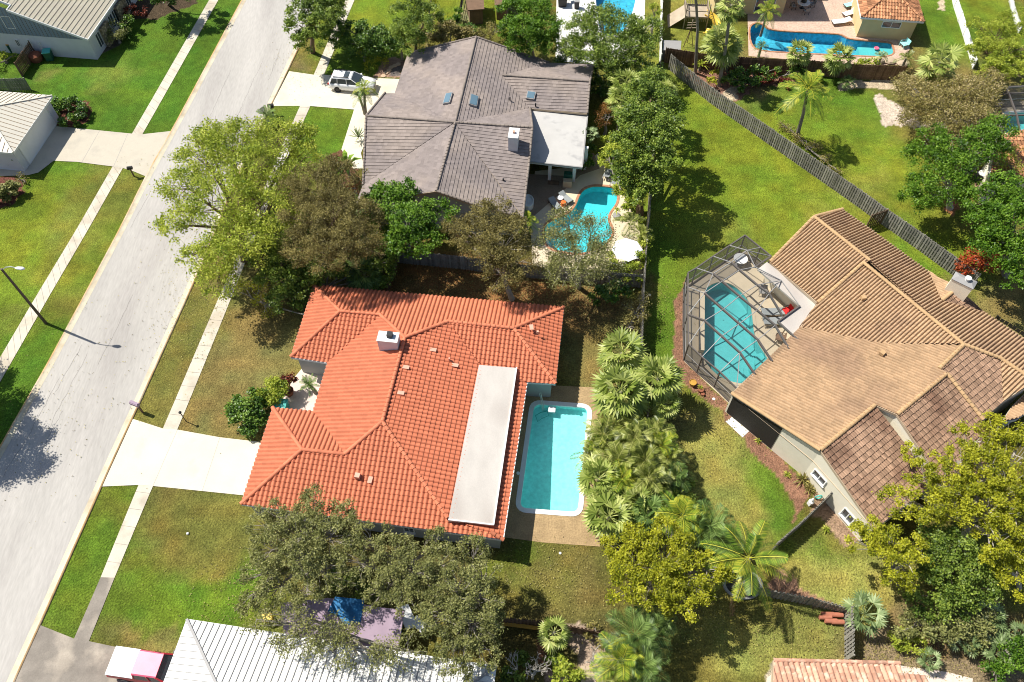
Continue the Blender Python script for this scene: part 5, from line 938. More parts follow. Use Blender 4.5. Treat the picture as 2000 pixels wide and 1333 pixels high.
for k, (x, y) in enumerate([(1616, 1200), (1634, 1201), (1623, 1213), (1636, 1215), (1612, 1206)]): g = G(x, y, .25); m = MB(); m.tube([g-Vector((.4, .0, 0)), g+Vector((.4, -.02, 0))], [.16, .17], 12); setp(m.build('clay_pipe', M['clay'], loc=(g.x, g.y, 0)), ('upper left', 'upper right', 'lower left', 'lower right', 'leftmost broken')[k]+' terracotta pipe of the stack in the fence corner', 'clay pipe', 'terracotta pipes stacked in the fence corner')
g = G(1912, 352); r = thing('air_conditioner', g, 'dark air conditioning unit with a round fan beside the vine covered roof', 'air conditioner'); m = MB(); m.box((g.x, g.y, .4), (.9, .9, .8), .1); m.build('case', M['black'], r, bevel=.03); m = MB(); m.lathe((g.x, g.y, .8), [(.4, 0), (.42, .06), (.3, .07), (.28, .02), (.05, .02)], 18); m.build('fan_guard', M['trim'], r)
g = G(1450, 1143); r = thing('garden_pond', g, 'round dark pond with a pale rim and plank below the coconut palm', 'pond'); m = MB(); m.lathe(g, [(1.35, 0), (1.35, .22), (1.2, .25), (1.15, .12)], 28, sy=.75); m.build('rim', M['gutter'], r); m = MB(); m.lathe(g+Vector((0, 0, .1)), [(1.16, 0), (1.14, .03)], 28, sy=.75); m.build('cover', M['black'], r)
m = MB(); a = G(1440, 1160, .3); b = G(1460, 1128, .35); m.bar(a, b, .28, .05); a = G(1432, 1155, .3); b = G(1446, 1126, .35); m.bar(a, b, .2, .05); setp(m.build('planks', M['wood_grey'], loc=(a.x, a.y, 0)), 'weathered planks lying across the round pond', 'planks')
m = MB(); a = G(979, 1218, .5); b = G(1062, 1229, .5); m.bar(a, b, .22, .12); setp(m.build('timber_beam', M['pot_y'], loc=(a.x, a.y, 0)), 'pale yellow timber beam along the dark fence at the bottom', 'beam')
# concrete pavers at the bottom
for i in range(3):
    for j in range(3): g = G(1139+i*10, 1306+j*11, .02); m = MB(); m.box((g.x, g.y, .03), (.3, .32, .05), .1); setp(m.build('paving_stone', M['trim_tan'], loc=g), 'pale square stone, '+('left', 'middle', 'right')[i]+' of the '+('top', 'centre', 'bottom')[j]+' row in the small bottom edge path', 'paving stone', 'square stones of the path at the bottom edge')
# shed roof with blue tarp under the oaks
pts = px([(548, 1178), (640, 1168), (738, 1186), (790, 1192), (778, 1262), (690, 1268), (556, 1252)], 2.3); c = sum(pts, Vector())/len(pts); r = thing('garden_shed', c.xy.to_3d(), 'mauve roofed shed hidden under the grey oaks at the bottom', 'shed'); m = MB(); m.prism([(p.x, p.y) for p in pts], 2.15, 2.3); m.build('roof', M['mauve'], r); m = MB(); m.prism([(p.x, p.y) for p in offset([(p.x, p.y) for p in pts], .3)], 0, 2.14); m.build('wall', M['wall_white'], r)
pts = px([(655, 1166), (712, 1172), (704, 1216), (672, 1222), (662, 1205), (640, 1195)], 2.33); m = MB(); m.prism([(p.x, p.y) for p in pts], 2.305, 2.36); setp(m.build('tarpaulin', M['tarp'], loc=pts[0].xy.to_3d()), 'blue tarpaulin spread over the mauve shed roof', 'tarpaulin')
g = G(795, 1205, 1.2); m = MB(); m.box(g, (.9, 1.6, .06), .5, .5); m.box(g+Vector((.8, -.4, -.3)), (.9, 1.2, .06), .9, .7); setp(m.build('fallen_panels', M['white_p'], loc=g.xy.to_3d()), 'white panels leaning beside the mauve shed', 'panels')
small('planter', 745, 1250, [(.5, 0), (.7, .4), (.3, .6)], 'mauve', 'mauve heap between the shed and the white metal roof', 'pots', 9)
m = MB(); g = G(523, 1208, .5); m.box(g, (.6, .5, .6), .3); setp(m.build('crate', M['yellow'], loc=g.xy.to_3d()), 'yellow crate under the left oak near the white roof', 'crate')
# top centre yard: sheds and patio clutter
for pts_, l, z_ in (([(905, -20), (943, -20), (946, 18), (914, 20)], 'dark maroon shed roof beside the hedge at the top edge', 2.0), ([(965, -25), (1000, -25), (992, 10), (966, 10)], 'maroon wooden shed roof above the bright green tree', 2.0)):
    P_ = px(pts_, z_); r = thing('shed', (sum(P_, Vector())/4).xy.to_3d(), l, 'shed'); m = MB(); m.prism([(p.x, p.y) for p in P_], z_-.12, z_); m.build('roof', M['wood_brown'], r); m = MB(); m.prism([(p.x, p.y) for p in offset([(p.x, p.y) for p in P_], .2)], 0, z_-.13); m.build('wall', M['wood_brown'], r)
small('tyre', 935, 17, [(.4, 0), (.42, .12), (.3, .18), (.22, .1)], 'trim', 'white ring lying in front of the maroon shed', 'ring')
bin_(1098, 10, 'black', 'black', 'black kettle barbecue cover on the white deck at the top', .9, .9); bin_(1126, 16, 'black', 'gutter', 'dark narrow bin on the white deck at the top', .5, .9)
chair(G(1115, 4), 0, 'black', 'dark chair behind the bins on the white deck at the top', frame='black')
# ------------------------------------------------------------- playset
pa, pb = G(1334, 56), G(1378, 58); d_ = (pb-pa).normalized(); n_ = Vector((-d_.y, d_.x, 0)); Lw = (pb-pa).length; r = thing('playset', pa, 'wooden playset tower with railings and a yellow slide', 'playset')
C4 = [pa, pb, pb+n_*2.4, pa+n_*2.4]
for p in C4: m = MB(); m.bar(p, p+Vector((0, 0, 3.1)), .1, .1); m.build('post', M['wood_play'], r)
m = MB(); m.prism([(p.x, p.y) for p in C4], 1.35, 1.45); m.build('platform', M['wood_play'], r); m = MB()
for a, b in ((0, 1), (1, 2), (3, 0), (2, 3)):
    for z_ in (1.5, 2.2): m.bar(C4[a]+Vector((0, 0, z_)), C4[b]+Vector((0, 0, z_)), .06, .09)
    for k in range(1, 12): q_ = C4[a].lerp(C4[b], k/12); m.bar(q_+Vector((0, 0, .95)), q_+Vector((0, 0, 2.2 if a else 1.4)), .07, .03)
m.build('railing', M['wood_play'], r); m = MB(); a = C4[3]-d_*.1; m.poly([C4[0]+Vector((0, 0, 1.4)), C4[3]+Vector((0, 0, 1.4)), C4[3]-d_*1.7, C4[0]-d_*1.7]); m.build('ramp', M['wood_play'], r)
m = MB(); sp_ = [G(1378, 28, 1.4), G(1392, 36, 1.15), G(1401, 50, .8), G(1398, 62, .5), G(1386, 66, .3), G(1376, 64, .2)]; 
def slide(m, P, w):
    rings = []
    for i, p in enumerate(P):
        d = (P[min(i+1, len(P)-1)]-P[max(i-1, 0)]).normalized(); x = d.cross(Vector((0, 0, 1))).normalized(); rings.append([p+x*(w*math.cos(t))+Vector((0, 0, .3-.3*math.sin(t))) for t in [k*math.pi/8 for k in range(9)]]+[p+x*(w*1.1*math.cos(t))+Vector((0, 0, .3-.34*math.sin(t))) for t in [k*math.pi/8 for k in range(8, -1, -1)]])
    m.loft(rings)
SP = sp_
for _ in range(2): SP = [SP[0]]+[q_ for i in range(len(SP)-1) for q_ in (SP[i].lerp(SP[i+1], .25), SP[i].lerp(SP[i+1], .75))]+[SP[-1]]
slide(m, SP, .45); m.build('slide', M['yellow'], r, smooth=True)
g = G(1343, 90); r = thing('wooden_easel', g, 'tall wooden tripod with cross bars in front of the playset', 'tripod'); m = MB(); tp = g+Vector((0, 0, 2.3))
for x, y in ((-.5, -.2), (.55, -.2), (.0, .6)): m.bar(g+Vector((x, y, 0)), tp, .06)
m.build('legs', M['wood_brown'], r); m = MB(); [m.bar(tp+Vector((-.5, 0, k)), tp+Vector((.5, .05, k)), .05, .08) for k in (-.1, .25, .55)]; m.bar(tp, tp+Vector((0, 0, .9)), .08); m.build('cross_bars', M['trim_tan'], r)
P_ = px([(1296, 79), (1331, 80), (1329, 101), (1294, 98)], 1.3); r = thing('storage_box', (sum(P_, Vector())/4).xy.to_3d(), 'low grey topped storage box in the corner beside the white fence', 'storage box'); m = MB(); m.prism([(p.x, p.y) for p in P_], 1.15, 1.3); m.build('lid', M['gutter'], r); m = MB(); m.prism([(p.x, p.y) for p in offset([(p.x, p.y) for p in P_], .12)], 0, 1.15); m.build('body', M['wood_grey'], r)
fence('low dark garden edging at the right edge below the chimney', [(1944, 623), (1998, 657), (2030, 680)], .4, 'black', .3, .05, False, rails=False, post=3, cat='edging')
# ------------------------------------------------------------- broadleaf trees, shrubs and hedges
KD = dict( # leaf length, width, leaves per m2 of crown, clumps per m2, clump spread, upward bias, flatness, twigs per lobe
 light=(.18, .11, 190, 3.0, .30, .8, .62, 10), olive=(.12, .07, 520, 4.6, .22, .8, .7, 9), greyo=(.12, .07, 460, 4.0, .2, .8, .66, 36),
 bright=(.18, .12, 330, 3.2, .25, 1.1, .75, 4), dark=(.2, .13, 300, 3.2, .25, 1.0, .8, 3), mid=(.16, .1, 330, 3.4, .26, 1.0, .75, 5), yellow=(.14, .085, 400, 3.0, .2, .9, .7, 14),
 boug=(.16, .1, 230, 3.2, .3, .8, .6, 14), khaki=(.13, .08, 260, 3, .3, .5, .6, 12), red=(.2, .1, 220, 3.5, .25, .7, .8, 4), maroon=(.2, .12, 240, 4, .2, .7, .8, 2), rust=(.12, .07, 260, 4, .25, .5, .8, 8), sparse=(.12, .07, 150, 2.6, .32, .5, .6, 22))
def leaves(cs, n, sg, L, W, up, cv, szf=.65):
    """diamond leaves scattered round clump centres cs (k,3)"""
    k = len(cs); idx = rng.integers(0, k, n); off = rng.normal(size=(n, 3))*sg; off[:, 2] *= szf; c = cs[idx]+off; c[:, 2] = np.maximum(c[:, 2], .05)
    nr = rng.normal(size=(n, 3))*.75; nr[:, 2] += up; nr /= np.linalg.norm(nr, axis=1)[:, None]; t = np.cross(nr, rng.normal(size=(n, 3))); t /= np.linalg.norm(t, axis=1)[:, None]; b = np.cross(nr, t)
    s = rng.uniform(.65, 1.35, n)[:, None]; a = t*L/2*s; w = b*W/2*s; V = np.stack([c-a, c+w, c+a, c-w], 1).reshape(-1, 3)
    A = .55*rng.random(n)+.45*cv[idx]; return V, A
def tree(name, label, kind, lobes, base=None, mat=None, bark='grey', dens=1.0, group=None, cat='tree', tr=.16, trunk=True, low=-.3):
    L, W, lpm, cpm, sg, up, fl, tw = KD[kind]; lm = LM[mat or {'sparse': 'greyo'}.get(kind, kind)]
    LB = [(G(x, y, z), r*SC(x, y, z)) for x, y, z, r in lobes]
    mc = sum((c*r for c, r in LB), Vector())/sum(r for _, r in LB); b = G(*base) if base else Vector((mc.x, mc.y, 0)); root = thing(name, b, label, cat, group)
    VV = []; AA = []; tm = MB(); rnd = random.Random(int(abs(mc.x*31+mc.y*17))); zt = min(c.z for c, _ in LB)
    fork = b+(mc-b)*.45 if zt > 1.6 else b+Vector((0, 0, .2)); fork.z = max(.25, min(fork.z, zt*.55))
    if trunk: tm.tube([b, b.lerp(fork, .5)+Vector((rnd.uniform(-.1, .1), rnd.uniform(-.1, .1), 0)), fork], [tr*1.25, tr, tr*.9], 8)
    for c, r in LB:
        nc = max(6, int(cpm*r*r*math.pi)); d = rng.normal(size=(nc*3, 3)); d /= np.linalg.norm(d, axis=1)[:, None]; d = d[d[:, 2] > low][:nc]
        rr = (.5+.5*rng.random(len(d))**.6)*(.88+.3*rng.random(len(d))); cs = np.array(c)+d*rr[:, None]*np.array([r, r, r*fl]); cv = rng.random(len(cs)); cs[:, 2] = np.maximum(cs[:, 2], .15)
        n = int(lpm*dens*math.pi*r*r); V, A = leaves(cs, n, sg*min(1, .45+r*.25), L, W, up, cv); VV.append(V); AA.append(A)
        if trunk:
            md = fork.lerp(c, .5)+Vector((rnd.uniform(-.3, .3), rnd.uniform(-.3, .3), rnd.uniform(0, .3))); br = max(.025, tr*.42); tm.tube([fork, md, c], [br*1.3, br, br*.5], 5, cap=False)
            for i in range(min(tw*2 if r > 2 else tw, len(cs))):
                e = Vector(cs[i]); s_ = md.lerp(c, rnd.random()); m_ = s_.lerp(e, .55)+Vector((rnd.uniform(-.25, .25), rnd.uniform(-.25, .25), rnd.uniform(-.1, .25)))*min(1, r/2); e2 = e+(e-m_)*.35+Vector((0, 0, .1)); tm.tube([s_, m_, e, e2], [.035, .026, .016, .006], 3, cap=False)
    if trunk: tm.build('trunk', BK[bark], root)
    V = np.concatenate(VV); A = np.concatenate(AA); npmesh('crown', V, np.arange(len(V)).reshape(-1, 4), A, lm, root, tuple(root.location)); return root
T_ = 'tree'; S_ = 'shrub'
tree(T_, 'large sparse light green tree leaning over the street pavement', 'light', [(455, 285, 7, 62), (395, 305, 6.6, 52), (365, 365, 6.4, 52), (345, 440, 5.8, 40), (430, 390, 7, 70), (500, 330, 7, 58), (545, 270, 6.4, 48), (590, 262, 6, 32), (470, 470, 6.4, 66), (415, 505, 5.8, 46), (425, 550, 5, 40), (520, 420, 6.4, 62), (480, 270, 6.8, 46), (405, 262, 6.4, 34), (555, 350, 5.8, 48), (375, 500, 5.2, 26), (600, 305, 5.4, 32)], (478, 510), bark='brown', tr=.3)
tree(T_, 'dark green tree below the light one beside the olive oak', 'mid', [(560, 405, 5, 44), (540, 455, 4.6, 44), (585, 450, 4.4, 36), (520, 505, 3.8, 36), (560, 520, 3.2, 40)], (550, 540), bark='dark')
tree('oak_tree', 'brownish olive oak between the light green tree and the grey roof', 'olive', [(620, 372, 7.2, 60), (660, 345, 7, 46), (655, 425, 7.4, 66), (600, 430, 6.8, 52), (690, 475, 7, 52), (640, 495, 6.8, 56), (705, 425, 6.6, 42), (590, 490, 6, 42), (575, 380, 6.4, 36)], (650, 520), bark='brown', tr=.28)
tree('oak_tree', 'olive oak with its base behind the red roof, left of the freeform pool', 'olive', [(965, 425, 6.8, 46), (925, 455, 6.4, 44), (985, 470, 6.8, 54), (945, 500, 6.2, 42), (1010, 510, 6, 42), (985, 540, 5.2, 38), (890, 450, 5.8, 30)], (1000, 585), bark='pale', tr=.22)
tree('oak_tree', 'thin grey olive tree hanging over the freeform pool', 'sparse', [(1110, 440, 6.4, 46), (1155, 455, 6.4, 44), (1085, 485, 6, 42), (1135, 500, 6, 48), (1175, 510, 5.8, 40), (1100, 530, 5.4, 38), (1065, 520, 5.2, 32), (1195, 535, 5, 26), (1140, 545, 4.8, 30)], (1130, 562), mat='greyo', bark='pale', dens=2.1, tr=.2)
tree(T_, 'bright green dense tree at the lower corner of the grey roof', 'bright', [(760, 400, 5.6, 44), (790, 372, 5.4, 26), (735, 440, 5, 30), (800, 435, 5.8, 48), (850, 425, 5.4, 38), (780, 470, 5.2, 42), (830, 475, 5, 36), (740, 385, 5.4, 30), (868, 455, 4.8, 24)], (800, 500))
tree(T_, 'dark tree with upright clumps beside the street at the top', 'dark', [(600, 12, 5.5, 38), (585, 50, 5, 30), (625, 45, 5.2, 32), (600, 78, 4, 28), (640, 15, 5, 26)], (611, 103), bark='brown', tr=.24, mat='mid')
tree(T_, 'leafy green tree over the pavement at the top edge', 'mid', [(645, 5, 4.6, 34), (655, 30, 4, 26)], (640, 55), bark='brown')
tree('hedge', 'tall glossy dark hedge above the white estate car', 'dark', [(655, 62, 2.6, 26), (685, 60, 2.8, 26), (712, 66, 2.8, 27), (740, 72, 2.7, 26), (765, 82, 2.4, 24), (668, 82, 1.8, 26), (700, 88, 1.8, 28), (735, 92, 1.8, 26), (760, 96, 1.6, 20)], (705, 100), cat='hedge', low=-.8)
tree(T_, 'tall green tree between the hedge and the grey roof', 'mid', [(800, 20, 6, 34), (815, 55, 5.6, 36), (790, 60, 5, 30), (810, 85, 4.4, 28), (840, 30, 5, 26)], (812, 100), bark='dark')
tree(S_, 'flecked green and bronze shrub at the top corner of the grey roof', 'dark', [(850, 60, 2.6, 28), (880, 66, 2.4, 26), (905, 72, 2.2, 22), (860, 84, 2, 24)], cat=S_, mat='boug', low=-.8)
tree(S_, 'yellow green shrub at the top edge by the red mulch path', 'yellow', [(830, 8, 3, 22), (842, -8, 3, 18)], cat=S_)
tree('clipped_hedge', 'small clipped green hedge beside the thin wire fence', 'bright', [(885, 40, 1.2, 12), (895, 30, 1.2, 12), (880, 50, 1.0, 10)], cat='hedge', trunk=False, low=-.8)
tree(S_, 'dark shrub right of the thin wire fence', 'dark', [(912, 55, 1.2, 16), (925, 65, 1.2, 14)], cat=S_, low=-.8)
tree(S_, 'khaki green shrub above the ridge of the grey roof', 'khaki', [(945, 70, 1.6, 24), (965, 62, 1.6, 20), (935, 85, 1.2, 20)], cat=S_, low=-.8)
tree(T_, 'dense bright green tree at the top centre beside the white deck', 'bright', [(1010, 20, 5.6, 34), (1045, 25, 5.8, 36), (1065, 55, 5.2, 34), (1020, 60, 5.4, 38), (1000, 55, 4.8, 26), (1045, 85, 4.4, 34), (1010, 92, 3.8, 26), (1075, 85, 4, 24)], (1040, 120), mat='bright', tr=.24)
tree(T_, 'big leaved tree covering the small pool at the top centre', 'light', [(1135, 60, 6, 36), (1175, 40, 6.2, 40), (1220, 55, 6, 38), (1262, 55, 5.6, 34), (1150, 100, 5.4, 38), (1200, 100, 5.6, 42), (1250, 95, 5.2, 34), (1120, 95, 5, 26), (1190, 135, 4.2, 26), (1225, 125, 4.4, 26)], (1195, 160), mat='mid', bark='pale', dens=1.7, tr=.24)
tree(S_, 'dark shrubs under the big leaved tree beside the tile roof corner', 'dark', [(1110, 120, 1.6, 26), (1150, 140, 1.6, 26), (1235, 150, 1.8, 28), (1190, 158, 1.4, 26), (1275, 135, 1.8, 20)], cat=S_, low=-.8, trunk=False)
tree(S_, 'yellow green shrub beside the narrow white vinyl fence', 'yellow', [(1280, 20, 3, 16), (1275, 45, 2.6, 14)], cat=S_, mat='light')
tree(T_, 'tall glossy dark green tree between the grey house and the big lawn', 'dark', [(1255, 195, 7.6, 42), (1290, 205, 7.4, 38), (1245, 240, 8, 46), (1290, 255, 8, 44), (1235, 285, 7.6, 42), (1280, 305, 7.4, 44), (1240, 330, 6.6, 38), (1265, 350, 6, 38), (1250, 380, 5, 30), (1275, 160, 6.6, 30), (1225, 345, 4.6, 26)], (1250, 420), mat='mid', bark='brown', tr=.3)
tree(S_, 'rust brown shrub beside the right eave of the grey roof', 'rust', [(1184, 226, 2.6, 22), (1192, 212, 2.4, 16), (1178, 244, 2, 14)], cat=S_)
tree(S_, 'leafy green undergrowth left of the glossy dark tree', 'bright', [(1190, 275, 2, 18), (1200, 300, 2, 22), (1185, 310, 1.4, 16), (1215, 365, 2, 20), (1235, 400, 1.6, 18)], cat=S_, mat='light', low=-.8)
tree(S_, 'dark shrub against the right side of the grey house', 'dark', [(1152, 295, 1, 14), (1148, 315, .9, 14), (1168, 180, 1.2, 14), (1160, 160, 1.2, 12)], cat=S_, low=-.8, trunk=False)
tree(S_, 'bright green bush behind the white parasol', 'bright', [(1200, 510, 1.4, 20), (1250, 505, 1.6, 20), (1235, 530, 1.4, 20), (1210, 535, 1.2, 18), (1260, 470, 1.6, 16)], cat=S_, mat='light', low=-.8)
tree(S_, 'dark round shrub against the fence under the thin grey olive tree', 'dark', [(1195, 570, 1.6, 24), (1170, 580, 1.2, 18), (1215, 575, 1.3, 18)], cat=S_, low=-.8, trunk=False)
tree(S_, 'wispy khaki shrub at the lower end of the middle yard fence', 'khaki', [(1240, 610, 2, 26), (1225, 640, 1.6, 22), (1255, 585, 2, 16)], cat=S_, dens=.6)
tree(T_, 'dark undergrowth between the light green tree and the red roof', 'dark', [(590, 545, 2.6, 40), (565, 580, 2.2, 34), (640, 535, 2.8, 36), (620, 575, 1.6, 22), (535, 550, 2.4, 32), (600, 505, 3, 40), (690, 520, 2.4, 30), (740, 510, 2.8, 34), (735, 545, 2, 24)], cat=S_, mat='mid', low=-.6)
tree(S_, 'khaki leafed shrub patch at the edge of the front lawn under the trees', 'khaki', [(500, 575, 1.2, 30), (520, 600, 1, 26), (478, 560, 1, 22), (610, 620, .6, 12)], cat=S_, mat='yellow', dens=.5)
tree('clipped_shrub', 'large round dark clipped shrub beside the entrance court', 'dark', [(478, 808, 1.3, 36), (462, 800, 1.1, 24), (492, 822, 1.1, 26), (495, 790, 1.3, 26)], cat=S_, low=-.9, trunk=False, dens=1.6)
tree('clipped_shrub', 'lighter green rounded shrub above the dark clipped one', 'mid', [(528, 758, 1.5, 28), (515, 775, 1.3, 22), (540, 775, 1.3, 18)], cat=S_, low=-.9, trunk=False, dens=1.5, mat='light')
g = G(566, 770); r = thing('plant_pot', g, 'dark red pot on the entrance court holding a maroon shrub', 'pot'); m = MB(); m.lathe(g, [(.28, 0), (.42, .55), (.38, .57), (.3, .5)], 16); m.build('pot', M['pot'], r)
tree(S_, 'maroon leafed shrub growing in the pot on the entrance court', 'maroon', [(560, 752, 1.3, 13), (566, 742, 1.5, 12), (554, 743, 1.4, 10)], (566, 770), cat=S_, low=-.5)
tree('round_bush', 'pale green round bush at the corner of the top left house', 'khaki', [(226, 60, 1.4, 19), (224, 72, 1, 14)], cat='bush', mat='greyo', low=-.9, dens=1.4)
tree(S_, 'dark shrub behind the pale round bush at the top left house', 'dark', [(246, 42, 1.3, 14), (240, 62, 1.0, 14)], cat=S_, low=-.9)
tree(S_, 'dark red leafed shrub at the top left beside the pale path', 'maroon', [(258, 20, 1, 13), (275, 24, .9, 12), (248, 28, .8, 8)], cat=S_, mat='maroon', low=-.8, trunk=False)
tree(T_, 'dark low tree at the top edge casting shade on the left lawn', 'dark', [(300, -15, 3.6, 34), (345, -22, 3.8, 34), (385, -15, 2.4, 20), (320, 0, 2, 20)], (330, 10), bark='dark')
for k, (lb, l) in enumerate([([(112, 200, .6, 13), (104, 212, .6, 12), (100, 224, .5, 9)], 'left clipped hedge tuft of the round bed by the cream garage'), ([(128, 203, .7, 13), (146, 202, .7, 13), (160, 208, .7, 12)], 'long clipped hedge arc at the back of the round bed by the cream garage'), ([(130, 236, .7, 13), (148, 230, .7, 13), (162, 220, .7, 12)], 'long clipped hedge arc at the front of the round bed by the cream garage')]): tree('clipped_hedge', l, 'dark', lb, cat='hedge', mat='dark', low=-.9, trunk=False, dens=1.6)
tree('clipped_shrub', 'clipped dark bush at the left edge below the cream driveway', 'dark', [(12, 372, .9, 20), (25, 368, .9, 14), (-5, 378, .9, 18)], cat=S_, mat='greyo', low=-.9, trunk=False, dens=1.8)
tree(S_, 'small straggly shrub with dry twigs at the corner of the cream garage', 'khaki', [(38, 348, .5, 10), (48, 352, .4, 7)], cat=S_, dens=.6)
tree(S_, 'climbing plant on the corner wall of the cream garage', 'dark', [(25, 310, 1.2, 6), (27, 318, .6, 7)], cat='climber', trunk=False, low=-.9)
tree(S_, 'straggly green weeds below the windows at the top left house', 'khaki', [(10, 112, .5, 14), (-5, 125, .5, 14), (32, 108, .3, 8)], cat='plants', dens=.8, mat='light')
tree(S_, 'small light green shrub in the shade above the white estate car', 'bright', [(706, 100, .9, 10), (712, 112, .7, 8), (722, 114, .5, 6)], cat=S_, mat='light')
tree(S_, 'low leafy patch in the grass right of the small light green shrub', 'khaki', [(740, 122, .3, 16), (725, 130, .25, 14), (755, 122, .3, 10)], cat='plants', mat='yellow', dens=.5, trunk=False)
tree('banana_plant', 'red flowered shrub at the left corner of the grey roof', 'red', [(688, 368, 1, 12), (696, 358, 1, 8)], cat=S_, low=-.7)
# bougainvillea and the trees at the right
tree('bougainvillea', 'large sprawling bougainvillea with dull pink flecks at the upper right', 'boug', [(1790, 190, 3.4, 42), (1830, 210, 3.8, 46), (1870, 185, 4, 44), (1910, 190, 4, 42), (1930, 160, 3.6, 32), (1850, 240, 4, 44), (1895, 235, 4, 42), (1785, 235, 2.6, 28), (1830, 165, 3, 30), (1925, 225, 3.6, 30), (1770, 160, 2.4, 24), (1875, 270, 3.6, 30)], (1860, 260), bark='grey', cat='bougainvillea', dens=1.1)
tree(T_, 'light green feathery tree leaning over the bougainvillea', 'light', [(1950, 255, 6, 34), (1920, 270, 6, 34), (1900, 295, 6, 34), (1860, 290, 5.4, 36), (1820, 275, 5, 34), (1800, 300, 4.6, 32), (1945, 290, 5.4, 26), (1830, 320, 5, 36), (1875, 330, 5.4, 36), (1850, 365, 4.6, 40), (1810, 370, 4.2, 38), (1890, 365, 4.6, 28), (1790, 390, 3.6, 28)], (1855, 408), mat='bright', bark='pale', dens=1.5, tr=.26)
tree('climbing_vine', 'thin olive vine spreading over the orange terracotta roof', 'sparse', [(1935, 320, 3.6, 28), (1970, 325, 3.8, 26), (1985, 300, 3.8, 22), (1940, 300, 3.6, 18)], (1925, 350), mat='light', cat='vine', dens=.8)
tree(T_, 'dense bright green tree at the right edge above the chimney', 'bright', [(1925, 395, 5.4, 38), (1960, 370, 5.6, 36), (1990, 395, 5.6, 42), (1930, 435, 5.4, 44), (1975, 440, 5.8, 50), (1915, 465, 4.8, 32), (1955, 480, 5.2, 44), (1995, 500, 5, 44), (1985, 540, 4.2, 28)], (1965, 540), tr=.28)
tree(S_, 'red and orange leafed shrub at the end of the diagonal fence', 'red', [(1890, 515, 1.6, 20), (1905, 505, 1.8, 20), (1925, 510, 1.6, 22), (1880, 530, 1.2, 14), (1948, 515, 1.3, 16)], cat=S_)
tree(S_, 'dark red shrub bed below the brown fence behind the long pool', 'maroon', [(1490, 158, .6, 16), (1515, 156, .6, 16), (1535, 160, .5, 14)], cat=S_, mat='maroon', trunk=False, low=-.8)
tree(S_, 'dark shrubs in the shade of the brown fence between the tall palms', 'dark', [(1440, 150, 1, 20), (1470, 148, 1.2, 20), (1500, 140, 1.2, 18), (1425, 160, .8, 14), (1560, 140, 1, 16), (1455, 165, .7, 16)], cat=S_, mat='dark', low=-.8)
tree(S_, 'bright yellow green shrub at the foot of the tall leaning palm', 'bright', [(1397, 145, 1, 9), (1392, 158, .8, 8)], cat=S_, mat='yellow', trunk=False)
tree(T_, 'feathery yellow green bamboo clump in the top right corner', 'yellow', [(1945, 70, 3.4, 40), (1980, 50, 3.4, 36), (1925, 105, 3, 34), (1965, 110, 3.2, 40), (1995, 95, 3, 32), (1940, 140, 2.8, 34), (1980, 150, 2.8, 34), (1912, 50, 2.6, 20)], cat='bamboo', mat='light', bark='brown')
tree(S_, 'low yellow green plants along the brown fence below the boulders', 'bright', [(1690, 123, .7, 10), (1705, 122, .7, 9), (1675, 124, .6, 8)], cat='plants', trunk=False, mat='light')
tree(S_, 'scraggy plants along the diagonal fence below the feather palm', 'khaki', [(1545, 255, .5, 12), (1560, 275, .5, 14), (1585, 290, .5, 16), (1610, 312, .4, 14), (1530, 245, .4, 10), (1630, 330, .3, 12)], cat='plants', mat='khaki')
# oaks at the bottom
tree('oak_tree', 'grey green oak with bare twigs over the lower left corner of the red roof', 'greyo', [(560, 1005, 5.6, 44), (620, 990, 5.8, 40), (665, 1005, 5.6, 36), (590, 1045, 6, 52), (650, 1045, 6, 46), (515, 1025, 5, 34), (530, 1075, 5.6, 44), (590, 1100, 5.8, 52), (640, 1120, 5.4, 44), (510, 1120, 5.2, 40), (545, 1150, 5, 42), (490, 1170, 4.4, 28), (600, 1165, 4.8, 34)], (600, 1120), tr=.3)
tree('oak_tree', 'grey green oak in the middle of the bottom row above the mauve shed', 'greyo', [(720, 1060, 5.8, 42), (765, 1085, 5.8, 46), (700, 1100, 5.4, 36), (850, 1065, 5.6, 34), (810, 1110, 6, 46), (760, 1130, 5.4, 38), (740, 1165, 4.8, 30), (800, 1160, 5.2, 40), (870, 1105, 5.6, 40)], (790, 1150), tr=.28)
tree('oak_tree', 'grey green oak with many bare twigs at the right end of the bottom row', 'greyo', [(925, 1085, 5.4, 40), (950, 1120, 5.2, 36), (890, 1150, 6, 50), (940, 1165, 5.6, 44), (860, 1205, 5.8, 48), (920, 1220, 5.6, 50), (890, 1270, 5.2, 46), (940, 1270, 4.8, 38), (845, 1160, 5.6, 36), (965, 1190, 4.6, 26), (905, 1305, 4.6, 26)], (900, 1215), tr=.3)
tree('oak_tree', 'thin grey oak overhanging the white metal roof', 'sparse', [(575, 1210, 5, 36), (630, 1225, 5.2, 38), (600, 1255, 5, 36), (680, 1240, 5, 30), (560, 1245, 4.8, 28), (650, 1275, 4.8, 34), (700, 1280, 4.6, 32), (760, 1260, 4.8, 32), (800, 1270, 4.8, 34), (750, 1290, 4.6, 26), (540, 1200, 4.8, 28), (500, 1210, 4.4, 24)], (700, 1235), mat='greyo', bark='grey', dens=1.5, tr=.22)
tree(S_, 'bright green shrub in the shade between the bottom oaks', 'bright', [(675, 1130, 1.6, 24), (700, 1145, 1.4, 20), (665, 1105, 1.4, 18)], cat=S_, mat='mid')
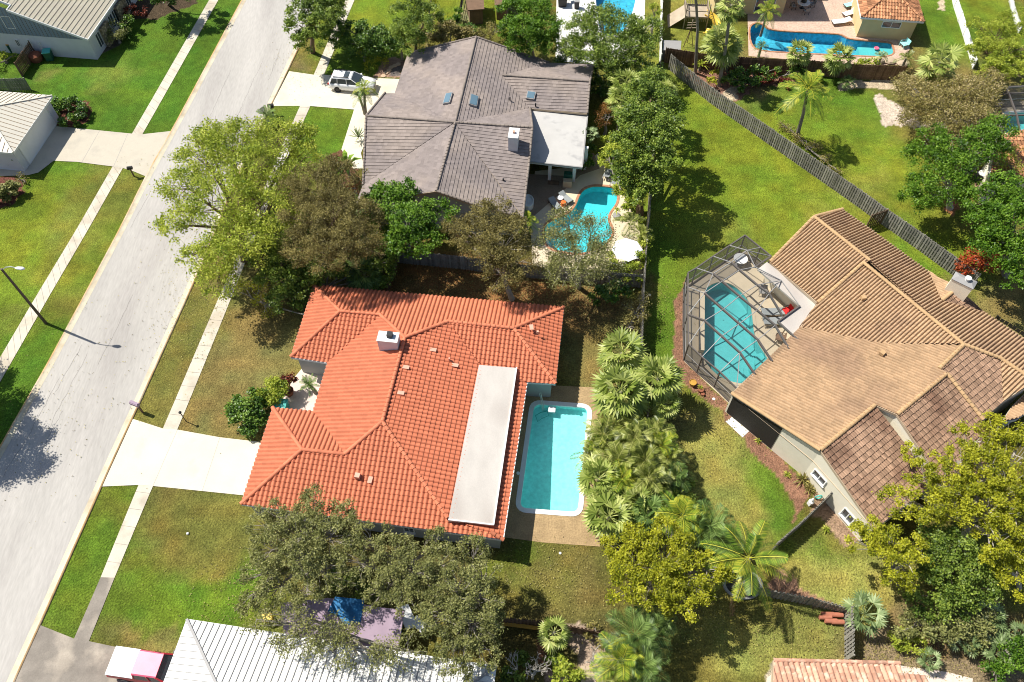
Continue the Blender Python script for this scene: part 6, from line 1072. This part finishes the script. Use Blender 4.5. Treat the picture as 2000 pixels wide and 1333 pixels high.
tree(T_, 'bright yellow green tree below the rectangular pool', 'yellow', [(1215, 1070, 4.8, 38), (1255, 1060, 5.2, 44), (1300, 1050, 5.2, 40), (1240, 1105, 5.4, 50), (1295, 1095, 5.6, 48), (1335, 1070, 5, 34), (1215, 1150, 4.8, 36), (1265, 1150, 5.2, 46), (1310, 1145, 5.2, 40), (1350, 1130, 5, 40), (1385, 1110, 4.6, 34), (1345, 1175, 4.8, 40), (1375, 1160, 4.6, 28), (1415, 1128, 4.2, 22), (1285, 1185, 4.4, 28)], (1300, 1170), bark='grey', tr=.26)
tree(T_, 'large yellow green tree covering the brown tile roof at the right', 'yellow', [(1905, 860, 6.2, 42), (1950, 850, 6.4, 44), (1985, 880, 6.4, 44), (1870, 900, 6, 40), (1920, 915, 6.6, 50), (1965, 940, 6.6, 52), (1800, 930, 5.4, 34), (1845, 940, 5.8, 44), (1880, 975, 6, 50), (1820, 985, 5.6, 44), (1760, 985, 5, 36), (1930, 1000, 6.2, 52), (1985, 1010, 6.2, 46), (1785, 890, 5, 26), (1995, 960, 6.2, 34), (1960, 1060, 5.6, 46)], (1880, 1080), bark='pale', tr=.34)
tree(T_, 'smaller yellow green tree at the corner of the brown tile roof', 'yellow', [(1700, 1040, 4.6, 34), (1740, 1060, 4.8, 36), (1720, 1085, 4.4, 34), (1765, 1100, 4.8, 40), (1675, 1055, 4, 24), (1790, 1070, 4.6, 30), (1750, 1130, 4.2, 30)], (1755, 1140), bark='pale')
tree(T_, 'dull dark green tree under the large yellow green one', 'mid', [(1830, 1050, 4.2, 38), (1870, 1075, 4.2, 44), (1820, 1095, 3.8, 38), (1860, 1125, 3.6, 44), (1810, 1140, 3, 34), (1900, 1150, 3, 40), (1860, 1175, 2.6, 40), (1800, 1175, 2.2, 30), (1910, 1110, 3.4, 34)], (1860, 1165), mat='mid', bark='dark')
tree(T_, 'yellow green tree at the right edge below the large one', 'yellow', [(1990, 1060, 5, 32), (1970, 1110, 4.6, 34), (2000, 1130, 4.6, 40), (1935, 1095, 4.6, 28)], (1990, 1150), bark='pale')
tree(S_, 'grey green undergrowth at the foot of the dull dark tree', 'mid', [(1790, 1215, 1.4, 30), (1830, 1220, 1.6, 34), (1870, 1225, 1.6, 34), (1910, 1210, 1.6, 30), (1845, 1190, 1.8, 34), (1765, 1230, 1, 22), (1900, 1250, 1.2, 24)], cat=S_, mat='greyo', low=-.8)
tree(S_, 'green bushes in the bottom right corner', 'mid', [(1975, 1260, 1.5, 30), (1990, 1300, 1.4, 34), (1965, 1310, 1.2, 26), (1940, 1320, 1, 22)], cat=S_, mat='bright', low=-.8)
tree(S_, 'yellow green low bush in front of the grey green undergrowth', 'yellow', [(1755, 1250, .7, 18), (1790, 1262, .7, 20), (1770, 1240, .7, 14)], cat=S_, mat='light', low=-.8, trunk=False)
tree(S_, 'light green shrub at the bottom edge by the square path stones', 'bright', [(1100, 1305, 1.4, 17), (1115, 1320, 1.2, 16), (1092, 1320, 1.2, 14), (1130, 1328, 1, 12)], cat=S_, mat='light')
tree(S_, 'dark undergrowth in the shaded yard at the bottom edge', 'dark', [(1000, 1320, .8, 22), (1020, 1290, .6, 16), (1085, 1290, .5, 16)], cat=S_, mat='mid', trunk=False, low=-.8)
tree(S_, 'low mixed shrubs along the dark fence under the palms', 'mid', [(1160, 1236, .8, 16), (1185, 1250, .9, 18), (1200, 1265, 1, 18)], cat=S_, mat='khaki', low=-.8)
# trees just outside the picture whose shade falls into it
def offtree(label, shade, kind='mid'):
    lob = []
    for x, y, z, r in shade: s = G(x, y); k = z/math.tan(R(SUN_EL)); lob.append((Vector((s.x-k*math.cos(R(SUN_AZ-180)), s.y-k*math.sin(R(SUN_AZ-180)), z)), r))
    L, W, lpm, cpm, sg, up, fl, tw = KD[kind]; mc = sum((c for c, _ in lob), Vector())/len(lob); root = thing('tree', (mc.x, mc.y, 0), label, 'tree'); VV = []; AA = []; tm = MB(); tm.tube([(mc.x, mc.y, 0), (mc.x, mc.y, mc.z*.6)], .25, 8)
    for c, r in lob:
        d = rng.normal(size=(int(cpm*r*r*4), 3)); d /= np.linalg.norm(d, axis=1)[:, None]; cs = np.array(c)+d*r*np.array([1, 1, fl])*rng.uniform(.5, 1.05, len(d))[:, None]; V, A = leaves(cs, int(lpm*3*r*r), sg, L, W, up, rng.random(len(cs))); VV.append(V); AA.append(A); tm.tube([(mc.x, mc.y, mc.z*.55), c], [.1, .04], 5)
    tm.build('trunk', BK['brown'], root); V = np.concatenate(VV); npmesh('crown', V, np.arange(len(V)).reshape(-1, 4), np.concatenate(AA), LM[kind], root, tuple(root.location))
offtree('large tree just beyond the left edge shading the lower left street', [(45, 860, 7, 2.0), (20, 900, 7, 2.2), (60, 905, 6.5, 1.6), (-30, 830, 7, 2.6), (0, 800, 6.4, 1.8), (-60, 900, 7, 3), (75, 850, 6.4, 1.1), (50, 790, 5.8, 1.2), (-20, 740, 5.6, 1.6), (20, 745, 5.4, .9)])
# ------------------------------------------------------------- palms
def kite(V, A, a, tip, w, sd, v): m_ = a*.45+tip*.55; V += [a, m_+sd*w, tip, m_-sd*w]; A.append(v)
def rot(v, az): c, s = math.cos(az), math.sin(az); return np.array([v[0]*c-v[1]*s, v[0]*s+v[1]*c, v[2]])
def fan_crown(n, pl, br, seg=13, el=(75, -35), seed=0, stiff=1.0):
    rn = random.Random(seed); V = []; A = []
    for i in range(n):
        az = i*2.4+rn.uniform(-.2, .2); e = R(el[0]+(el[1]-el[0])*(i/n)**.9+rn.uniform(-8, 8)); d = rot(np.array([math.cos(e), 0, math.sin(e)]), az); sd = rot(np.array([0, 1., 0]), az); up = np.cross(d, sd); E = d*pl*rn.uniform(.8, 1.15); E[2] -= .1*pl
        kite(V, A, np.zeros(3), E*1.02, .03, sd, .75); r_1 = br*rn.uniform(.85, 1.15); vb = rn.random(); d2 = d*.93+np.array([0, 0, -.3*stiff]); d2 /= np.linalg.norm(d2); tl = rn.uniform(-.35, .35); s2 = sd*math.cos(tl)+up*math.sin(tl)
        for k in range(seg):
            th = R(-105+210*(k+.5)/seg); t = E+(d2*math.cos(th)+s2*math.sin(th))*r_1*(1-.18*abs(th)/1.8); t[2] -= .12*r_1*rn.uniform(.5, 1.6); kite(V, A, E, t, r_1*.085, s2*math.cos(th)-d2*math.sin(th)+up*.35*(1 if k % 2 else -1), .5*vb+.5*rn.random())
    return np.array(V), np.array(A)
def feather_crown(n, Lf, el=(80, -20), droop=.5, seg=22, ll=.24, seed=0, w=.026, fold=.25):
    rn = random.Random(seed); V = []; A = []
    for i in range(n):
        az = i*2.4+rn.uniform(-.25, .25); e = R(el[0]+(el[1]-el[0])*(i/n)+rn.uniform(-8, 8)); L_ = Lf*rn.uniform(.85, 1.1); g = droop*L_*rn.uniform(.7, 1.3); sd = rot(np.array([0, 1., 0]), az); vb = rn.random()
        pt = lambda t: rot(np.array([L_*t*math.cos(e)*(1-.12*t*t), 0, L_*t*math.sin(e)-g*t*t]), az)
        for k in range(6): a, b_ = pt(k/6), pt((k+1)/6); V += [a-sd*.025, a+sd*.025, b_+sd*.018, b_-sd*.018]; A.append(.8)
        for k in range(seg):
            t = .12+.88*k/seg; p = pt(t); f = pt(min(1, t+.03))-p; f /= max(1e-6, np.linalg.norm(f)); l = Lf*ll*(math.sin(math.pi*min(1, .15+t*.85))**.6+.12)*rn.uniform(.85, 1.1)
            for s in (-1, 1): d = f*.62+sd*s*.8; d[2] += fold-.25*rn.random(); tip = p+d*l; tip[2] -= .25*l; kite(V, A, p, tip, w*Lf/2.5, f, .45*vb+.55*rn.random()*.9)
    return np.array(V), np.array(A)
def blades(n, L_, w, el=(80, 10), seed=0, bend=.2):
    rn = random.Random(seed); V = []; A = []
    for i in range(n):
        az = i*2.4+rn.uniform(-.3, .3); e = R(el[0]+(el[1]-el[0])*(i/n)); l = L_*rn.uniform(.75, 1.1); sd = rot(np.array([0, 1., 0]), az); a = np.zeros(3); b_ = rot(np.array([l*.55*math.cos(e), 0, l*.55*math.sin(e)]), az); c = rot(np.array([l*math.cos(e), 0, l*math.sin(e)-bend*l]), az); v = rn.random()
        V += [a-sd*w*.4, b_-sd*w, b_+sd*w, a+sd*w*.4]; A.append(v); V += [b_-sd*w, c-sd*w*.1, c+sd*w*.1, b_+sd*w]; A.append(min(1, v+.1))
    return np.array(V), np.array(A)
PROTO = {}
def crown_mesh(key, VA, mat):
    V, A = VA; me = None; o = npmesh('crown', V, np.arange(len(V)).reshape(-1, 4), A, LM[mat]); me = o.data; D.objects.remove(o); PROTO[key] = me
for s in range(3): crown_mesh('fan%d' % s, fan_crown(30, .85, .8, seed=s), 'fan'); crown_mesh('feather%d' % s, feather_crown(14, 2.5, (78, 0), .55, 26, .22, s, .034), 'areca')
crown_mesh('dkfan', fan_crown(26, .8, .75, seed=5), 'dkpalm'); crown_mesh('silver', fan_crown(15, .85, .62, 11, el=(65, 0), seed=6), 'silver'); crown_mesh('washy', fan_crown(24, .8, .75, el=(70, -75), seed=7), 'fan'); crown_mesh('coco', feather_crown(15, 3.4, (62, -25), .4, 42, .18, 8, .022, -.05), 'coco'); crown_mesh('dkfeather', feather_crown(18, 2.4, (80, -10), .5, 24, .25, 9), 'dkpalm')
crown_mesh('green', feather_crown(19, 2.4, (75, -30), .5, 32, .23, 10, .028), 'coco'); crown_mesh('sago', feather_crown(26, 1.2, (75, 0), .3, 20, .16, 11, .03), 'dkpalm'); crown_mesh('agave', blades(26, 1.0, .05, (80, 5), 12, .0), 'silver'); crown_mesh('banana', blades(12, 2.2, .28, (80, 15), 13, .35), 'bright'); crown_mesh('cordy', blades(46, .9, .05, (82, 5), 14, .25), 'khaki'); crown_mesh('dead', feather_crown(1, 2.4, (-50, -50), .3, 20, .12, 15), 'dead'); crown_mesh('strap', blades(26, 1.1, .07, (80, 5), 16, .35), 'light')
def palm(x, y, z, key, sc, label, name='palm_tree', cat='palm tree', base=None, tr=.13, bark='palm', rz=None, trunk=True):
    c = G(x, y, z); b = G(*base) if base else Vector((c.x, c.y, 0)); r = thing(name, b, label, cat); o = D.objects.new('crown', PROTO[key]); COL.objects.link(o); o.parent = r; o.location = c-b; o.scale = (sc,)*3; o.rotation_euler = (0, 0, rz if rz is not None else (x*.37+y*.11) % 6.28)
    if z > .5 and trunk: m = MB(); md = b.lerp(c, .5)+Vector(((c.x-b.x)*-.12, 0, 0)); m.tube([b, md, c], [tr*1.35, tr, tr*.85], 8); m.build('trunk', BK[bark], r)
    return r
palm(1213, 690, 3.6, 'fan0', 1.35, 'large fan palm at the top of the palm row right of the rectangular pool'); palm(1285, 740, 3.6, 'fan1', 1.4, 'large fan palm nearest the screen enclosure in the palm row'); palm(1212, 765, 3.8, 'fan2', 1.5, 'largest fan palm in the palm row, above the feathery clump')
for k, (x, y, z, key, s, l) in enumerate([(1180, 850, 2.4, 'feather0', .95, 'feathery palm at the pool side top of the dense clump'), (1225, 830, 2.6, 'feather1', 1.0, 'feathery palm at the upper middle of the dense clump'), (1275, 850, 2.6, 'feather2', 1.0, 'feathery palm at the upper right of the dense clump'), (1205, 900, 2.8, 'feather1', 1.05, 'feathery palm with pale fronds in the centre of the dense clump'), (1260, 900, 2.8, 'feather0', 1.0, 'feathery palm with twisted fronds right of centre in the dense clump'), (1155, 890, 2.0, 'feather2', .7, 'small feathery palm overhanging the pool coping'), (1305, 895, 2.4, 'feather1', .85, 'feathery palm reaching over the shaded grass'), (1290, 945, 2.2, 'feather2', .8, 'feathery palm above the green feather palm'),
   (1170, 935, 2.6, 'fan1', 1.15, 'pale fan palm over the lower right pool corner'), (1190, 1010, 2.6, 'fan0', 1.25, 'fan palm at the lower end of the pool deck'), (1245, 985, 2.4, 'fan2', 1.0, 'fan palm between the feathery clump and the yellow tree'), (1235, 945, 2.2, 'fan1', .85, 'small fan palm tucked inside the dense clump')]): palm(x, y, z, key, s, l)
tree(S_, 'dense leafy undergrowth added to darken the ground beneath the palm belt right of the rectangular pool', 'mid', [(1215, 720, 1.4, 30), (1270, 760, 1.4, 34), (1225, 800, 1.4, 34), (1195, 870, 1.2, 30), (1240, 880, 1.6, 38), (1285, 900, 1.6, 34), (1190, 930, 1.4, 30), (1235, 940, 1.8, 36), (1290, 960, 1.6, 34), (1215, 1000, 1.6, 32), (1270, 1010, 1.8, 34), (1325, 1000, 1.4, 34), (1370, 1040, 1.6, 34), (1330, 960, 1, 26)], cat='undergrowth', mat='mid', low=-.6)  # added so no lawn shows and the shadow under the palms stays dark
for k, (x, y, z, key, s, l) in enumerate([(1240, 855, 3.2, 'feather2', .95, 'tall feathery palm rising above the middle of the dense clump'), (1165, 870, 2.2, 'green', .6, 'green feathery palm leaning towards the pool from the dense clump'), (1290, 870, 2.8, 'green', .8, 'green feathery palm on the lawn side of the dense clump'), (1265, 935, 3.0, 'feather1', .9, 'yellow tipped feathery palm low in the dense clump'), (1215, 935, 3.0, 'green', .8, 'green feathery palm between the two pale fan palms'), (1320, 930, 2.2, 'dkfeather', .75, 'dark feathery palm at the shaded edge of the lawn'), (1180, 975, 2.4, 'fan2', .85, 'small pale fan palm at the pool corner'), (1265, 1000, 2.8, 'dkfan', .9, 'dark fan palm above the yellow green tree'), (1300, 790, 2.6, 'fan0', .8, 'small fan palm on the lawn side below the palm row')]): palm(x, y, z, key, s, l)
palm(1332, 1010, 3.2, 'green', 1.05, 'green feather palm above the yellow green tree'); palm(1385, 1030, 3.0, 'dkfeather', 1.1, 'dark feather palm between the green one and the coconut palm')
palm(1462, 1090, 4.6, 'coco', 1.02, 'big coconut palm with long yellow ribbed fronds over the round pond', base=(1458, 1165), tr=.16); palm(1428, 1168, 1.6, 'dead', 1.0, 'dry brown frond hanging below the yellow green tree', 'dead_frond', 'frond', trunk=False, rz=-1.4)
palm(1240, 1240, 3.6, 'dkfeather', 1.1, 'upper dark feather palm at the bottom edge'); palm(1215, 1290, 3.2, 'green', .95, 'green feather palm at the bottom edge left of the dark ones'); palm(1255, 1300, 3.2, 'dkfeather', .9, 'lower dark feather palm at the bottom edge'); palm(1200, 1325, 2.6, 'feather1', .8, 'yellowish feather palm at the very bottom edge'); palm(1280, 1225, 3, 'dkfeather', .8, 'dark feather palm under the yellow green tree')
palm(1082, 1236, 1.8, 'washy', .85, 'single green fan palm in the shaded yard below the dark fence')
palm(712, 535, 2.6, 'dkfan', 1.15, 'dark fan palm at the top edge of the red roof'); palm(740, 495, 2.4, 'dkfan', .9, 'dark fan palm under the olive oak'); palm(705, 480, 2.4, 'dkfan', .8, 'shaded fan palm beside the olive oak trunk')
palm(520, 225, 1.3, 'sago', 1.15, 'small spiky palm beside the black mailbox at the street'); palm(604, 752, 1.6, 'sago', .9, 'young palm on the pale entrance court of the red house', base=(617, 768)); palm(700, 268, .5, 'agave', 1.1, 'spiky grey agave beside the front path of the grey house', 'agave', 'agave')
palm(712, 172, 3.2, 'green', .62, 'small palm in front of the white estate car', base=(714, 222)); palm(702, 190, 2.4, 'dkfeather', .5, 'second crown of the small palm by the estate car', base=(713, 224)); palm(735, 178, 2.6, 'dead', .45, 'brown seed head beside the small palm at the estate car', 'dead_frond', 'frond', trunk=False, rz=0)
palm(678, 322, 1.6, 'banana', .85, 'banana plant with broad leaves at the left eave of the grey roof', 'banana_plant', 'banana plant'); palm(662, 345, 1.2, 'banana', .7, 'lower banana plant beside the maroon bed', 'banana_plant', 'banana plant'); palm(708, 400, 1.6, 'dkfeather', .6, 'dark palm frond tuft left of the bright green tree')
palm(783, 92, 1.6, 'banana', .75, 'banana like plant at the top left corner of the grey roof', 'banana_plant', 'banana plant'); palm(1028, 430, 2, 'green', .6, 'green palm between the olive oak and the freeform pool'); palm(915, 400, 2.2, 'green', .5, 'palm tip showing above the eave of the grey roof', trunk=False)
for x, y, z, key, s, l in [(1222, 165, 4.2, 'fan0', 1.15, 'pale fan palm at the top of the tree row right of the grey house'), (1215, 195, 3.8, 'fan1', 1.1, 'fan palm just below the topmost one beside the grey house'), (1300, 178, 4.6, 'fan2', .85, 'fan palm at the upper end of the big lawn'), (1195, 290, 1.8, 'strap', 1.1, 'strap leafed plant beside the path to the freeform pool'), (1150, 265, 2.4, 'silver', .75, 'yellowish palm against the grey flat roof edge'), (1232, 435, 2, 'feather0', .75, 'yellow feathery palm by the fence above the white parasol'), (1252, 455, 1.8, 'feather1', .6, 'smaller yellow feathery palm by the fence above the parasol'), (1205, 412, .9, 'strap', .5, 'small spiky plant in the grey planter'), (1240, 520, 1.2, 'strap', .8, 'green strap plant right of the white parasol')]: palm(x, y, z, key, s, l, trunk=z > 2.5)
# upper right palms
palm(1357, -40, 11, 'washy', 1.0, 'very tall thin palm trunk in front of the playset', base=(1358, 143), tr=.14); palm(1428, 10, 9.5, 'washy', 1.15, 'tall leaning fan palm right of the playset', base=(1404, 168), tr=.16); palm(1412, 85, 4.2, 'fan2', 1.5, 'broad fan palm at the left end of the long blue pool', base=(1418, 140)); palm(1392, 75, 3.4, 'washy', .8, 'second fan palm left of the broad one by the blue pool')
palm(1500, 20, 3.2, 'green', .75, 'palm at the upper left corner of the long blue pool'); palm(1368, 128, .6, 'strap', 1.0, 'strap plant behind the diagonal fence at the tall palm', 'strap_plant', 'plant')
palm(1578, 175, 6.2, 'green', 1.3, 'graceful feather palm standing alone on the right lawn', base=(1556, 268), tr=.16); palm(1563, 103, 3, 'fan0', 1.0, 'fan palm below the left half of the long blue pool', base=(1560, 140)); palm(1640, 112, 2.8, 'fan1', 1.1, 'yellowish fan palm below the right half of the long blue pool', base=(1638, 150)); palm(1487, 92, 1.4, 'dkfeather', .45, 'small dark palm at the edge of the long blue pool'); palm(1722, 110, 1.2, 'feather2', .45, 'small palm in front of the boulders'); palm(1770, 115, 1.6, 'feather0', .6, 'feathery palm right of the boulders')
palm(1835, 122, 4.2, 'washy', 1.6, 'big drooping fan palm beside the white vinyl fence'); palm(1655, 160, 1, 'dkfeather', .5, 'dark tuft at the foot of the yellowish fan palm')
# palmettos bottom right
for x, y, z, s, l in [(1690, 1200, 1.3, 1.1, 'silvery palmetto beside the fence corner'), (1885, 1250, .9, .8, 'silvery palmetto in the middle of the lower right bed'), (1955, 1275, 1.0, .9, 'silvery palmetto near the bottom right corner'), (1930, 1205, 1.3, .9, 'silvery palmetto below the dull dark tree'), (1815, 1290, .8, .6, 'small green palmetto above the pink tile roof'), (1990, 1245, 1.2, .8, 'silvery palmetto at the right edge')]: palm(x, y, z, 'silver', s, l, 'palmetto', 'palmetto', trunk=False)
palm(1990, 1225, .6, 'cordy', .9, 'orange striped spiky plant at the right edge', 'cordyline', 'plant', trunk=False)
palm(1567, 938, .15, 'cordy', .95, 'striped spiky plant in the mulch below the cream wall', 'flax_plant', 'plant'); palm(1580, 955, .15, 'cordy', .7, 'smaller spiky plant beside the white ornament', 'flax_plant', 'plant'); palm(1537, 928, .1, 'strap', .4, 'small bright green tuft at the top of the spiky plants', 'tuft', 'plant'); palm(1480, 862, .1, 'strap', .35, 'tiny green tuft beside the paver pad', 'tuft', 'plant'); palm(1368, 757, .35, 'strap', .3, 'small plant growing in the dark clay pot', 'pot_plant', 'plant'); palm(1613, 1035, .1, 'strap', .4, 'tiny tuft in the mulch below the weathered fence', 'tuft', 'plant')
# bare frangipani trees
def bare(x, y, label, sc=1.0, lv=5, seed=1):
    b = G(x, y); r = thing('bare_tree', b, label, 'bare tree'); m = MB(); rn = random.Random(seed)
    def grow(p, d, L_, rad, k):
        e = p+d*L_+Vector((0, 0, .05)); m.tube([p, p.lerp(e, .5)+Vector((rn.uniform(-.05, .05), rn.uniform(-.05, .05), 0)), e], [rad, rad*.85, rad*.75], 5, cap=False)
        if k: 
            for i in range(3 if k > 3 else 2): a = rn.uniform(0, 6.28); q_ = Vector((math.cos(a), math.sin(a), rn.uniform(.1, .9))); grow(e, (d*.75+q_*.75).normalized(), L_*.8, rad*.72, k-1)
    grow(b, Vector((0, 0, 1)), .6*sc, .09*sc, lv); m.build('branches', BK['pale'], r)
bare(1160, 1312, 'bare pale branched tree at the square path stones', 1.25, 5, 4); bare(1040, 1325, 'bare pale tree in the shaded corner at the bottom edge', 1.1, 5, 9); bare(1010, 1310, 'small bare tree left of the larger one at the bottom edge', .9, 4, 12)

# fallen leaves on street, lawns and roofs' surroundings
def litter(label, spots, mat, seed=1):
    rg = np.random.default_rng(seed); C_ = []
    for x, y, rx, ry, n in spots:
        g = G(x, y); a = (G(x+rx, y)-g).length; b = (G(x, y-ry)-G(x, y+ry)).length/2; C_.append(np.c_[g.x+rg.normal(size=n)*a*.6, g.y+rg.normal(size=n)*b*.6, rg.uniform(.05, .09, n)])
    cs = np.concatenate(C_); n = len(cs); th = rg.uniform(0, 6.28, n); t = np.c_[np.cos(th), np.sin(th), rg.uniform(-.3, .3, n)]; w = np.c_[-np.sin(th), np.cos(th), rg.uniform(-.3, .3, n)]; s = rg.uniform(.03, .07, n)[:, None]
    V = np.stack([cs-t*s, cs+w*s*.5, cs+t*s, cs-w*s*.5], 1).reshape(-1, 3); o = npmesh('fallen_leaves', V, np.arange(len(V)).reshape(-1, 4), rg.random(n), mat); setp(o, label, 'fallen leaves', kind='stuff')
litter('scattered fallen leaves on the street, lawns and beds', [(450, 520, 120, 160, 1500), (380, 600, 60, 120, 500), (1130, 600, 160, 50, 3500), (1000, 550, 200, 30, 2500), (650, 540, 120, 60, 1200), (560, 1150, 150, 90, 1500), (900, 1180, 150, 90, 1500), (120, 780, 120, 160, 300), (1450, 1220, 200, 60, 900), (1750, 1280, 160, 50, 1500), (1850, 1120, 200, 80, 1800), (1380, 830, 70, 90, 600), (1080, 1130, 120, 60, 500), (600, 120, 60, 60, 500), (250, 340, 30, 30, 60), (1330, 1200, 160, 70, 900), (1900, 580, 90, 70, 900), (1700, 300, 200, 120, 500)], LM['khaki'])
